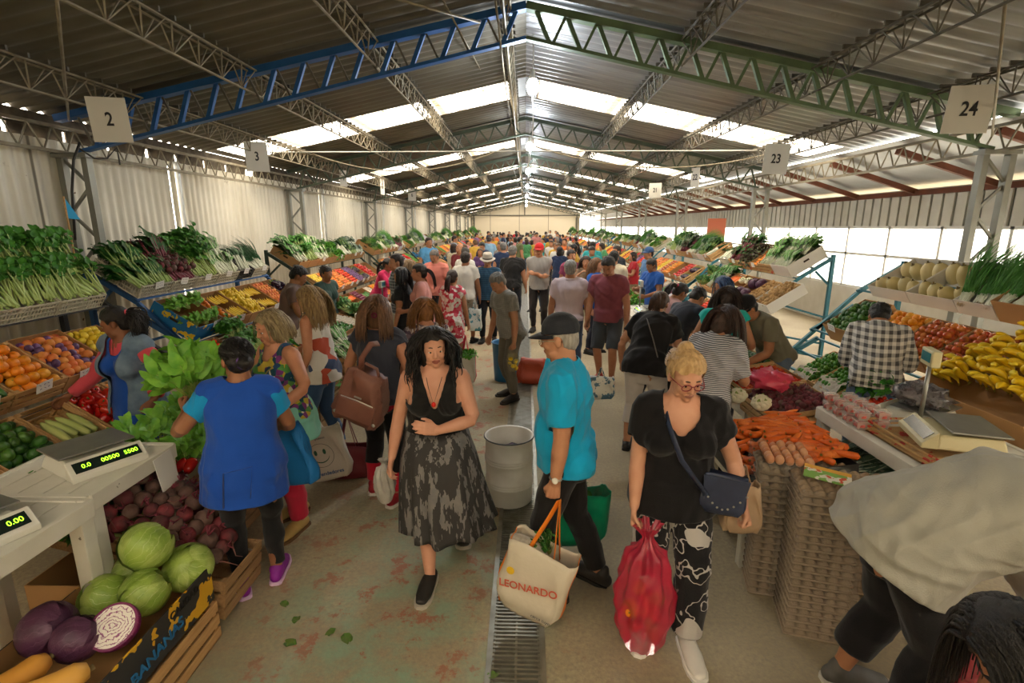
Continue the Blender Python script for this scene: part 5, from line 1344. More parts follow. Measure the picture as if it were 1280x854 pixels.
def fill(M, w, d, h, kind, label, group, lod=2, level=.78, mound=.03, seed=0, alt=None, sc=1.0, rows=None):
    """stand the contents in the crate whose frame is M"""
    rr = random.Random(seed+1); rz = M.to_euler()
    z0 = h*level
    if kind in LEAFY or kind in ('cucumber', 'corn', 'carrot', 'eggplant', 'banana', 'melon_squash', 'white_squash', 'leek_bunch', 'cabbage', 'red_cabbage', 'cauliflower'):
        if kind in LEAFY:
            step = {'chard_bunch': .13, 'celery_bunch': .12, 'spring_onion_bunch': .11, 'chive_bunch': .12, 'lettuce': .2, 'red_lettuce': .2, 'escarole_bunch': .12, 'leek_bunch': .22, 'parsley_bunch': .12, 'herb_bunch': .12, 'basil_bunch': .14, 'spinach_bunch': .13, 'beet_leaf_bunch': .13, 'kale_bunch': .14}[kind]/(1 if lod > 0 else .8)
            two = kind in ('lettuce', 'red_lettuce', 'parsley_bunch', 'herb_bunch', 'basil_bunch', 'spinach_bunch', 'kale_bunch'); n = max(1, int(w/step)); rws = 2 if two else 1
            if lod >= 1 and not two: rws = 2 if d > .4 and kind not in ('leek_bunch', 'chive_bunch', 'spring_onion_bunch') else 1
            for r_ in range(rws):
                for i in range(n):
                    x = -w/2+(i+.5)*w/n+rr.uniform(-.015, .015); y = (.05 if kind not in ('lettuce', 'red_lettuce') else .10)+r_*(d*.45)+rr.uniform(-.02, .02)
                    p = M@V(x, y, h*.75+.05*r_+(.03 if kind in ('lettuce', 'red_lettuce') else 0)); R_ = (M.to_3x3()@Matrix.Rotation(rr.uniform(-.35, .35), 3, 'Z')@Matrix.Rotation(rr.uniform(-.1, .35), 3, 'X')).to_euler()
                    put(kind, rr.randrange(3), p, R_, sc*rr.uniform(.9, 1.12)*(.85 if d < .42 else 1), label, None, group)
            return
        L = {'cucumber': (.055, .26), 'corn': (.065, .28), 'carrot': (.05, .20), 'eggplant': (.09, .21), 'banana': (.05, .24), 'melon_squash': (.13, .30), 'white_squash': (.145, .20), 'cabbage': (.21, .21), 'red_cabbage': (.20, .20), 'cauliflower': (.2, .2)}[kind]
        nx = max(1, int(w/L[0])); ny = max(1, int(d/L[1])); ball = kind in ('cabbage', 'red_cabbage', 'cauliflower', 'white_squash')
        for lay in range(1 if ball or lod < 2 else 2):
            for i in range(nx-lay):
                for j in range(ny):
                    p = M@V(-w/2+(i+.5+lay*.5)*w/nx, (j+.5)*d/ny+rr.uniform(-.02, .02), z0+lay*L[0]*.7+(.02 if ball else 0)); R_ = (M.to_3x3()@Matrix.Rotation((PI/2 if not ball else 0)+rr.uniform(-.2, .2), 3, 'Z')@(Matrix.Rotation(rr.uniform(-.3, .3) if kind != 'banana' else 1.3, 3, 'X'))).to_euler()
                    put(kind, rr.randrange(3), p, R_, sc*rr.uniform(.9, 1.08), label, None, group)
        return
    r = SIZE[kind]*sc
    if lod == 0:
        me = heap_mesh(kind, w-.03, d-.03); o = bpy.data.objects.new('produce_heap', me); COL.objects.link(o); o.matrix_world = M@Matrix.Translation(V(0, .015, h*.8)); tag(o, label, kind.replace('_', ' ')+'s', group, 'stuff'); return
    s = 2*r*1.02; nx = max(1, int((w-.02)/s)); ny = max(1, int((d-.02)/(s*.88))); tot = CNT.get(kind, 0)
    lys = [(0, 0)]+([(1, 1)] if lod == 2 else [])
    for lay, _ in lys:
        for j in range(ny-lay):
            for i in range(nx-lay-(j % 2)):
                if lay and rr.random() < .25: continue
                x = (i-(nx-1-lay-(j % 2))/2)*s*((w-.02)/s/nx if not lay else 1); y = r+.012+(j+.5*lay)*s*.88*((d-.02)/(s*.88)/ny)
                k = kind if not alt or rr.random() > .5 else alt
                z = z0+mound*math.sin(PI*min(1, max(0, y/d)))*.6+lay*r*1.25+rr.uniform(-.004, .004)
                if CNT.get(k, 0) >= 296: continue
                CNT[k] = CNT.get(k, 0)+1
                put(k, rr.randrange(3), M@V(x, y, z), (rr.uniform(-.9, .9), rr.uniform(-.9, .9), rr.uniform(0, 6)), sc*rr.uniform(.9, 1.08), label if k == kind else label.replace(kind.replace('_', ' '), k.replace('_', ' ')), None, group, q=2 if lod == 2 else 0)
    # packing below the top layer
    o = bpy.data.objects.new('packing_paper', None)
PN = {k: k.replace('_', ' ') for k in SIZE}
PN.update(chard_bunch='leafy chard bunch', celery_bunch='celery bunch', melon_squash='butternut squash', white_squash='pale squash')
def price_card(M, w, h, label, group, size=(.12, .08)):
    """white handwritten card clipped over the crate's front edge"""
    o = bpy.data.objects.new('price_card', CARD[0]); COL.objects.link(o); o.matrix_world = M@Matrix.Translation(V(w, -.006, h*.95))@Matrix.Rotation(R(-12), 4, 'X')@Matrix.Rotation(R(RND.uniform(-8, 8)), 4, 'Y')
    tag(o, label, 'price card', group); return o
_b = MB(); _b.box((0, 0, 0), (.13, .002, .085))
for _i, (_a, _c) in enumerate(((-.035, .02), (.0, .02), (.03, .02), (-.03, -.012), (.005, -.012), (.035, -.012))):
    _b.box((_a, -.0016, _c), (.016, .001, .004), Matrix.Rotation(.6*(-1)**_i, 3, 'Y'), 1)
_me = bpy.data.meshes.new('price_card'); _me.from_pydata(_b.v, [], _b.f); _me.materials.append(M_card); _me.materials.append(mat('marker_ink', '#5a4a7a', .7)); _me.polygons.foreach_set('material_index', _b.m); CARD = [_me]
SIDE = {-1: 'left', 1: 'right'}
def tier(sd, Xf, zf, tilt, y0, items, rackname, lod=2, cards=True, yd=1):
    """a row of crates on one shelf. items: (crate kind, width, depth, height, content, [alt]) laid from y0 away from the camera"""
    y = y0
    for idx, it in enumerate(items):
        kind, w, d, h, cont = it[:5]; opt = it[5] if len(it) > 5 else {}
        opt = dict(opt); yc = y+w/2; rot = (R(tilt), 0, R(90 if sd < 0 else -90)); loc = (sd*Xf, yc, zf+opt.pop('dz', 0)); y += w+.012
        nmn = (PN.get(cont) or cont.replace('_', ' ')) if cont else 'nothing'
        o = crate(kind, w, d, h, loc, rot, ('%s of %s, %s' % (KD[kind], plural(nmn), rackname)) if idx == 0 or True else '')
        CRATES.append((o, nmn, rackname))
        M = mtx(loc, rot); al = opt.pop('alt', None)
        if cont: fill(M, w, d, h, cont, '%s in the %s, %s' % (nmn, KD[kind].split(' with')[0], rackname), '%s, %s' % (plural(nmn), rackname), lod=opt.pop('lod', lod), seed=int(yc*10+Xf*7), alt=al, **opt)
        if cards and RND.random() < .75: price_card(M, RND.uniform(-.08, .08), h, 'white handwritten price card on the %s box, %s' % (nmn, rackname), 'price cards on the stalls')
CRATES = []
def plural(s): return s[:-1]+'ies' if s.endswith('y') else (s+'es' if s.endswith(('o', 'ch', 's', 'sh')) and not s.endswith('glass') else s+'s')
def rack(sd, y0, y1, M_, label, tiers=((4.2, 1.42, .62), (3.68, .92, .6), (3.28, .50, .6)), tilt=33, legs=True):
    """welded steel display rack: posts, sloping side arms and shelf rails"""
    o = empty('display_rack', (sd*4.1, y0, 0), label=label, cat='rack')
    t = R(tilt); inner = sd
    for yy in (y0, y1):
        def L_(x, z): return V(sd*(x-4.1), yy-y0, z)
        b = MB(); x0, z0, dd = tiers[0]; xb, zb = x0+dd*math.cos(t), z0+dd*math.sin(t); b.bar(L_(xb, 0), L_(xb, zb+.02), .05); b.build('rear_post', M_, o)
        b = MB(); x2, z2, d2 = tiers[-1]; b.bar(L_(x2+.03, 0), L_(x2+.03, z2-.02), .045); b.build('front_post', M_, o)
        for (x, z, d_) in tiers:
            b = MB(); b.bar(L_(x, z-.03), L_(x+d_*math.cos(t), z-.03+d_*math.sin(t)), .04, .05); b.bar(L_(x+d_*.45, z+.1), L_(xb, z-.12), .03); b.build('shelf_arm', M_, o)
        b = MB(); b.bar(L_(x0, z0-.04), L_(x2+.03, z2-.03), .04); b.build('front_stay', M_, o)
    for (x, z, d_) in tiers:
        for f in (.04, .5, .96):
            b = MB(); b.bar((sd*(x-4.1+f*d_*math.cos(t)), 0, z-.018+f*d_*math.sin(t)), (sd*(x-4.1+f*d_*math.cos(t)), y1-y0, z-.018+f*d_*math.sin(t)), .035, .02); b.build('shelf_rail', M_, o)
    return o
M_rackg = mat('dark_green_rack_paint', '#33473c', .5, .2, noise=.4, nscale=5, col2='#26332c'); M_rackb = mat('teal_blue_rack_paint', '#2f7384', .5, .2, noise=.5, nscale=5, col2='#225664')
M_rackblue = mat('blue_rack_paint', '#2c5f9a', .5, .2, noise=.4, nscale=5, col2='#234a75'); M_rackblk = mat('black_rack_paint', '#2c2c2c', .5, .2)
# ---- weighing scales and tables
M_tab = mat('chipped_white_paint', '#d9d5c6', .6, noise=.5, nscale=8, col2='#b9b29e', bump=.3, bscale=25, pattern=None)
def pat_chip(nt, v, base, c):
    n = nnoise(nt, v, 9, 6, .7); return nmix(nt, nramp(nt, n, .66, .68), base, srgb('#6b6354'))
M_tab = mat('chipped_white_paint_b', '#dcd8ca', .6, noise=.4, nscale=6, col2='#c3bdab', pattern=pat_chip)
def table(x0, x1, y0, y1, z, label, aprons=True, leg=.07, mats_=None):
    o = empty('market_table', ((x0+x1)/2, (y0+y1)/2, 0), label=label, cat='table'); hx, hy = (x1-x0)/2, (y1-y0)/2; m = mats_ or M_tab
    b = MB(); n = max(3, int(2*hx/.12))
    for i in range(n): b.box((-hx+(i+.5)*2*hx/n, 0, z-.012), (2*hx/n-.006, 2*hy-.02, .024))
    b.build('table_top_planks', m, o, bevel=.003)
    for (cx, cy, sx, sy) in ((0, -hy, 2*hx, .03), (0, hy, 2*hx, .03), (-hx, 0, .03, 2*hy), (hx, 0, .03, 2*hy)):
        b = MB(); b.box((cx, cy, z-.035), (sx+.0, sy, .085)); b.build('apron', m, o, bevel=.003)
    for a in (-1, 1):
        for c in (-1, 1): b = MB(); b.box((a*(hx-leg/2), c*(hy-leg/2), (z-.07)/2), (leg, leg, z-.07)); b.build('leg', m, o, bevel=.004)
    return o
M_scb = mat('scale_body_plastic', '#d5d3c6', .4); M_sct = mat('scale_steel_platter', '#8d8c86', .35, .7, noise=.4, nscale=10, col2='#a5a49c'); M_scd = mat('scale_display_dark', '#1c2724', .2)
M_led = mat('green_digits', '#8dff3a', .4, emit='#9dff2a', estr=2.2); M_scy = mat('cream_scale_body', '#cfc498', .45, noise=.2, nscale=6, col2='#b9ad80'); M_lcd = mat('teal_display', '#2f7f86', .3)
def scale(loc, rz, label, body=None, pole=False, digits=('0.0', '00500', '5500')):
    o = empty('weighing_scale', loc, R(rz), label, 'weighing scale'); body = body or M_scb
    b = MB(); w, d = .36, .33
    b.add([(-w/2, -d/2, .0), (w/2, -d/2, .0), (w/2, d/2, 0), (-w/2, d/2, 0), (-w/2+.03, -d/2+.02, .075), (w/2-.03, -d/2+.02, .075), (w/2-.03, d/2-.02, .085), (-w/2+.03, d/2-.02, .085)], [(3,2,1,0), (4,5,6,7), (0,1,5,4), (1,2,6,5), (2,3,7,6), (3,0,4,7)]); b.build('body', body, o, bevel=.012)
    b = MB(); b.box((0, .03, .105), (w+.0, d*.82, .012)); b.box((0, .03, .09), (.1, .1, .02)); b.build('platter', M_sct, o, bevel=.004)
    b = MB(); b.add([(-w/2, -d/2-.07, .0), (w/2, -d/2-.07, .0), (w/2, -d/2+.01, 0), (-w/2, -d/2+.01, 0), (-w/2, -d/2-.07, .03), (w/2, -d/2-.07, .03), (w/2, -d/2+.005, .10), (-w/2, -d/2+.005, .10)], [(3,2,1,0), (4,5,6,7), (0,1,5,4), (1,2,6,5), (2,3,7,6), (3,0,4,7)]); f = b.build('display_panel', body, o, bevel=.006)
    n = V(0, -.07, .075).normalized(); c = V(0, -d/2-.0325, .065); ang = math.atan2(.07, .075)
    b = MB(); b.box(c+n*.002, (w*.86, .062, .003), Matrix.Rotation(ang, 3, 'X')); b.build('display_window', M_scd, f)
    for x, t in zip((-.10, .01, .11), digits): text_mesh(t, .034, M_led, f, c+n*.0045+V(x, 0, 0), (ang, 0, 0), 'digits', .0004, bold=False)
    if pole:
        b = MB(); b.tube([(-w/2+.02, -d/2+.03, .0), (-w/2+.02, -d/2+.03, .40)], .012, 10); p = b.build('pole', M_sct, o, True)
        b = MB(); b.box((-w/2+.02, -d/2+.03, .45), (.16, .05, .10)); h_ = b.build('customer_display', body, o, bevel=.008)
        for s_ in (-1, 1):
            b = MB(); b.box((-w/2+.02, -d/2+.03+s_*.0265, .455), (.12, .003, .055)); b.build('display_window', M_lcd, h_)
    return o
# ================================================================ STALLS, placed at their own distances
S = 33
LW = lambda k, c, w=.36, d=.5, h=.17, **o: (k, w, d, h, c, o)
# ---------- left, first rack (beside the front column)
rn = 'first rack on the left'
rack(-1, 2.3, 5.05, M_rackblk, 'black steel display rack by the front left column')
tier(-1, 4.2, 1.42, S, 2.55, [LW('plastic', 'escarole_bunch', .6, .56, .15, sc=1.3), LW('plastic', 'chard_bunch', .62, .56, .15, sc=1.35), LW('plastic', 'celery_bunch', .62, .56, .15, sc=1.35), LW('plastic', 'celery_bunch', .5, .56, .15, sc=1.35)], 'top shelf of the '+rn, cards=False)
tier(-1, 3.68, .90, S, 2.62, [LW('wood', 'cucumber', .36, .52, level=.72), LW('wood', 'cucumber', .36, .52, level=.75), LW('wood', 'orange', .42, .52, level=.72), LW('card', 'plum', .46, .54, .16, alt='peach', level=.6, sc=1.15), LW('card', 'lemon', .36, .5, .15)], 'middle shelf of the '+rn)
tier(-1, 3.24, .48, S, 2.15, [LW('wood', 'tomato', .34, .52), LW('wood', 'tomato', .38, .52), LW('wood', 'avocado', .40, .52, level=.7, sc=.98), LW('wood', 'corn', .36, .52, level=.6), LW('wood', 'red_pepper', .36, .52), LW('wood', 'mandarin', .36, .52)], 'lowest shelf of the '+rn)
# ---------- left, second rack
rn = 'second rack on the left'
rack(-1, 5.42, 8.3, M_rackblue, 'black and blue steel display rack, second along the left wall')
tier(-1, 4.2, 1.44, S, 5.42, [LW('plastic', 'spinach_bunch', .50, .56, .15, sc=1.4), LW('plastic', 'beet_leaf_bunch', .45, .56, .15, sc=1.15), LW('plastic', 'celery_bunch', .45, .56, .15, sc=1.25), LW('plastic', 'escarole_bunch', .5, .56, .15, sc=1.3), LW('blackplastic', 'leek_bunch', .40, .56, .15), LW('plastic', 'spring_onion_bunch', .45, .56, .15)], 'top shelf of the '+rn)
tier(-1, 3.70, .94, S, 5.46, [LW('banbox', 'basil_bunch', .52, .55, .20, sc=.85), LW('card', 'mandarin', .26, .55, .16), LW('card', 'banana', .36, .55, .16, lod=1), LW('card', 'lemon', .40, .55, .16), LW('card', 'banana', .4, .55, .16, lod=1), LW('card', 'peach', .40, .55, .16, lod=1), LW('card', 'eggplant', .36, .55, .16)], 'middle shelf of the '+rn)
tier(-1, 3.26, .52, S, 5.30, [LW('oldwood', 'tomato', .42, .52), LW('oldwood', 'celery_bunch', .38, .52), LW('oldwood', 'tomato', .42, .52, lod=1), LW('oldwood', 'onion', .42, .52, lod=1), LW('oldwood', 'cauliflower', .42, .52), LW('oldwood', 'potato', .42, .52, lod=1)], 'lowest shelf of the '+rn)
# hanging beets over the second rack's crate
for i in range(36):
    put('beetroot', i % 4, (-4.17-.02*(i//6)*1.0-.075*(i//6), 5.95+.085*(i % 6)+RND.uniform(-.02, .02), 1.70+.055*(i//6)+.02*(i % 2)), (RND.uniform(-.5, .5), RND.uniform(-.5, .5), RND.uniform(0, 6)), .88, 'beetroot heaped between the leafy bunches on the second left rack', 'beetroot', 'beetroots on the second left rack')
# ---------- right, first rack (near)
rn = 'first rack on the right'
rack(1, 3.3, 6.55, M_rackb, 'blue-grey steel display rack, nearest along the right wall')
tier(1, 4.2, 1.38, S, 3.55, [LW('waxed', 'chive_bunch', .45, .6, .2), LW('card', 'chive_bunch', .55, .6, .22), LW('waxed', 'chive_bunch', .42, .6, .16), LW('waxed', 'white_squash', .62, .6, .15, level=.35), LW('waxed', 'white_squash', .62, .6, .15, level=.35)], 'top shelf of the '+rn, cards=False)
tier(1, 3.68, .88, S, 3.42, [LW('card', 'plum', .34, .55, .16), LW('card', 'plum', .34, .55, .16, alt='peach'), LW('card', 'apple', .46, .55, .16), LW('card', 'apple', .46, .55, .16), LW('wood', 'orange', .55, .55, .16), LW('card', 'avocado', .48, .55, .22, sc=1.0)], 'middle shelf of the '+rn)
tier(1, 3.24, .40, 30, 4.30, [LW('wood', 'tomato', .32, .5, .14), LW('wood', 'lime', .42, .52, .14, level=.75), LW('wood', 'lime', .42, .52, .14, level=.75), LW('wood', 'lime', .42, .52, .14, level=.75)], 'lowest shelf of the '+rn)
# the banana pile on its box in front of the first right rack
crate('card', .95, .55, .22, (3.22, 3.56, .78), (R(28), 0, R(-90)), 'brown box lined with plastic film under the banana heap')
for row in range(8):
    for k in range(19):
        if row > 5 and (k < row-3 or k > 21-row): continue
        x = 3.30+row*.075+RND.uniform(-.05, .05); y = 3.10+k*.052+RND.uniform(-.02, .02)+.025*(row % 2); z = 1.06+row*.052+.09*math.sin(PI*k/18)+RND.uniform(-.012, .012)
        put('banana', (row+k) % 3, (x, y, z), (R(125+RND.uniform(-35, 35)), R(30+RND.uniform(-14, 14)), R(RND.uniform(-42, 42))), (RND.uniform(.85, 1.0), 1.35, 1.3), 'ripe yellow banana in the heap by the front right rack', 'banana', 'bananas heaped by the front right rack')
# cherry tomato box and herbs under the bananas
crate('whitecard', .42, .36, .10, (2.92, 4.15, .60), (R(18), 0, R(-90)), 'white box of cherry tomatoes below the banana heap')
for i in range(110):
    put('cherry_tomato', i % 3, (2.95+RND.uniform(0, .30), 4.15+RND.uniform(-.18, .18), .70+RND.uniform(0, .045)), (0, 0, 0), RND.uniform(.9, 1.15), 'cherry tomato in the white box below the banana heap', 'cherry tomato', 'cherry tomatoes in the white box')
crate('oldwood', .5, .40, .52, (2.93, 4.15, .02), (0, 0, R(-90)), 'old wooden crate carrying the cherry tomato box')
put('herb_bunch', 0, (3.12, 4.42, .74), (.5, 0, 2.0), 1.2, 'dark green herb bunch beside the cherry tomatoes', 'herbs'); put('herb_bunch', 1, (3.2, 4.30, .78), (.5, 0, 1.2), 1.1, 'herb bunch leaning on the banana box', 'herbs')
# ---------- right, second rack (blue frame, end view)
rn = 'second rack on the right'
rack(1, 8.05, 11.2, M_rackb, 'teal blue steel display rack, second along the right wall')
tier(1, 4.15, 1.42, S, 8.08, [LW('waxed', 'escarole_bunch', .55, .6, .2), LW('redwood', 'escarole_bunch', .5, .6, .18), LW('redwood', 'mandarin', .3, .6, .14), LW('redwood', 'red_lettuce', .5, .6, .16), LW('wood', 'beet_leaf_bunch', .5, .6, .16), LW('plastic', 'leek_bunch', .5, .6, .16)], 'top shelf of the '+rn, lod=1)
for i in range(16): put('beetroot', i % 4, (4.02+.03*(i % 3), 10.1+.07*(i % 5), 1.38-.05*(i//5)), (0, 0, i), .8, 'beetroot hanging over the edge of the second right rack', 'beetroot', 'beetroots over the second right rack', q=0)
tier(1, 3.66, .92, S, 7.6, [LW('whitecard', 'potato', .5, .6, .16), LW('redwood', 'potato', .4, .55, .14), LW('card', 'red_cabbage', .45, .55, .14), LW('card', 'cauliflower', .45, .55, .14), LW('wood', 'carrot', .4, .55, .14), LW('wood', 'chard_bunch', .5, .55, .14), LW('wood', 'parsley_bunch', .5, .55, .14)], 'middle shelf of the '+rn, lod=1)
tier(1, 3.24, .45, 30, 7.7, [LW('wood', 'avocado', .45, .5, .14), LW('wood', 'lime', .45, .5, .14), LW('wood', 'green_pepper', .45, .5, .14), LW('wood', 'onion', .45, .5, .14), LW('wood', 'tomato', .45, .5, .14), LW('wood', 'potato', .45, .5, .14)], 'lowest shelf of the '+rn, lod=1)
# ---------- stalls further along both walls
topk = ['chard_bunch', 'celery_bunch', 'escarole_bunch', 'parsley_bunch', 'lettuce', 'leek_bunch', 'spinach_bunch', 'kale_bunch', 'chive_bunch', 'beet_leaf_bunch']
midk = ['orange', 'apple', 'lemon', 'mandarin', 'peach', 'tomato', 'plum', 'eggplant', 'red_pepper', 'lime']
lowk = ['potato', 'onion', 'tomato', 'green_pepper', 'carrot', 'red_onion', 'cucumber', 'garlic', 'orange', 'apple']
ck = ['card', 'wood', 'waxed', 'redwood', 'plastic', 'card', 'purple', 'wood', 'banbox', 'card']
rs = random.Random(31); stall_no = 0
def far_stalls(sd, ys, y_end, Mr):
    global stall_no
    y = ys; k = 3
    while y < y_end:
        L = 3.9; lod = 1 if y < 12 else 0; rn = '%s rack on the %s' % (nth(k-1), SIDE[sd]); rack(sd, y, y+L, Mr, 'steel display rack loaded with produce, %s along the %s wall' % (nth(k-1), SIDE[sd]))
        for (X, z, til, pool, nm, dd, h) in ((4.2, 1.42, S, topk, 'top shelf', .56, .16), (3.68, .92, S, midk, 'middle shelf', .52, .14), (3.26, .50, 30, lowk, 'lowest shelf', .5, .14)):
            if y > 26 and nm == 'lowest shelf': continue
            items = []; t = 0; off = rs.randrange(10)
            while t < L-.5:
                w = rs.choice([.40, .46, .52]) if y < 18 else rs.choice([.6, .7, .8]); c = pool[(off+len(items)) % len(pool)]
                items.append(LW(ck[rs.randrange(10)] if y > 14 or sd > 0 else rs.choice(['card', 'card', 'darkcard', 'wood']), c, w, dd, h)); t += w+.012
            tier(sd, X, z, til, y+.03, items, nm+' of the '+rn, lod=lod, cards=y < 16)
        y += L+(.9 if k % 2 else .5); k += 1
far_stalls(-1, 9.35, 50, M_rackg); far_stalls(1, 11.7, 50, M_rackb)

# ================================================================ COUNTERS towards the aisle
def floor_crate(sd, X0, y0, w, d, z, h, kind, cont, tilt=0, lod=2, lab=None, **o):
    rot = (R(tilt), 0, R(90 if sd < 0 else -90)); loc = (sd*X0, y0+w/2, z); rn = lab or 'aisle counter, %s side' % SIDE[sd]
    nmn = (PN.get(cont) or (cont or '').replace('_', ' ')); c = crate(kind, w, d, h, loc, rot, '%s of %s, %s' % (KD[kind], plural(nmn), rn) if cont else '%s, %s' % (KD[kind], rn)); CRATES.append((c, nmn, rn))
    if cont: fill(mtx(loc, rot), w, d, h, cont, '%s in the %s, %s' % (nmn, KD[kind].split(' with')[0], rn), '%s, %s' % (plural(nmn), rn), lod=lod, seed=int(y0*9), **o)
    return c
# -- left near: cabbages in the black and yellow box standing on a slatted crate
floor_crate(-1, 1.66, 1.62, .74, .62, .0, .22, 'wood', None, lab='empty, standing on the floor under the cabbage box')
bx = crate('blackbox', .74, .56, .20, (-1.67, 1.99, .235), (0, 0, R(90)), 'black box with yellow print holding the cabbages')
text_mesh('CALIDAD', .05, mat('box_black_ink', '#1c1a18', .7), bx, (.15, -.004, .155), (R(90), 0, 0), 'lettering'); text_mesh('BANANAS', .075, mat('box_blue_ink', '#1d6aa0', .7), bx, (-.05, -.004, .07), (R(90), R(-4), 0), 'lettering')
for (x, y, z, s_, l) in ((-1.93, 2.28, .60, 1.14, 'pale green cabbage on top of the cabbage heap'), (-1.86, 2.14, .44, 1.02, 'green cabbage in the middle of the box'), (-2.06, 2.13, .42, 1.0, 'green cabbage behind the middle one, against the table'), (-1.79, 2.36, .42, 1.12, 'green cabbage in the far corner of the box'), (-2.08, 2.35, .40, 1.0, 'half hidden green cabbage at the back of the box')):
    o = put('cabbage', int(s_*100) % 3, (x, y, z), (RND.uniform(-.9, .9), RND.uniform(-1.2, .3), RND.uniform(0, 6)), s_, l, 'cabbage', 'green cabbages in the black and yellow box')
put('red_cabbage', 0, (-2.10, 1.88, .46), (.4, 1.2, .4), 1.10, 'dusky purple cabbage at the near left end of the box', 'cabbage', 'purple cabbages in the box')
put('red_cabbage', 1, (-1.95, 1.85, .44), (.9, -.6, 2.4), .95, 'glossier purple cabbage beside the cut one', 'cabbage', 'purple cabbages in the box')
put('cut_red_cabbage', 0, (-1.82, 1.90, .46), (R(38), R(8), R(0)), 1.0, 'purple cabbage with its white inside cut open', 'cabbage')
# butternut squashes in a pine crate at the very front
floor_crate(-1, 1.60, 1.10, .52, .62, .14, .26, 'wood', None, lab='nearest the camera, holding squashes'); 
for (x, y, z, rz, s_) in ((-1.99, 1.58, .47, 75, 1.05), (-1.84, 1.57, .46, 55, 1.05), (-2.12, 1.55, .46, 15, 1), (-2.10, 1.42, .50, 10, 1), (-1.80, 1.42, .46, 95, .95)):
    put('melon_squash', int(rz) % 3, (x, y, z), (0, R(RND.uniform(-8, 8)), R(rz)), s_, 'ripe orange butternut squash in the nearest pine crate', 'squash', 'butternut squashes in the nearest crate')
# -- beets: leaning slatted crates and a mound
floor_crate(-1, 1.66, 2.40, .40, .62, .06, .24, 'oldwood', None, tilt=8, lab='holding the beetroot mound'); floor_crate(-1, 1.95, 2.82, .28, .45, .06, .24, 'oldwood', None, tilt=8, lab='behind the beetroot mound, by the purple shoes')
floor_crate(-1, 2.02, 3.10, .5, .5, .04, .26, 'oldwood', 'potato', tilt=8, lod=1, lab='behind the woman in blue')
floor_crate(-1, 2.2, 2.50, .55, .5, .30, .2, 'oldwood', 'celery_bunch', tilt=15, lab='behind the beetroot mound')
bn = 0
for row in range(9):
    for k in range(8):
        x = -1.74-row*.072+RND.uniform(-.015, .015)-.025*k*(k > 4); y = 2.42+k*.082+RND.uniform(-.02, .02)+.04*(row % 2); z = .40+row*.040+.07*math.sin(PI*k/7)*min(1, row/3)+RND.uniform(-.012, .012)
        if row > 6 and k > 5: continue
        put('beetroot', RND.randrange(4), (x, y, z), (RND.uniform(-1.4, 1.4), RND.uniform(-1.4, 1.4), RND.uniform(0, 6)), RND.uniform(.9, 1.2), 'earthy purple beetroot in the mound behind the cabbages', 'beetroot', 'beetroots in the mound'); bn += 1
for i in range(5): put('beet_leaf_bunch', i % 3, (-2.28+RND.uniform(-.05, .05), 2.40+i*.12, .52+.02*i), (R(20), R(RND.uniform(-20, 20)), R(60+i*20)), .75, 'limp dark beet leaves beside the beetroot mound', 'beet leaves', 'beet leaves by the mound')
# counter further: greens, yellow fruit next to B and C
o = table(-2.75, -2.08, 3.62, 4.60, .62, 'low white counter under the leafy bunches, left aisle edge')
for i in range(7):
    for j in range(2): put('basil_bunch', (i+j) % 3, (-2.18-.26*j, 3.0+i*.16, .66+.09*j), (R(25), 0, R(75+RND.uniform(-25, 25))), 1.25, 'bright green leafy bunch on the low white counter', 'greens', 'leafy bunches on the low counter')
for i in range(4): put('red_pepper', i % 3, (-2.32+.06*i, 2.98, .70), (1, .3, i), 1, 'red pepper beside the leafy bunches', 'pepper', 'red peppers by the leafy bunches')
for i in range(12): put('onion', i % 2, (-2.12-.07*(i % 3), 3.75+.08*(i//3), .66+.03*(i % 2)), (0, 0, i), .95, 'onion at the front edge of the low counter', 'onion', 'onions on the low counter')
for i in range(6): put('melon_squash', i % 3, (-2.95+.10*(i % 3), 4.55+.12*(i//3), .72+.14*(i//3)), (R(20), R(-60), R(40+25*i)), .9, 'orange squash standing behind the woman in the denim vest', 'squash', 'orange squashes behind the denim vest')
floor_crate(-1, 2.75, 4.45, .5, .45, .30, .3, 'oldwood', None, lab='holding the standing squashes')
# tables with scales
table(-2.72, -2.10, 1.32, 2.20, .90, 'chipped white wooden table with the nearest scale'); table(-2.78, -2.14, 2.24, 2.86, .90, 'second white wooden table carrying the large scale')
text_mesh('1', .11, mat('yellow_chalk', '#d9a530', .7), None, (-2.068, 1.42, .80), (R(90), 0, R(90)), 'painted_numeral'); _n = bpy.data.objects['painted_numeral']; _n.parent = [x for x in bpy.data.objects if x.name.startswith('market_table')][-2]; _n.matrix_parent_inverse = Matrix.Identity(4); _n.location = (.3265, -.34, .80) 
scale((-2.44, 2.62, .90), 62, 'grey weighing scale with green digits on the second table'); scale((-2.40, 1.88, .90), 70, 'weighing scale partly cut off on the nearest table', digits=('', '0', '0.00'))
crate('card', .34, .34, .36, (-2.25, 2.42, .02), (0, 0, R(90)), 'brown carton standing under the white tables')
bg = MB(); bg.ell((0, 0, 0), (.17, .14, .035), 14); o = bg.build('plastic_bag', mat('thin_clear_plastic', '#d8d6cc', .25, alpha=.45), smooth=True); o.location = (-2.22, 1.63, .935); tag(o, 'thin clear plastic bag lying on the nearest white table', 'plastic bag')
# price placard on the second table
o = MB().box((0, 0, 0), (.17, .003, .2)).build('price_placard', M_card); o.location = (-2.10, 2.72, .80); o.rotation_euler = (R(-8), 0, R(96)); tag(o, 'white price placard hanging off the end of the second table', 'placard')
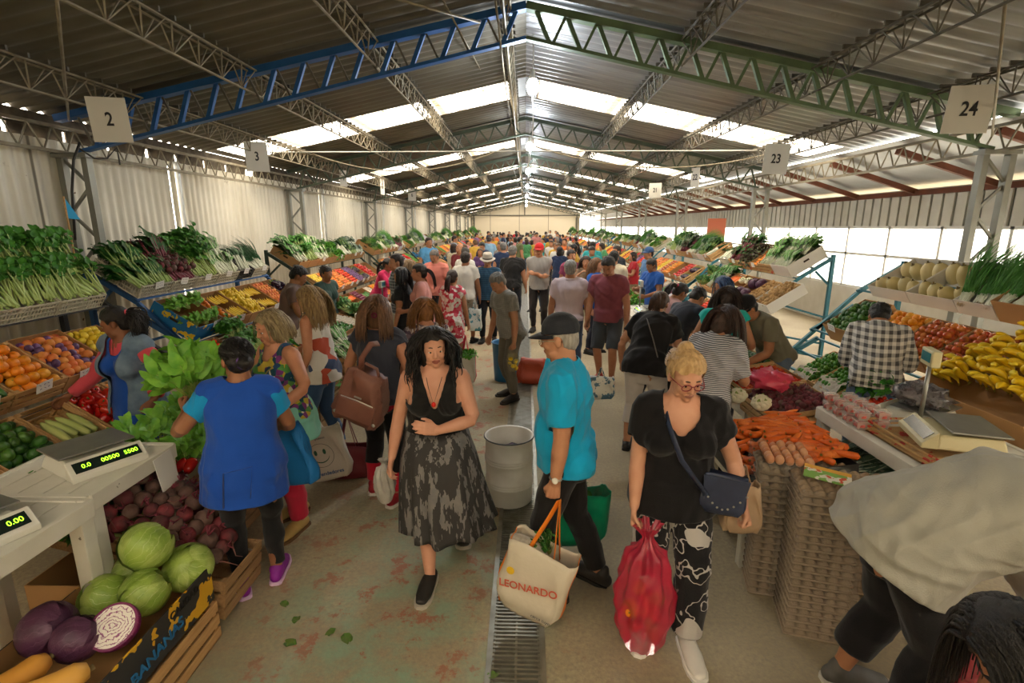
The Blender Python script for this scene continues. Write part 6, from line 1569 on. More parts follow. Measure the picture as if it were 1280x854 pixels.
# left counter further down the hall
rl = random.Random(5); y = 4.75
while y < 34:
    w = rl.choice([.45, .5, .55]); lod = 2 if y < 6 else (1 if y < 9.5 else 0); c = rl.choice(['lettuce', 'cabbage', 'onion', 'lemon', 'tomato', 'red_cabbage', 'orange', 'spinach_bunch', 'carrot'] if y > 6.3 else ['escarole_bunch', 'lettuce', 'parsley_bunch'])
    if y > 6.4 and y < 7.4: c = 'red_cabbage' if y < 7 else 'lemon'
    floor_crate(-1, 2.0, y, w, .5, .46, .16, rl.choice(['wood', 'banbox', 'oldwood', 'card']), c, tilt=14, lod=lod, lab='on the left counter edge, %s from the front' % nth(int((y-4.7)/.5)) if y < 14 else 'far along the left counter'); 
    if lod: floor_crate(-1, 2.52, y, w, .45, .62, .15, 'card', rl.choice(['celery_bunch', 'green_pepper', 'garlic', 'potato']), tilt=14, lod=min(lod, 1), lab='rear row of the left counter, %s' % nth(int((y-4.7)/.5)))
    crate('oldwood', w, .48, .42, (-2.02, y+w/2, .01), (0, 0, R(90)), 'old wooden crate used as a stand, %s in the left counter row' % nth(int((y-4.7)/.5)) if y < 14 else 'old wooden crate used as a stand far along the left counter')
    y += w+.03+(.5 if int(y) % 4 == 0 else 0)
table(-2.6, -1.95, 7.7, 8.9, .88, 'white table with two pole scales, left counter')
scale((-2.3, 8.0, .88), 80, 'cream scale with a raised display, left counter, nearer of the two', M_scb, True); scale((-2.3, 8.6, .88), 80, 'cream scale with a raised display, left counter, farther of the two', M_scb, True)
# -- right near: egg trays
tm = MB(); nx, ny = 5, 6; W_, D_ = .29, .29
def tz(x, y): return .028*abs(math.sin(PI*nx*x/W_))**.8*abs(math.sin(PI*ny*y/D_))**.8
G = 40; vs = [(-W_/2+W_*i/G, -D_/2+D_*j/G, tz(W_*i/G, D_*j/G)) for i in range(G+1) for j in range(G+1)]
tm.add(vs, [(i*(G+1)+j, (i+1)*(G+1)+j, (i+1)*(G+1)+j+1, i*(G+1)+j+1) for i in range(G) for j in range(G)])
for s_ in (-1, 1): tm.box((s_*W_/2, 0, -.003), (.006, D_, .012)); tm.box((0, s_*D_/2, -.003), (W_, .006, .012))
M_pulp = mat('grey_pulp_tray', '#9c8468', .9, noise=.5, nscale=12, col2='#7f6a52', bump=.5, bscale=120)
tray0 = tm.build('egg_tray', M_pulp, smooth=True); first = True
def trays(x, y, z0, n, rz, where, tx=0, ty=0):
    global first
    for i in range(n):
        t = tray0 if first else dup(tray0, (0, 0, 0)); first = False
        t.location = (x+tx*i, y+ty*i, z0+i*.044); t.rotation_euler = (0, 0, R(rz+RND.uniform(-1.5, 1.5))); tag(t, 'brown pulp egg tray in the stack %s' % where, 'egg tray', 'egg trays %s' % where)
for (x, y, n, lab) in ((1.62, 2.55, 20, 'with the printed card on top'), (1.93, 2.62, 19, 'beside the bending person'), (1.56, 2.88, 19, 'under the loose eggs'), (1.87, 2.95, 17, 'behind the printed card stack')):
    trays(x, y, .01, n, -14, lab, .0, .0)
for i in range(5):
    for j in range(6):
        if (i+j) % 7 == 6: continue
        a = R(-14); u, v = (i-2)*.052, (j-2.5)*.047; put('egg', (i+j) % 3, (1.56+u*math.cos(a)-v*math.sin(a), 2.88+u*math.sin(a)+v*math.cos(a), .880), (0, 0, 0), 1.14, 'brown hen egg on top of the tray stack by the carrots', 'egg', 'eggs on the tray stack')
def pat_leaf(nt, v, base, c):
    s = nsep(nt, v); a = nmix(nt, nmath(nt, 'GREATER_THAN', nnoise(nt, v, 14, 2), .52), srgb('#7fae4a'), srgb('#e8e2d0')); a = nmix(nt, nmath(nt, 'GREATER_THAN', nnoise(nt, v, 21, 2), .6), a, srgb('#d8512c')); return nmix(nt, nmath(nt, 'GREATER_THAN', s[1], .035), a, srgb('#e8a83a'))
o = MB().box((0, 0, 0), (.22, .15, .003)).build('printed_card', mat('colour_print_card', '#7fae4a', .4, pattern=pat_leaf)); o.location = (1.62, 2.55, .905); o.rotation_euler = (R(3), R(3), R(-30)); tag(o, 'green and orange printed card lying on the egg trays', 'card')
# plastic film around the near stack, open at the front corner
fm = MB(); pts = [(-.17, -.17), (.16, -.172), (.165, .17), (-.168, .165)]; vs = []; n = 48
for jz in range(24):
    z = .02+jz*.0375
    for k in range(n):
        e = k/n*4; i0 = int(e); f = e-i0; a, c = pts[i0], pts[(i0+1) % 4]; x, y = a[0]+(c[0]-a[0])*f, a[1]+(c[1]-a[1])*f; q = 1+.015*math.sin(k*1.7+jz*.9)+.01*math.sin(jz*2.3+k*.6); vs.append((x*q, y*q, z))
fm.add(vs, [(j*n+k, j*n+(k+1) % n, (j+1)*n+(k+1) % n, (j+1)*n+k) for j in range(23) for k in range(n)])
M_film = mat('clear_stretch_film', '#cfcabc', .2, alpha=.16)
for q, (x, y) in enumerate(((1.62, 2.55), (1.56, 2.88))):
    o = fm.build('stretch_film', M_film, smooth=True); o.location = (x, y, 0); o.rotation_euler = (0, 0, R(-14)); tag(o, 'crumpled clear plastic film around the egg tray stack %s' % ('with the printed card' if q == 0 else 'under the loose eggs'), 'plastic film')
# carrots: black tray heaped, cauliflowers, beet behind
crate('darkcard', .78, .70, .09, (1.36, 3.32, .60), (R(8), 0, R(-90)), 'low black tray under the carrot heap'); table(1.42, 2.08, 3.0, 3.72, .585, 'low white counter under the carrots'); 
rc_ = random.Random(8); nC = 0
for row in range(9):
    for k in range(15):
        x = 1.42+row*.072+rc_.uniform(-.03, .03); y = 2.98+k*.050+rc_.uniform(-.03, .03); z = .69+row*.018+.10*math.sin(PI*min(1, k/14))*math.sin(PI*min(1, (row+1)/8))
        
        put('carrot', rc_.randrange(3), (x, y, z), (0, R(rc_.uniform(-18, 18)), R(rc_.choice([20, 35, -30, 150, 170, -15])+rc_.uniform(-25, 25))), rc_.uniform(.85, 1.1), 'large orange carrot in the heap on the right counter', 'carrot', 'carrots heaped on the right counter'); nC += 1
for (x, y) in ((1.72, 3.98), (1.84, 3.82), (1.64, 4.1)): put('cauliflower', int(x*10) % 2, (x, y, .86), (-.3, .2, x*5), 1.05, 'creamy cauliflower head behind the carrot heap', 'cauliflower', 'cauliflowers behind the carrots')
floor_crate(1, 1.92, 3.74, .62, .55, .62, .16, 'wood', 'beetroot', tilt=10, lod=2, lab='dark heap behind the carrots', sc=.62)
floor_crate(1, 1.98, 4.40, .6, .55, .62, .16, 'wood', 'cherry_tomato', tilt=10, lod=1, lab='in front of the man in the black cap', sc=1.25)
floor_crate(1, 2.0, 5.05, .6, .55, .62, .16, 'wood', 'avocado', tilt=10, lod=1, lab='behind the small red tomatoes')
table(1.98, 2.5, 4.36, 6.1, .60, 'long low counter holding small produce, right aisle edge')
# yellow / black box with greens under the right table
floor_crate(1, 2.16, 3.0, .52, .5, .42, .2, 'yelbox', 'kale_bunch', tilt=5, lab='under the white table'); crate('whitecard', .5, .4, .32, (2.2, 3.2, .02), (0, 0, R(-90)), 'white and blue carton on the floor under the right table')
# right table with scales, strawberries
table(2.16, 2.95, 2.35, 3.62, .90, 'white painted table with the cream scale, right side')
o = crate('redwood', .75, .42, .075, (2.22, 2.85, .905), (0, 0, R(-90)), 'shallow brown crate with red paint under the scale')
scale((2.50, 2.82, .99), -108, 'cream and steel weighing scale with a raised display, right table', M_scy, True, ('', '', ''))
scale((2.72, 3.40, .90), -150, 'flat weighing scale with a green readout behind the cream one', M_scb, False, ('', '0.0', '0'))
def pat_straw(nt, v, base, c): return nmix(nt, nmath(nt, 'GREATER_THAN', nnoise(nt, v, 60, 2), .5), srgb('#a8281c'), srgb('#c9655a'))
M_straw = mat('strawberries_in_tub', '#b02a1e', .35, pattern=pat_straw); M_tub = mat('clear_tub', '#e6ded2', .15, alpha=.35); tub = None
for k in range(4):
    for r_ in range(2):
        for z_ in range(2):
            p = (2.20+.13*r_, 3.55-.115*k, .91+.062*z_)
            if tub is None:
                b = MB(); b.lathe([(.04, 0), (.052, .055), (.055, .057)], 4, sx=1.2, sy=1); tub = b.build('strawberry_tub', M_tub); b = MB(); b.ell((0, 0, .026), (.045, .038, .026), 9); b.build('strawberries', M_straw, tub, True); b = MB(); b.lathe([(.001, .063), (.05, .060), (.056, .055)], 4, sx=1.2); b.build('lid', M_tub, tub); o = tub
            else: o = dup(tub, p)
            o.location = p; o.rotation_euler = (0, 0, R(40)); tag(o, 'small clear tub of strawberries stacked at the end of the right table', 'strawberry tub', 'strawberry tubs on the right table')
for k in range(5):
    o = dup(tub, (2.24+.11*(k % 2), 2.52-.1*(k//2), .91)); tag(o, 'tub of red strawberries beside the bending person', 'strawberry tub', 'strawberry tubs beside the cream scale')
bg = MB(); v, f = rough_ball(.16, n=20, amp=.25, sz=.5, freq=5); bg.add(v, f); o = bg.build('produce_bag', mat('clear_bag_dark_fruit', '#8d8a8c', .2, noise=1, nscale=20, col2='#3a3338', alpha=.75), smooth=True); o.location = (2.70, 3.38, 1.08); tag(o, 'clear plastic bag of dark fruit lying on the rear scale', 'plastic bag')
bg = MB(); v, f = rough_ball(.17, n=22, amp=.35, sz=.45, freq=5); bg.add(v, f); o = bg.build('plastic_bag', mat('pink_plastic_film', '#f0506a', .3, alpha=.8), smooth=True); o.location = (2.10, 4.25, .92); tag(o, 'crumpled bright pink plastic bag behind the strawberry tubs', 'plastic bag')
# newspapers draped over the lime crates
for i, (y_, w_) in enumerate(((4.75, .34), (5.25, .36), (5.72, .3))):
    b = MB(); n = 8; vs = []
    for a in range(n+1):
        for c in range(n+1): u, v_ = a/n-.5, c/n; vs.append((u*w_+.02*math.sin(v_*5+i), -.16+v_*.24, .02*math.sin(u*13+i)*(1-v_)+(-.12*(1-v_*1.6) if v_ < .6 else .01)))
    b.add(vs, [(a*(n+1)+c, (a+1)*(n+1)+c, (a+1)*(n+1)+c+1, a*(n+1)+c+1) for a in range(n) for c in range(n)]); o = b.build('newspaper', M_paper, smooth=True); o.location = (3.25, y_, .60); o.rotation_euler = (R(10), 0, R(-90)); tag(o, 'crumpled newspaper over the front edge of the lime crates, %s from the near end' % nth(i), 'newspaper')
# right counter further down
y = 6.3
while y < 34:
    w = rl.choice([.45, .5, .55]); lod = 1 if y < 9.5 else 0
    if 7.2 < y < 9.0: y = 9.0
    floor_crate(1, 2.0, y, w, .5, .50, .16, rl.choice(['wood', 'card', 'redwood']), rl.choice(['avocado', 'green_pepper', 'garlic', 'chard_bunch', 'lettuce', 'potato', 'carrot', 'onion']), tilt=12, lod=lod, lab='on the right counter edge, %s along' % nth(int((y-6.2)/.5)) if y < 15 else 'far along the right counter')
    crate('oldwood', w, .48, .46, (2.02, y+w/2, .01), (0, 0, R(-90)), 'old wooden crate used as a stand, %s in the right counter row' % nth(int((y-6.2)/.5)) if y < 15 else 'old wooden crate used as a stand far along the right counter')
    y += w+.03+(.6 if int(y) % 5 == 0 else 0)
table(1.62, 2.4, 7.5, 8.7, .88, 'white table with a boxy scale, middle of the right counter'); scale((1.95, 7.9, .88), -90, 'white counter scale beside the man in the maroon shirt', M_scb, True)
o = crate('banbox', .5, .4, .3, (1.8, 7.9, .02), (0, 0, R(-90)), 'blue and yellow box under the white scale table')
# drum, bins
def drum():
    o = empty('metal_drum', (-.12, 3.87, 0), label='dented white metal drum used as a rubbish bin over the drain', cat='drum'); m = mat('dirty_white_drum', '#f2eee6', .5, .0, noise=.4, nscale=6, col2='#d2ccbe')
    b = MB(); pr = [(.185, 0), (.19, .01)]
    for z in (.15, .17, .19, .35, .37, .39): pr += [(.19, z-.008), (.198, z), (.19, z+.008)]
    pr += [(.19, .53), (.202, .545), (.198, .56), (.182, .552), (.180, .05), (.001, .045)]; b.lathe(pr, 36); b.build('shell', m, o, True)
    b = MB(); b.lathe([(.20, .548), (.206, .553), (.20, .56), (.19, .556)], 36); b.build('rim', mat('dark_drum_rim', '#4c5358', .5), o, True)
    b = MB(); v, f = rough_ball(.13, n=16, amp=.3, sz=.4, freq=4); b.add([(x+.02, y, z+.40) for x, y, z in v], f); b.ell((0, 0, .30), (.175, .175, .10), 14); b.build('rubbish', mat('blue_grey_rubbish', '#55636a', .7, noise=1, nscale=9, col2='#8a6a9a'), o, True)
drum()
o = empty('waste_bin', (-.27, 7.25, 0), label='blue plastic bin behind the elderly man in grey', cat='bin'); b = MB(); b.lathe([(.17, 0), (.20, .55), (.215, .56), (.205, .57), (.19, .55), (.16, .03), (.001, .03)], 20); b.build('bin_body', mat('blue_bin_plastic', '#1a6a9c', .45), o, True)
# litter leaves on the floor
lf = [(-1.3, 2.45), (-1.22, 2.30), (-1.05, 2.42), (-.99, 2.38), (-.18, 2.12), (-.12, 2.95), (.05, 2.0), (.35, 3.5), (-1.45, 2.62), (.5, 4.1)]
ll = bpy.data.meshes.new('leaf'); g = leaf_geo(V(0, 0, .004), V(0, 1, .03), V(0, 0, 1), .075, .045, 5, .15, .15, .1); ll.from_pydata([tuple(v) for v in g[0]], [], g[1]); ll.materials.append(leafm('#4a7a2c', '#6b6a34'))
for i, (x, y) in enumerate(lf):
    o = bpy.data.objects.new('fallen_leaf', ll); COL.objects.link(o); o.location = (x, y, .0); o.rotation_euler = (0, 0, i*1.3); o.scale = (1+.3*(i % 2),)*3; tag(o, 'wilted green leaf scrap lying on the concrete floor', 'leaf', 'leaf scraps on the floor')
# blue pennant and flag on posts of the left second rack
o = empty('pennant', (-4.75, 5.35, 0), label='small bright blue pennant on a stick above the second left rack', cat='pennant'); b = MB(); b.tube([(0, 0, 1.6), (0, 0, 2.5)], .008, 6); b.build('stick', M_pine, o); b = MB(); b.add([(0, 0, 2.5), (0, 0, 2.28), (.02, .13, 2.27), (0, .002, 2.5), (0.002, 0, 2.28), (.022, .13, 2.27)], [(0, 1, 2), (3, 5, 4), (0, 2, 5, 3), (1, 4, 5, 2), (0, 3, 4, 1)]); b.build('cloth', mat('cyan_cloth', '#1a9ad0', .7), o)
o = MB().box((0, 0, 0), (.02, .5, .95)).build('hanging_banner', mat('red_green_banner', '#c86a50', .7, pattern=lambda nt, v, base, c: nmix(nt, nramp(nt, nsep(nt, v)[2], -.12, .05), srgb('#7fc06a'), srgb('#cf7458')))); o.location = (5.6, 15.5, 1.95); o.rotation_euler = (0, 0, R(80)); tag(o, 'faded red and green banner hanging beyond the right racks', 'banner')
# ================================================================ BAGS
def bag(name, loc, rz, w, d, h, m, label, cat='bag', top_w=1.0, top_d=.7, amp=.010, handles=None, hm=None, hl=.25, rot=None, sag_=0, side=None, seed=1, closed=False, sx_b=1.0, hw=.03):
    """soft bag: lofted rounded box, open top, two strap handles"""
    o = empty(name, loc, rot=rot or (0, 0, R(rz)), label=label, cat=cat); n = 40; rows = 16; vs = []; mi = []
    for j in range(rows+1):
        t = j/rows; z = h*t; kw = (sx_b+(top_w-sx_b)*t); kd = (1+(top_d-1)*t)*(1+.25*math.sin(PI*t))
        for k in range(n):
            a = 2*PI*k/n; e = .35; cx = math.copysign(abs(math.cos(a))**e, math.cos(a)); cy = math.copysign(abs(math.sin(a))**e, math.sin(a)); q = amp*(math.sin(5*a+seed+3*t)+math.sin(9*t+2*a*seed)+.6*math.sin(13*a+11*t))
            rb = min(1, .80+.2*min(1, t*5)); vs.append((cx*w/2*kw*rb+q*.6, cy*d/2*kd*rb+q, z-sag_*math.cos(a*2)*t+.012*math.sin(3*a+seed)*t))
    fs = [(j*n+k, j*n+(k+1) % n, (j+1)*n+(k+1) % n, (j+1)*n+k) for j in range(rows) for k in range(n)]; fm = []
    for j in range(rows):
        for k in range(n):
            a = 2*PI*(k+.5)/n; fm.append(1 if side and abs(math.cos(a)) > .93 and abs(math.sin(a)) < .45 else 0)
    fs.append(tuple(range(n))[::-1]); fm.append(0)
    if closed: fs.append(tuple(rows*n+k for k in range(n))); fm.append(0)
    b = mesh_obj('bag_body', vs, fs, None, o, True, [m]+([side] if side else []), fm)
    if not closed: s = b.modifiers.new('s', 'SOLIDIFY'); s.thickness = .003
    if handles:
        for s_ in (-1, 1):
            mb = MB(); pts = []
            for i in range(13): t = i/12; pts.append(V((t-.5)*w*handles*(1-.75*math.sin(PI*t)), s_*d/2*top_d*(1-.9*math.sin(PI*t)**.5), h*.78+(hl+.22*h)*math.sin(PI*t)**.8))
            mb.tube(pts, hw/2, 6, flat=.18); mb.build('handle', hm or m, o, True)
    return o
def decal_text(parent, txt, size, m, loc, rot): return text_mesh(txt, size, m, parent, loc, rot, 'printed_lettering', .0006)
M_orange = mat('orange_webbing', '#e8821c', .6); M_canvas = mat('cream_canvas', '#cfc4ae', .7, noise=.3, nscale=4, col2='#b8ab93', bump=.2)
M_bluebag = mat('blue_nonwoven', '#1878c0', .7, noise=.3, nscale=5, col2='#11609e', bump=.2, bscale=120)
M_greenbag = mat('green_woven_plastic', '#0f9f72', .3, alpha=.82, noise=.7, nscale=9, col2='#0a7a58'); M_redfilm = mat('red_plastic_film', '#d5304e', .28, noise=.7, nscale=8, col2='#b01f3a', alpha=.62)
M_brownl = mat('brown_leather', '#8a5a4a', .5, noise=.5, nscale=7, col2='#6f4538', bump=.35, bscale=40); M_navyl = mat('navy_leather', '#232c44', .35, noise=.4, nscale=8, col2='#3c4a66', bump=.3, bscale=40); M_stud = mat('silver_studs', '#c9c6bd', .3, .8)
M_whitebag = mat('white_shopping_bag', '#c9c2b4', .6, noise=.3, nscale=5, col2='#aaa294', bump=.2)
def strap(pts, w, m, parent=None, name='strap'):
    mb = MB(); P = [Vector(p) for p in pts]; mb.tube(P, w/2, 6, flat=.2); return mb.build(name, m, parent, True)
# the canvas tote with orange sides in the hand of the man in turquoise
T = bag('shopping_tote', (.02, 2.47, .115), 0, .38, .17, .42, M_canvas, 'cream canvas tote with orange sides and handles, in the hand of the man in turquoise', 'tote bag', 1.02, .9, .007, .45, M_orange, .29, rot=(R(-2), R(14), R(-20)), side=M_orange, hw=.032)
red_ = mat('red_print', '#c8553c', .7); decal_text(T, 'LEONARDO', .060, red_, (-.01, -.122, .22), (R(90), R(-14), 0)); decal_text(T, 'cerca tuyo', .026, mat('grey_print', '#6f6a66', .7), (.10, -.112, .07), (R(90), 0, 0))
b = MB(); b.lathe([(.001, .002), (.022, .001), (.022, -.002)], 20, M=Matrix.Rotation(R(90), 3, 'X')); b.build('yellow_emblem', mat('yellow_print', '#e0b520', .6), T).location = (-.125, -.120, .275)
b = MB(); b.ell((0, 0, 0), (.12, .05, .04), 12); o = b.build('newspaper', M_paper, smooth=True); o.location = (.03, 2.48, .50); o.rotation_euler = (0, R(20), R(-20)); tag(o, 'folded newspaper sticking out of the cream tote', 'newspaper')
put('parsley_bunch', 1, (.13, 2.49, .44), (R(60), 0, R(60)), .7, 'dark green herbs inside the cream tote', 'herbs'); 
# green bag behind
G_ = bag('shopping_bag', (.30, 2.98, .22), 0, .44, .20, .34, M_greenbag, 'green woven plastic bag full of leafy vegetables, beside the dark trousers', 'bag', 1.05, .8, .010, .4, M_greenbag, .16, rot=(0, R(4), R(12)))
for i in range(3): put('chard_bunch', i, (.20+.1*i, 2.98, .30), (R(75), 0, R(30*i)), .62, 'green chard stuffed in the green plastic bag', 'chard', 'chard in the green bag')
# red translucent bag
def film_sack(name, loc, rx, rz_, h, m, label, seed=2, knot=True):
    b = MB(); n = 72; rows = 34; vs = []
    for j in range(rows+1):
        t = j/rows; r = (math.sin(PI*min(1, .10+.9*t*.93))**.75)*(1-.25*t) if t < .80 else .30*(1-(t-.8)*3.4)+.02
        if t >= .8: r = max(.09, .42-(t-.8)*3.0) if t < .9 else .12+(t-.9)*3.2
        for k in range(n):
            a = 2*PI*k/n; g = 1-abs(math.sin(5.5*a+2*math.sin(3*t+seed)+seed)); q = 1+.09*math.sin(2*a+seed+4*t)+.06*math.sin(7*a+9*t)+(.05+.22*t)*(g-.5)+.04*math.sin(31*t+3*a); vs.append((math.cos(a)*rx*r*q, math.sin(a)*rz_*r*q, h*t))
    b.add(vs, [(j*n+k, j*n+(k+1) % n, (j+1)*n+(k+1) % n, (j+1)*n+k) for j in range(rows) for k in range(n)]+[tuple(range(n))[::-1]]); o = b.build(name, m, smooth=True); o.location = loc; tag(o, label, 'plastic bag'); return o
film_sack('plastic_bag', (.63, 2.33, .0), .17, .15, .74, M_redfilm, 'tall red translucent plastic bag of produce held by the woman in black')
for i, (k, dx, dz) in enumerate((('tomato', -.05, .12), ('tomato', .06, .16), ('orange', -.07, .22), ('tomato', .02, .25), ('onion', .06, .28), ('apple', -.03, .32), ('potato', .04, .10), ('mandarin', 0, .18))):
    put(k, i % 2, (.63+dx, 2.30+.03*(i % 2), .05+dz), (i, i, 0), 1.15, '%s showing through the red plastic bag' % k, None, 'produce in the red plastic bag')
# blue bag on the arm of the woman with floral top
bag('shopping_bag', (-1.50, 3.12, .52), 0, .30, .10, .42, M_bluebag, 'plain bright blue cloth bag hanging from the arm of the woman in red trousers', 'bag', .62, .5, .008, .4, M_bluebag, .22, rot=(0, R(-10), R(-10)), closed=True)
# smiley bag
S_ = bag('shopping_bag', (-1.63, 3.95, .12), 0, .40, .10, .46, M_whitebag, 'white shopping bag printed with a green smiling face', 'bag', .95, .5, .008, .35, M_whitebag, .24, rot=(0, R(-12), R(6)))
dg_ = mat('dark_green_print', '#1e5a42', .6); gl = mat('grey_line_print', '#6a6c6a', .7)
b = MB(); b.tube([(math.cos(2*PI*i/36)*.105, 0, math.sin(2*PI*i/36)*.105) for i in range(37)], .0022, 5); c = b.build('printed_face_outline', gl, S_); c.location = (0, -.075, .24)
for g in (-1, 1): b = MB(); b.ell((g*.036, 0, .03), (.013, .003, .024), 12); c = b.build('printed_eye', dg_, S_, True); c.location = (0, -.076, .24)
b = MB(); b.tube([(math.cos(R(200+140*i/16))*.072, 0, math.sin(R(200+140*i/16))*.072+.01) for i in range(17)], [.001+.0035*math.sin(PI*i/16) for i in range(17)], 5); c = b.build('printed_smile', dg_, S_); c.location = (0, -.076, .24)
decal_text(S_, 'emprendedores', .045, mat('blue_print', '#3c5a8c', .7), (.0, -.074, .075), (R(90), 0, 0)); decal_text(S_, 'puesto', .03, gl, (.03, -.072, .39), (R(90), 0, 0))
bag('shopping_bag', (-1.55, 4.18, .02), 0, .40, .16, .30, mat('dark_red_bag', '#6e2028', .6, noise=.3, nscale=5), 'dark red bag behind the smiley bag', 'bag', 1, .8, .008, .4, None, .3, rot=(0, 0, R(10)))
# brown leather bag carried on the back
BP = bag('leather_backpack', (-1.22, 3.50, .82), 0, .40, .17, .40, M_brownl, 'slouchy brown leather bag worn on the back of the woman in black trousers', 'backpack', .62, .6, .012, None, None, rot=(R(6), R(20), R(-6)), closed=True, seed=3)
b = MB(); b.box((0, -.098, .13), (.28, .02, .15)); c = b.build('front_pocket', M_brownl, BP, bevel=.008)
b = MB(); b.tube([(-.12, -.112, .215), (.0, -.118, .225), (.12, -.112, .215)], .004, 5); b.build('zip', M_stud, BP)
b = MB(); b.box((0, -.113, .245), (.055, .004, .014)); b.build('metal_badge', M_stud, BP, bevel=.002)
for g in (-1, 1): b = MB(); b.ell((g*.15, -.085, .06), (.014, .006, .014), 10); b.build('eyelet', M_stud, BP, True)
strap([(-.06, .0, .38), (-.07, -.03, .50), (-.05, .02, .60), (-.03, .12, .58)], .045, M_brownl, BP, 'shoulder_strap'); strap([(.08, .0, .38), (.05, -.02, .46), (-.04, -.02, .47), (-.08, 0, .38)], .022, M_brownl, BP, 'grab_handle')
# navy studded bag
NB = bag('handbag', (.98, 2.36, .80), 0, .25, .09, .20, M_navyl, 'navy leather shoulder bag with silver studs hanging at the hip of the woman in black', 'handbag', .82, .6, .004, None, None, rot=(0, R(6), R(-10)), closed=True)
b = MB(); b.add([(-.11, -.047, .20), (.11, -.047, .20), (.09, -.062, .08), (0, -.066, .05), (-.09, -.062, .08), (-.11, -.040, .20), (.11, -.040, .20), (.09, -.055, .08), (0, -.059, .05), (-.09, -.055, .08)], [(0, 4, 3, 2, 1), (5, 6, 7, 8, 9), (0, 1, 6, 5), (1, 2, 7, 6), (2, 3, 8, 7), (3, 4, 9, 8), (4, 0, 5, 9)]); b.build('flap', M_navyl, NB)
for i in range(9): t = i/8; b = MB(); b.ell((-.10+.2*t, -.062-.006*math.sin(PI*t), .13-.085*math.sin(PI*t)), (.006, .004, .006), 6); b.build('stud', M_stud, NB)
bag('shopping_bag', (1.14, 2.46, .64), 0, .22, .12, .26, mat('beige_cloth_bag', '#b99c7c', .75, noise=.3, nscale=6), 'beige cloth bag behind the navy handbag', 'bag', .7, .6, .008, .4, None, .1)
# grey plastic bags of the woman in the long skirt
film_sack('plastic_bag', (-.89, 2.98, .46), .075, .06, .30, mat('grey_plastic_film', '#98948c', .35, noise=.6, nscale=9, col2='#c4c0b8'), 'crumpled grey and white plastic bag held by the woman in the long skirt', 5)
film_sack('plastic_bag', (-.15, 6.22, .42), .085, .08, .30, mat('clear_net_bag', '#d6c88a', .3, alpha=.35), 'clear bag of lemons held by the elderly man in grey', 6)
for i in range(14): put('lemon', i % 3, (-.15+.045*math.cos(i*2.4), 6.22+.045*math.sin(i*2.4), .46+.018*(i % 8)), (i, i*2, 0), .95, 'lemon in the bag of the elderly man', 'lemon', 'lemons in the bag')
bag('shopping_bag', (.12, 7.05, .02), 0, .50, .22, .34, mat('rust_orange_bag', '#b5482a', .5, noise=.4, nscale=6, col2='#94351e'), 'large rust orange bag behind the elderly man in grey', 'bag', .7, .6, .015, None, None, closed=True)
bag('shopping_bag', (-.93, 9.45, .28), 0, .26, .1, .42, mat('white_teal_bag', '#c8d2cc', .6, pattern=print_pat('#d2d6d0', '#4a8a96', 11, .56)), 'white and teal patterned bag carried by the man in the hat', 'bag', .9, .6, .006, .4, None, .2)
WR = bag('shopping_bag', (-.82, 6.95, .05), 0, .28, .14, .42, mat('white_red_bag', '#d2ccc2', .6), 'white and red shopping bag with lettuce showing, near the woman in red print', 'bag', .95, .7, .006, .4, mat('red_webbing', '#cf2440', .6), .25, side=mat('red_webbing', '#cf2440', .6))
for i in range(2): put('lettuce', i, (-.87+.1*i, 6.95, .46), (0, 0, i), .8, 'lettuce poking out of the white and red bag', 'lettuce', 'lettuce in the bag')
put('basil_bunch', 0, (-1.98, 2.88, 1.20), (R(85), 0, R(20)), 1.55, 'large bright basil bunch held up by the woman in the blue smock', 'basil'); put('basil_bunch', 1, (-2.02, 2.90, 1.22), (R(70), R(20), R(160)), 1.4, 'second basil bunch in the same hand, turned away', 'basil')
bag('handbag', (.72, 4.62, .62), 0, .26, .1, .2, mat('floral_handbag', '#b8b4a8', .6, pattern=print_pat('#c9c6ba', '#4a6a7c', 14, .54)), 'flowered handbag carried by the bending woman in a black t-shirt', 'handbag', .9, .6, .006, .4, None, .1, closed=True)
for i, (x, y) in enumerate(((1.8, 1.85), (1.9, 1.7))):
    bag('produce_bag', (x+.05, y-.1, .02), 20*i, .36, .3, .5, M_redfilm, ('glossy red plastic bag of peppers beside the bending person', 'red plastic bag slumped against the first red bag')[i], 'plastic bag', .8, .7, .02, None, None, closed=True)
# ================================================================ THE PEOPLE
F = fabric
def accs(*fs):
    def f(B, o):
        for g in fs: g(B, o)
    return f
def tie(c, pos=(0, .125, .03), r=.022):
    def f(B, o):
        mb = MB(); M = B.Mh @ Matrix.Rotation(R(90), 3, 'X'); vs = []
        mb.tube([B.hp(pos[0]+r*math.cos(a), pos[1], pos[2]+r*math.sin(a)) for a in [2*PI*i/12 for i in range(13)]], .008, 6); mb.build('hair_tie', mat('tie_'+c.strip('#'), c, .6), o, True)
    return f
def collar(m, e=.02):
    def f(B, o):
        mb = MB(); n = 20; q, d = B.at(.53); vs = []; r = .070*B.s*(.6+.4*B.w)
        for j, (z, rr_) in enumerate(((.500, 1.25), (.545, 1.02), (.525, 1.30))):
            qq, dd = B.at(z); sv = B.sidev(z); ff = -(dd.cross(sv)); ff = -ff if ff.y > 0 else ff
            for k in range(n): a = 2*PI*k/n; vs.append(qq+sv*math.cos(a)*r*rr_*1.02+ff*math.sin(a)*r*rr_*1.05-dd*.02*max(0, math.sin(a)))
        mb.add(vs, [(j*n+k, j*n+(k+1) % n, (j+1)*n+(k+1) % n, (j+1)*n+k) for j in range(2) for k in range(n)]); c = mb.build('collar', m, o, True); s = c.modifiers.new('s', 'SOLIDIFY'); s.thickness = .004
    return f
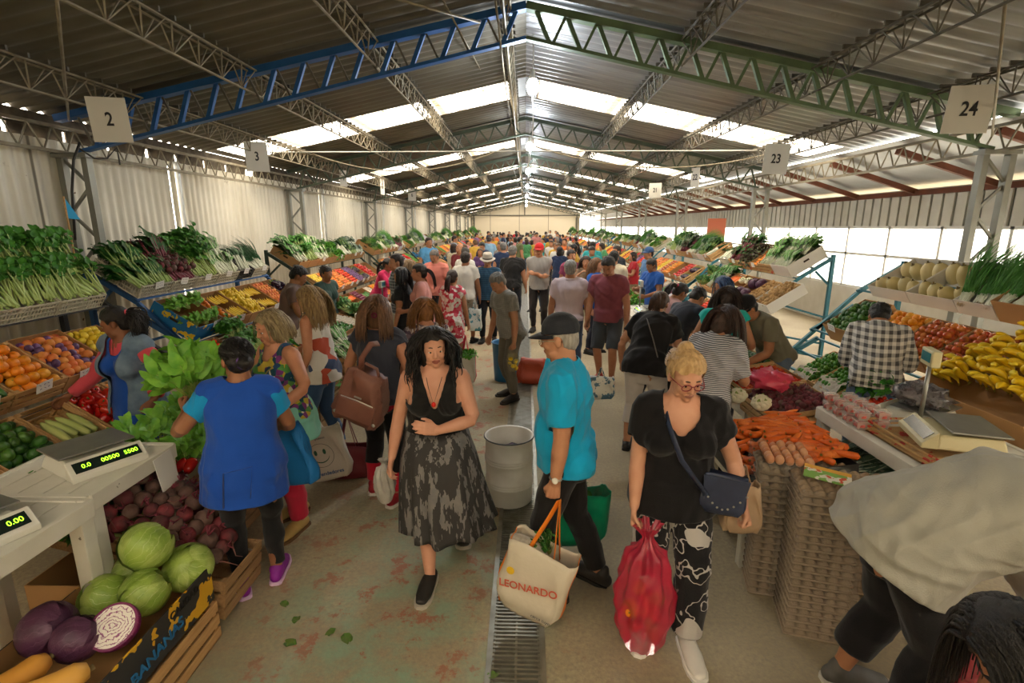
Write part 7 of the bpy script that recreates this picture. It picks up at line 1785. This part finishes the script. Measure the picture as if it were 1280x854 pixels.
def watch(sd='L'):
    def f(B, o):
        W, E = B.Wr[sd], B.E[sd]; d = (W-E).normalized(); c = W-d*.02; x = d.orthogonal().normalized(); y = d.cross(x); mb = MB(); mb.tube([c+x*.031*math.cos(a)+y*.031*math.sin(a) for a in [2*PI*i/16 for i in range(17)]], .007, 6); w = mb.build('watch_band', M_stud, o, True)
        mb = MB(); n = V(1 if sd == 'L' else -1, 0, 0); mb.ell(c+n*.034, (.008, .019, .019), 12); mb.build('watch_face', mat('watch_dial', '#e4e0d4', .2), w, True)
    return f
def pendant(B, o):
    q, d = B.at(.36); f = B.fw_ch; p = q+f*(B.D[5]+.055)+V(0, 0, 0); a, b_ = B.at(.53)[0]+V(.06, -.02, 0), B.at(.53)[0]+V(-.06, -.02, 0)
    mb = MB(); mid = B.at(.45)[0]+f*(B.D[6]+.03); mb.tube([a, mid+V(.03, 0, 0), p, mid-V(.03, 0, 0), b_], .002, 5); c = mb.build('necklace', mat('dark_chain', '#4a3a30', .4, .6), o, True); mb = MB(); mb.ell(p, (.013, .008, .016), 10); mb.build('pendant', mat('red_stone', '#d8281c', .2), c, True)
def strapf(pts, w, m, name='bag_strap'):
    def f(B, o):
        P = []
        for (z, x, dep) in pts:     # torso coordinates: height, side, how far out in front (+) or behind (-)
            q, d = B.at(z); sv = B.sidev(z); ff = -(d.cross(sv)); ff = -ff if ff.y > 0 else ff; D = float(np.interp(z, B.zs, B.D)); P.append(q+sv*x*B.s+ff*(dep*(D+.028)))
        strap(P, w, m, o, name)
    return f
def vneck(depth=.28, k=.42, back=.50): return lambda x, f, z: ((f > 0) & (z > depth) & (np.abs(x) < (z-depth)*k)) | ((z > back) & (np.abs(x) < .075) & (f <= 0))
def scoop(depth=.40, wd=.085, back=.48): return lambda x, f, z: ((f > 0) & (z > depth) & (np.abs(x) < wd*np.sqrt(np.clip((z-depth)/.08, 0, 1)))) | ((z > back) & (np.abs(x) < wd*.9) & (f <= 0))
strapless = lambda x, f, z: ((z > .36) & (np.abs(x) > .105)) | ((z > .36) & (np.abs(x) < .055+.12*(z-.36))) 
# 1 the woman in the long skirt
ms = mat('printed_skirt', '#4a4744', .8, pattern=lambda nt, v, base, c: (lambda st: nmix(nt, nmath(nt, 'GREATER_THAN', nnoise(nt, st, 11, 3, .6), .53), srgb('#363432'), nmix(nt, nnoise(nt, v, 18, 2), srgb('#8a857c'), srgb('#5a5a60'))))((lambda mp: (mp.inputs['Scale'].__setattr__('default_value', (2.2, 2.2, .55)), nt.links.new(v, mp.inputs[0]), mp.outputs[0])[2])(nt.nodes.new('ShaderNodeMapping'))))
person(-.545, 3.0, 6, 'woman with long curly black hair in a black v-neck top and long printed skirt', dict(h=1.60, w=1.20, sex='f', lean=2, bust=1.25, handR=(.30, .06, .72), handL=(.02, .27, 1.06), poleL=(1, .1, -.7), hdirL=(-.8, .45, .35), palmL=(-.2, -.9, -.3), curlL=.22, footR=(.06, .20), footL=(.12, -.22), heelL=22, yaw=10, pitch=2, roll=-3), skin='d19a7e',
    clothes=[dict(f=top, m=F('#1d1c1b'), sleeve=0, z1=.50, z0=.10, e=.012, neck=lambda x, f, z: ((f > 0) & (z > .29) & (np.abs(x) < (z-.29)*.34)) | ((z > .46) & (np.abs(x) < .06)) | ((np.abs(x) > .135) & (z > .36))), dict(f=skirt, m=ms, z_top=.13, length=.66, flare=.09, sway=(.05, .02))],
    hairspec=dict(c='#1a1412', style='long', length=.30, curl=.34, n=420, seed=4, vol=.006), shoes=('#26231f', '#b8b0a0', 'flat'), extra=accs(pendant))
# 2 the man in turquoise
person(.25, 2.78, -100, 'grey haired man in a turquoise polo shirt and dark cap, carrying a tote', dict(h=1.71, w=1.10, sex='m', lean=3, belly=.55, handL=(.235, .04, .80), palmL=(-1, 0, 0), curlL=.85, handR=(.32, -.06, .80), curlR=.8, footL=(.11, .04), footR=(.10, -.20), heelR=18, yaw=-6, pitch=8), skin='c08a68',
    clothes=[dict(f=top, m=F('#14a8d8', noise=.25), sleeve=.78, z0=-.06, e=.020, es=.020, z1=.545), dict(f=trousers, m=F('#211f1f'), ew=.028)], hairspec=dict(c='#b7b2a6', c2='#8d887e', style='short', seed=2, e=.005), shoes=('#33302c', '#1c1a18', 'shoe'),
    extra=accs(lambda B, o: cap(B, o, F('#2c2f35'), m2=F('#24262c')), collar(F('#14a8d8')), watch('L'), lambda B, o: glasses(B, o, mat('thin_metal', '#b9a98a', .3, .6))))
# 3 the blonde woman in black
person(.79, 2.50, -10, 'blonde woman with red glasses, black top and black and white trousers, holding a red bag', dict(h=1.61, w=1.20, sex='f', lean=6, bust=1.2, belly=.35, handR=(.20, .15, .80), curlR=.8, handL=(.33, .10, .84), curlL=.8, footR=(.10, .05), footL=(.11, .16), pitch=16, yaw=16), skin='cf9a7c', lip='#a06a5a',
    clothes=[dict(f=top, m=F('#161517'), sleeve=.52, z0=-.10, e=.018, flare=.015, z1=.52, neck=scoop(.40, .085)), dict(f=trousers, m=F('#1b1a1c', p_vine('#1b1a1c', '#b9b4ae', 9, .045), 'floral'), ew=.045, t1=1.9)],
    hairspec=dict(c='#d6b27c', c2='#a8824e', style='bun', seed=3, tie=(.0, .075, .125), e=.018), shoes=('#dcd8d0', '#f0ece4', 'sneaker'),
    extra=accs(lambda B, o: glasses(B, o, mat('red_glasses', '#8a2230', .3)), strapf([(.50, -.085, .3), (.44, -.065, .95), (.33, -.01, 1.75), (.20, .07, 1.55), (.10, .13, 1.1), (-.02, .165, .6)], .028, M_navyl)))
# 4 the woman in the blue smock
M_roy = F('#1d4fae'); M_cy = F('#1590cc')
person(-1.62, 2.70, -155, 'woman in a royal blue smock and black leggings seen from behind, holding basil', dict(h=1.58, w=1.16, sex='f', lean=2, sidelean=-3, handL=(.30, .26, 1.12), poleL=(.9, .3, -1), hdirL=(.3, .6, .75), curlL=.8, handR=(.20, .30, .95), footL=(.09, .03), footR=(.10, .10), yaw=25, pitch=4), skin='9a6a4c',
    clothes=[dict(f=top, m=M_cy, sleeve=.50, z0=.1, e=.013), dict(f=top, m=M_roy, sleeve=0, z0=-.17, e=.026, flare=.025, z1=.52, name='smock'), dict(f=trousers, m=F('#1a1a1c'), e=.007, ew=.008, t1=1.9)],
    hairspec=dict(c='#1c1614', style='bun', tie=(0, .135, -.015), seed=5), shoes=('#8a1d96', '#d9b8dc', 'sneaker'), extra=accs(tie('#5a3a8a', (0, .118, -.012), .04), strapf([(-.14, .10, -1.6), (.1, .08, -1.9), (.11, -.06, -1.9), (-.10, -.04, -1.75)], .012, M_roy, 'apron_tie')))
# 5 woman in red trousers
floral = F('#2a5a4a', p_blobs(['#1f4a58', '#5a9a4a', '#c9b040', '#7a3a7a', '#d8d0b8', '#27507a'], 26), 'floralb')
person(-1.72, 3.48, -28, 'woman with wavy fair hair in a colourful sleeveless top and red trousers', dict(h=1.63, w=1.06, sex='f', lean=3, handL=(.26, .28, 1.02), poleL=(1, .4, -.8), curlL=.5, handR=(.2, .30, .95), footL=(.10, .06), footR=(.09, -.08), yaw=-12, pitch=12), skin='c98d6c', lip='#9c4a44',
    clothes=[dict(f=top, m=floral, sleeve=0, z0=-.08, e=.016, flare=.03, z1=.47, neck=lambda x, f, z: scoop(.44, .07, .46)(x, f, z) | ((np.abs(x) > .125) & (z > .43))), dict(f=top, m=F('#8ad0bc'), sleeve=0, z0=-.15, z1=.0, e=.024, flare=.035, name='hem_band', arms=False, cut=None), dict(f=trousers, m=F('#c42a44'), ew=.03, t1=1.93)],
    hairspec=dict(c='#a8946c', c2='#6f5c3c', style='bob', seed=6, n=220, length=.12, vol=.004), shoes=('#b89a5a', '#6a4a2c', 'flat'))
# 6 long fair hair in profile
person(-1.92, 4.62, -95, 'woman with long fair hair in profile, white patterned tank top and jeans', dict(h=1.66, w=1.02, sex='f', lean=4, handL=(.20, .12, .86), handR=(.15, .35, 1.0), footL=(.1, .02), footR=(.1, -.1), pitch=12), q='close', skin='c48765',
    clothes=[dict(f=top, m=F('#d8d2c8', p_blobs(['#dcd6cc', '#e4ded4', '#b8523c', '#3c4a6a', '#d8d0c4', '#c9c2b8'], 9), 'paint'), sleeve=0, z0=-.10, e=.018, flare=.02, z1=.48, neck=lambda x, f, z: scoop(.43, .075, .44)(x, f, z) | ((np.abs(x) > .125) & (z > .43))), dict(f=trousers, m=F('#3f5a7c', noise=.6), e=.010)],
    hairspec=dict(c='#b59662', c2='#6a4c30', style='long', length=.34, seed=7, n=340, back=.3), shoes=('#c8b89a', '#8a7a62', 'flat'))
# 7 woman with the brown bag
def redleg(B, o):
    pass
person(-1.15, 3.86, 170, 'woman seen from behind with long brown hair, dark top, black trousers and red sneakers', dict(h=1.67, w=1.05, sex='f', lean=3, handL=(.20, .18, .95), handR=(.2, .22, 1.0), footL=(.13, .06), footR=(.12, -.10), yaw=15), skin='c08463',
    clothes=[dict(f=top, m=F('#3c3e48'), sleeve=.22, z0=-.04, e=.018, z1=.52), dict(f=trousers, m=F('#1b1b1d'), ew=.022, t1=1.55), dict(f=trousers, m=F('#c21f36'), e=.006, ew=.016, t1=1.93, name='red_cuff')],
    hairspec=dict(c='#5c3f2c', c2='#8a6240', style='long', length=.26, seed=8, n=360, back=.5), shoes=('#a82030', '#e0dcd4', 'sneaker'), extra=accs(tie('#7a2440', (0, .135, -.02), .018)))
# 8 ginger woman behind
person(-.86, 4.45, -150, 'woman with short ginger hair and a printed blouse, standing behind the curly haired woman', dict(h=1.57, w=1.12, sex='f', lean=6, pitch=15), skin='c98f70', q='mid', clothes=[dict(f=top, m=F('#8d8088', p_blobs(['#5a4a58', '#b0a4a8', '#d8d0cc', '#7a6a74'], 30), 'tiny'), sleeve=.5), dict(f=trousers, m=F('#2a2a30'))], hairspec=dict(c='#9a6530', c2='#6f4218', style='bob', e=.020, seed=9), shoes=('#2a2624', '#1c1a18', 'flat'))
# 9 denim vest girl
def open_front(x, f, z): return ((f > -.02) & (np.abs(x) < .075+.03*np.clip(.3-z, 0, .4))) | ((z > .46) & (np.abs(x) < .08))
person(-3.06, 3.80, -12, 'young woman in a denim vest over a coral top and blue apron, reaching into the corn crate', dict(h=1.60, w=1.0, sex='f', lean=5, handR=(.42, .22, .92), poleR=(.6, .3, -1), curlR=.5, handL=(.40, .22, .96), poleL=(.8, .4, -.9), curlL=.6, yaw=-58, pitch=14, footL=(.1, 0), footR=(.1, 0)), q='close', skin='8a5b40', lip='#7a4038',
    clothes=[dict(f=top, m=F('#d24f5c'), sleeve=1.86, z0=-.02, e=.011, es=.014), dict(f=top, m=F('#1c4da6', key='ap'), sleeve=0, z0=-.28, e=.021, flare=.04, z1=.50, name='apron', wr=.003, neck=lambda x, f, z: ((f < .02)) | ((z > .38) & (np.abs(x) > .10)) | scoop(.42, .07)(x, f, z)), dict(f=top, m=F('#7b90a4', noise=.9, nscale=9, col2='#4f6680'), sleeve=0, z0=-.05, e=.045, wr=.004, z1=.51, name='denim_vest', neck=open_front, flare=.02), dict(f=trousers, m=F('#3c5470', noise=.6))],
    hairspec=dict(c='#1b1412', style='pony', length=.26, tie=(.02, .125, .05), seed=10, curl=.4, n=260), shoes=('#3a3634', '#1c1a18', 'sneaker'), extra=accs(tie('#f0697a', (.02, .122, .05), .022)))
# 10 bending person in the grey hoodie
person(1.62, 1.98, 74, 'person in a pale grey sweatshirt and black cropped trousers bending far over, seen from the side', dict(h=1.72, w=1.30, sex='m', lean=50, bend=30, belly=.3, handL=(.15, .62, .55), handR=(.2, .60, .50), footL=(.14, -.10), footR=(.13, .06), pitch=20, sidelean=0), q='close', skin='b07a58',
    clothes=[dict(f=top, m=F('#a3a092', noise=.2), sleeve=1.9, z0=-.11, e=.055, es=.035, flare=.03, z1=.55, wr=.010, name='sweatshirt'), dict(f=trousers, m=F('#1c1b1d'), t1=1.70, e=.026, ew=.035, zw=.04)],
    hairspec=dict(c='#17120f', style='short', seed=11), shoes=('#55534f', '#c9c4b8', 'sneaker'))
_p = [o for o in bpy.data.objects if o.name.startswith('person')][-1]
# 11 black haired head at the lower right corner
zc = ony(1250, 742, 1.30)
person(zc.x+.02, 1.22, -95, 'person with long black hair crouching close by, only the head in view', dict(h=1.60, w=1.0, sex='f', lean=45, px=0, py=.42, drop=max(0, 1.60-.20-zc.z), kneeL=(.5, -1, .4), kneeR=(.5, -1, .4), footL=(.14, -.1), footR=(.14, .2), pitch=25), q='close', skin='a87354', clothes=[dict(f=top, m=F('#2a2a30'), sleeve=.5), dict(f=trousers, m=F('#2c3340'))], hairspec=dict(c='#14100e', style='long', length=.35, seed=12, n=300), shoes=('#2a2624', '#1c1a18', 'flat'))
# 12.. the middle distance
def mid(x, y, rz, label, h=1.68, sex='m', c='#888888', c2='#333333', hc='#2a1d16', hst='short', sl=.55, t1=1.93, lean=4, w=1.05, q='mid', pat=None, key='', skin='b98463', bot='t', ex=None, hk=None, bend=0, z=0, z0=-.05, shoe=('#2a2624', '#1c1a18', 'shoe'), **k):
    sp = dict(h=h, w=w, sex=sex, lean=lean, bend=bend, footL=(.11, RND.uniform(-.12, .12)), footR=(.11, RND.uniform(-.12, .12))); sp.update(k)
    return person(x, y, rz, label, sp, skin=skin, q=q, z=z, clothes=[dict(f=top, m=F(c, pat, key), sleeve=sl, e=.018, z0=z0)]+([dict(f=trousers, m=F(c2, key='b'), t1=t1, e=.014, ew=.03 if t1 < 1.5 else .018)] if bot == 't' else []), hairspec=dict(c=hc, style=hst, **(dict(e=.005) if ex and hst == 'short' and 'cap in' in label or 'hat,' in label else {}), seed=int(abs(x*37+y*11)) % 50, **(hk or {})) if hst else None, shoes=shoe, extra=ex)
mid(-.17, 6.40, -55, 'elderly man in a grey checked short sleeved shirt and grey trousers, holding lemons', 1.67, c='#83807a', c2='#6b6558', hc='#8a8782', lean=10, bend=8, pitch=25, pat=p_check('#7c7a74', '#96938c', 60), key='fine', handL=(.22, .1, .78), curlL=.8, yaw=0, belly=.5, ex=collar(F('#83807a')))
mid(-.70, 9.75, 0, 'man in a pale brimmed hat, navy striped polo shirt and black trousers', 1.68, c='#2c4a62', c2='#1b1a1c', hc='#a09a90', pat=p_stripe('#27455c', '#3f6680', 28, 2, .8), key='navy', belly=.4, pitch=10, handR=(.25, .05, .80), ex=accs(lambda B, o: cap(B, o, F('#b8b0a2'), kind='hat', m2=F('#55504a')), collar(F('#27455c')), lambda B, o: glasses(B, o, mat('thin_metal', '#b9a98a', .3, .6))), w=1.12)
mid(-1.12, 9.6, 170, 'man in a white t-shirt and khaki shorts seen from behind', 1.72, c='#d8d2c6', c2='#a89e90', t1=1.02, skin='9a6a4a')
mid(-1.08, 7.5, 165, 'woman in a red and white printed dress, seen from behind', 1.56, sex='f', c='#c94a50', pat=p_blobs(['#c8384a', '#e0d6cc', '#d8606a', '#efe8de'], 24), key='dress', bot='n', z0=-.35, hc='#3c261c', hst='pony', hk=dict(length=.25), sl=.15, belly=0)
mid(-1.42, 7.15, -80, 'woman in a pink t-shirt with a dark ponytail, turned to the left stall', 1.68, sex='f', c='#e09a90', c2='#2a2a2e', hc='#2a1b16', hst='pony', hk=dict(length=.30), skin='c08465', handL=(.15, .28, 1.05))
mid(-1.92, 7.9, -60, 'man in a blue and white plaid shirt with dark hair', 1.78, c='#4a5568', c2='#2c2f38', pat=p_check('#2c3444', '#a8aeb8', 22, True), key='plaid', handL=(.15, .3, 1.1))
mid(-1.72, 7.3, -100, 'woman with short black hair in a black vest beside the plaid shirt', 1.62, sex='f', c='#2a2c30', c2='#1c1c1e', hst='bob', hc='#1a1412', w=1.0)
mid(-3.10, 6.50, 110, 'young man in a dusty brown t-shirt serving behind the left counter', 1.72, c='#6d5850', c2='#3c3a3c', skin='9a6a4a', hc='#17110f', lean=14, pitch=22, handR=(.2, .40, 1.0), handL=(.1, .38, .98), sl=.5)
mid(-3.10, 7.85, 60, 'woman vendor in a dark green apron with a purple sleeve, left stall', 1.60, sex='f', c='#3f5650', c2='#2c2c30', skin='9c6a4c', hst='bun', hc='#17110f', pitch=12, sl=.1, ex=accs(tie('#e05a7a', (.05, .09, .09), .02)))
mid(-2.85, 9.9, 80, 'vendor in a pink sleeved blue tabard stretching over the left counter', 1.62, sex='f', c='#c8285a', c2='#2a3a6a', sl=1.8, lean=20, handR=(.1, .55, 1.1), handL=(.1, .5, 1.05), hst='pony', hc='#17110f', skin='9a6a4a')
mid(-2.55, 13.6, 40, 'man in a light blue t-shirt standing high behind the left counter', 1.78, c='#5a9ac8', c2='#3c3c40', z=.12)
mid(.64, 7.30, 172, 'white haired man in a pale lilac short sleeved shirt seen from behind', 1.72, c='#cbb8bc', c2='#4a5a78', hc='#a8a49c', hst='short', w=1.15, belly=.3, z0=-.02, sl=.6, ex=accs(collar(F('#cbb8bc'))))
mid(1.18, 7.15, -25, 'tall man in a maroon t-shirt and dark shorts looking down', 1.80, c='#8c4a54', c2='#4a4f54', t1=1.0, pitch=28, lean=5, w=1.12, shoe=('#c04a40', '#d8d4cc', 'sneaker'), skin='bd8666')
mid(1.18, 4.85, 150, 'woman in a loose black t-shirt and white capri trousers bending to the right stall', 1.66, sex='f', q='close', c='#1e1d1e', c2='#cfc6bf', t1=1.55, lean=26, bend=14, w=1.18, hc='#5a3a26', hst='pony', hk=dict(length=.24, tie=(0, .125, .05)), sl=.6, handL=(.32, .22, .82), handR=(.15, .5, 1.0), z0=-.09, shoe=('#26221f', '#1a1816', 'flat'), footL=(.13, -.05), footR=(.14, .12), pitch=10, ex=accs(tie('#e8e0d4', (0, .120, .05), .02), strapf([(.50, .09, -.4), (.38, .02, -1.1), (.2, -.08, -1.3), (.05, -.15, -1.0)], .02, mat('grey_strap', '#77736c', .6))))
mid(1.38, 3.80, 128, 'woman with long dark brown hair in a grey striped top with navy sleeves', 1.64, sex='f', q='close', c='#a0a0a4', c2='#1c1c20', pat=p_stripe('#c9c9cc', '#55585f', 75, 2, .5), key='thin', w=1.15, lean=12, bend=10, hc='#4a3024', hst='long', hk=dict(length=.30, n=260), sl=.8, z0=-.12, handR=(.1, .42, 1.02), handL=(.12, .40, 1.02), pitch=22, footL=(.1, 0), footR=(.1, 0))
mid(1.90, 4.92, 150, 'woman with short dark hair in a bright turquoise top', 1.66, sex='f', q='close', c='#20b4ae', c2='#3c4048', w=1.12, lean=16, bend=12, hc='#3a261c', hst='bob', hk=dict(e=.018), sl=.12, handR=(.2, .4, 1.0), handL=(.2, .4, 1.0), pitch=18, z0=-.08)
mid(2.62, 5.25, -70, 'man in a black cap and grey-green t-shirt leaning over the right counter', 1.68, q='close', c='#77735f', c2='#5c6a7c', lean=30, bend=18, sl=.6, skin='b07a56', handL=(.1, .50, .86), handR=(.12, .48, .88), pitch=10, hc='#1a1412', ex=accs(lambda B, o: cap(B, o, F('#1b1a1c'))), w=1.02)
mid(3.12, 4.45, 150, 'man in a black and white checked shirt bending behind the scales', 1.70, q='close', c='#d8d4cc', c2='#6a86ac', pat=p_check('#dedad2', '#26262c', 17), key='gingham', lean=34, bend=22, sl=1.2, hc='#15100e', handL=(.12, .42, .85), handR=(.15, .42, .85), pitch=15, z0=-.12, w=1.1, skin='a87350')
mid(1.62, 6.35, 110, 'woman with a bright pink hair tie and pale pink top bending to the counter', 1.60, sex='f', c='#d8a8a2', c2='#3c3c44', lean=24, bend=14, hst='pony', hc='#2a1b16', hk=dict(length=.2), pitch=20, handR=(.1, .45, .95), handL=(.1, .45, .95), ex=accs(tie('#f0285a', (0, .12, .04), .026)))
mid(1.70, 5.85, 120, 'man with short dark hair leaning beside the woman with the pink hair tie', 1.62, c='#3a3e48', c2='#2c2c30', lean=26, bend=16, hc='#1c1512', pitch=20, handR=(.1, .45, .95), handL=(.1, .45, .95))
mid(2.72, 6.85, -80, 'woman vendor in a blue scarf and blue top behind the right counter', 1.56, sex='f', c='#5a86c0', c2='#2c3a5a', hst='bob', hc='#3c5a88', pitch=18, skin='bf8a68', lean=8)
mid(2.35, 9.3, -60, 'vendor in a royal blue tabard over a patterned shirt, right stall', 1.64, c='#2456a4', c2='#2c3a5a', skin='9a6a4a', handR=(.1, .4, 1.1), handL=(.15, .35, 1.0), pitch=20, lean=8)
mid(2.75, 11.4, -75, 'man in a blue cap and denim blue shirt behind the right stalls', 1.74, c='#5a7ea8', c2='#2c3a4a', sl=1.8, ex=accs(lambda B, o: cap(B, o, F('#3c5a88'))))
mid(2.2, 12.3, -60, 'man with dark hair in a charcoal top beside the blue cap', 1.74, c='#34383e', c2='#24262c')
mid(-.28, 11.2, 165, 'grey haired man in a black t-shirt seen from behind', 1.78, c='#232324', c2='#2c2f38', hc='#8a8782', w=1.15)
mid(.30, 10.8, -5, 'man in a red cap and grey t-shirt with crossed arms', 1.84, c='#9c9894', c2='#2c2624', w=1.1, handL=(-.08, .26, 1.25), handR=(-.08, .24, 1.20), ex=accs(lambda B, o: cap(B, o, F('#d02a2c'))), belly=.4)
mid(.92, 10.6, 25, 'young woman in a plum t-shirt and denim shorts', 1.72, sex='f', c='#8c3c58', c2='#9ab0c8', t1=.45, skin='bd8666', hc='#2a1b16', hst='bun')
mid(1.20, 10.2, -10, 'woman in a taupe top with bobbed brown hair, hand raised', 1.62, sex='f', c='#8a7560', c2='#5a4c44', hst='bob', hc='#3c261c', handR=(.1, .25, 1.3))
mid(1.18, 8.9, 60, 'woman with short light brown hair in a royal blue v-neck', 1.66, sex='f', c='#2c62b8', c2='#2c2f3c', hst='bob', hc='#8a5c34', skin='c98f70')
mid(1.65, 9.7, 160, 'man in a cream t-shirt with black hair seen from behind', 1.74, c='#d8ccb0', c2='#4a4a50', hc='#15100e')
mid(-1.35, 11.5, 150, 'man in a white shirt with rolled sleeves facing the left stall', 1.72, c='#d0cfc8', c2='#2c2f3c', hc='#4a443c')
mid(-1.75, 10.2, -20, 'man in a salmon t-shirt with grey hair looking down', 1.74, c='#e0887a', c2='#4a4a50', hc='#77706a', pitch=18, w=1.15)
mid(-1.55, 12.6, -30, 'man in a maroon t-shirt with a receding hairline', 1.78, c='#7a2c34', c2='#2c2c30', hst='balding', hc='#4a3c34')
mid(-2.0, 9.0, -110, 'woman with blonde highlights and a grey cardigan, turned away', 1.62, sex='f', c='#77757a', c2='#3c3c44', hst='long', hc='#a8845a', hk=dict(length=.25))
# ---- the crowd further down the aisle: a few figures of each build, copied with their own clothes
def recolor(o, cols):
    for c in o.children:
        st = c.name.split('.')[0]
        if st in cols and c.material_slots: c.material_slots[0].link = 'OBJECT'; c.material_slots[0].material = cols[st]
protos = []
specs = [('m', 1.74, 0, dict(), 'short', .55, 1.93), ('f', 1.64, 0, dict(handL=(.1, .3, 1.1)), 'long', .5, 1.93), ('m', 1.70, 180, dict(lean=6), 'short', .6, 1.0), ('f', 1.62, 180, dict(), 'pony', .4, 1.93), ('m', 1.76, 90, dict(lean=10, pitch=18), 'short', .6, 1.93), ('f', 1.60, 90, dict(lean=12, pitch=18, handR=(.1, .4, 1.0)), 'bob', .5, 1.5)]
cw = [('dusty pink', '#c98a8a'), ('white', '#d6d2ca'), ('navy', '#2c3854'), ('red', '#b02c34'), ('pale blue', '#8ab0cc'), ('black', '#232224'), ('mustard', '#c09a3c'), ('olive', '#6a6c48'), ('turquoise', '#3ca8a8'), ('grey', '#8a8886'), ('purple', '#6a4a7c'), ('orange', '#cc6a34'), ('cream', '#d8cbae'), ('green', '#4c8a5c')]
rc = random.Random(77); taken = []; crowd = []
seen_lab = {}
for i in range(92):
    for _ in range(40):
        y = 13.2+rc.random()**1.3*38; x = rc.uniform(-2.0, 1.9) if y < 45 else rc.uniform(-4, 4)
        if abs(x+.05) < .35 and y < 20: continue
        if all((x-a)**2+(y-b)**2 > .34 for a, b in taken): break
    taken.append((x, y)); k = i % 6; sx, h, base, kk, hst, sl, t1 = specs[k]; cn, cc = cw[rc.randrange(14)]; pn, pc = [('dark', '#2c2c32'), ('blue', '#3f5a80'), ('khaki', '#8a7c60')][rc.randrange(3)]
    lab = '%s in a %s top and %s trousers in the crowd' % ('man' if sx == 'm' else 'woman', cn, pn)
    if k >= len(protos):
        o = mid(x, y, base, lab, h, sx, cc, pc, hst=hst, sl=sl, t1=t1, q='far', hk=dict(length=.25) if hst in ('pony', 'long') else None, **kk); o = o[0]; protos.append(o)
    else: o = dup(protos[k], (x, y, 0))
    o.location = (x, y, 0); o.rotation_euler = (0, 0, R(rc.choice([0, 180, 0, 180, -90, 90, 150, -30])+rc.uniform(-25, 25))); s_ = rc.uniform(.95, 1.06); o.scale = (s_,)*3
    if i >= 6: recolor(o, {'shirt': F(cc), 'trousers': F(pc, key='b'), 'hair': hairmat(rc.choice(['#1c1512', '#3a261c', '#8a8580', '#6a4a2c', '#2a1b16']))})
    seen_lab.setdefault(lab, []).append(o); o['label'] = lab; crowd.append(o)
for lab, os_ in seen_lab.items():
    os_.sort(key=lambda o: o.location.y)
    for j, o in enumerate(os_):
        side = 'left of the drain' if o.location.x < 0 else 'right of the drain'; far = 'near its front' if o.location.y < 20 else ('halfway down' if o.location.y < 33 else 'by the end wall'); o['label'] = lab.replace(' in the crowd', '')+', crowd '+far+', '+side; o['group'] = 'shoppers in the far crowd'
# vendors behind far counters
for i in range(14):
    sd = -1 if i % 2 else 1; y = 13+i*2.3; k = (1, 3, 5, 0)[i % 4]; o = dup(protos[k], (sd*2.75, y, 0)); o.rotation_euler = (0, 0, R(90 if sd < 0 else -90)); cn, cc = cw[(i*5+3) % 14]; recolor(o, {'shirt': F(cc)}); tag(o, 'vendor in a %s top standing behind the far %s counter, %s along' % (cn, SIDE[sd], nth(i//2)), 'person', 'vendors behind the far counters')
# ================================================================ labels: things that share a label share a group; the rest are told apart
def finish_labels():
    by = {}
    for o in SC.objects:
        if o.parent is None and o.get('label'): by.setdefault(o['label'], []).append(o)
    for lab, os_ in by.items():
        if len(os_) > 1 and not all(o.get('group') for o in os_):
            os_.sort(key=lambda o: (round(o.matrix_world.translation.y, 2), o.matrix_world.translation.x))
            for i, o in enumerate(os_): o['label'] = '%s, %s from the near end' % (lab, nth(i))
    for o in SC.objects:
        l = o.get('label')
        if l and len(l.split()) > 16: o['label'] = ' '.join(l.replace('the ', '').replace(' of lowest', ', lowest').split()[:16])
bpy.data.scenes.remove(WS); bpy.context.view_layer.update(); finish_labels()
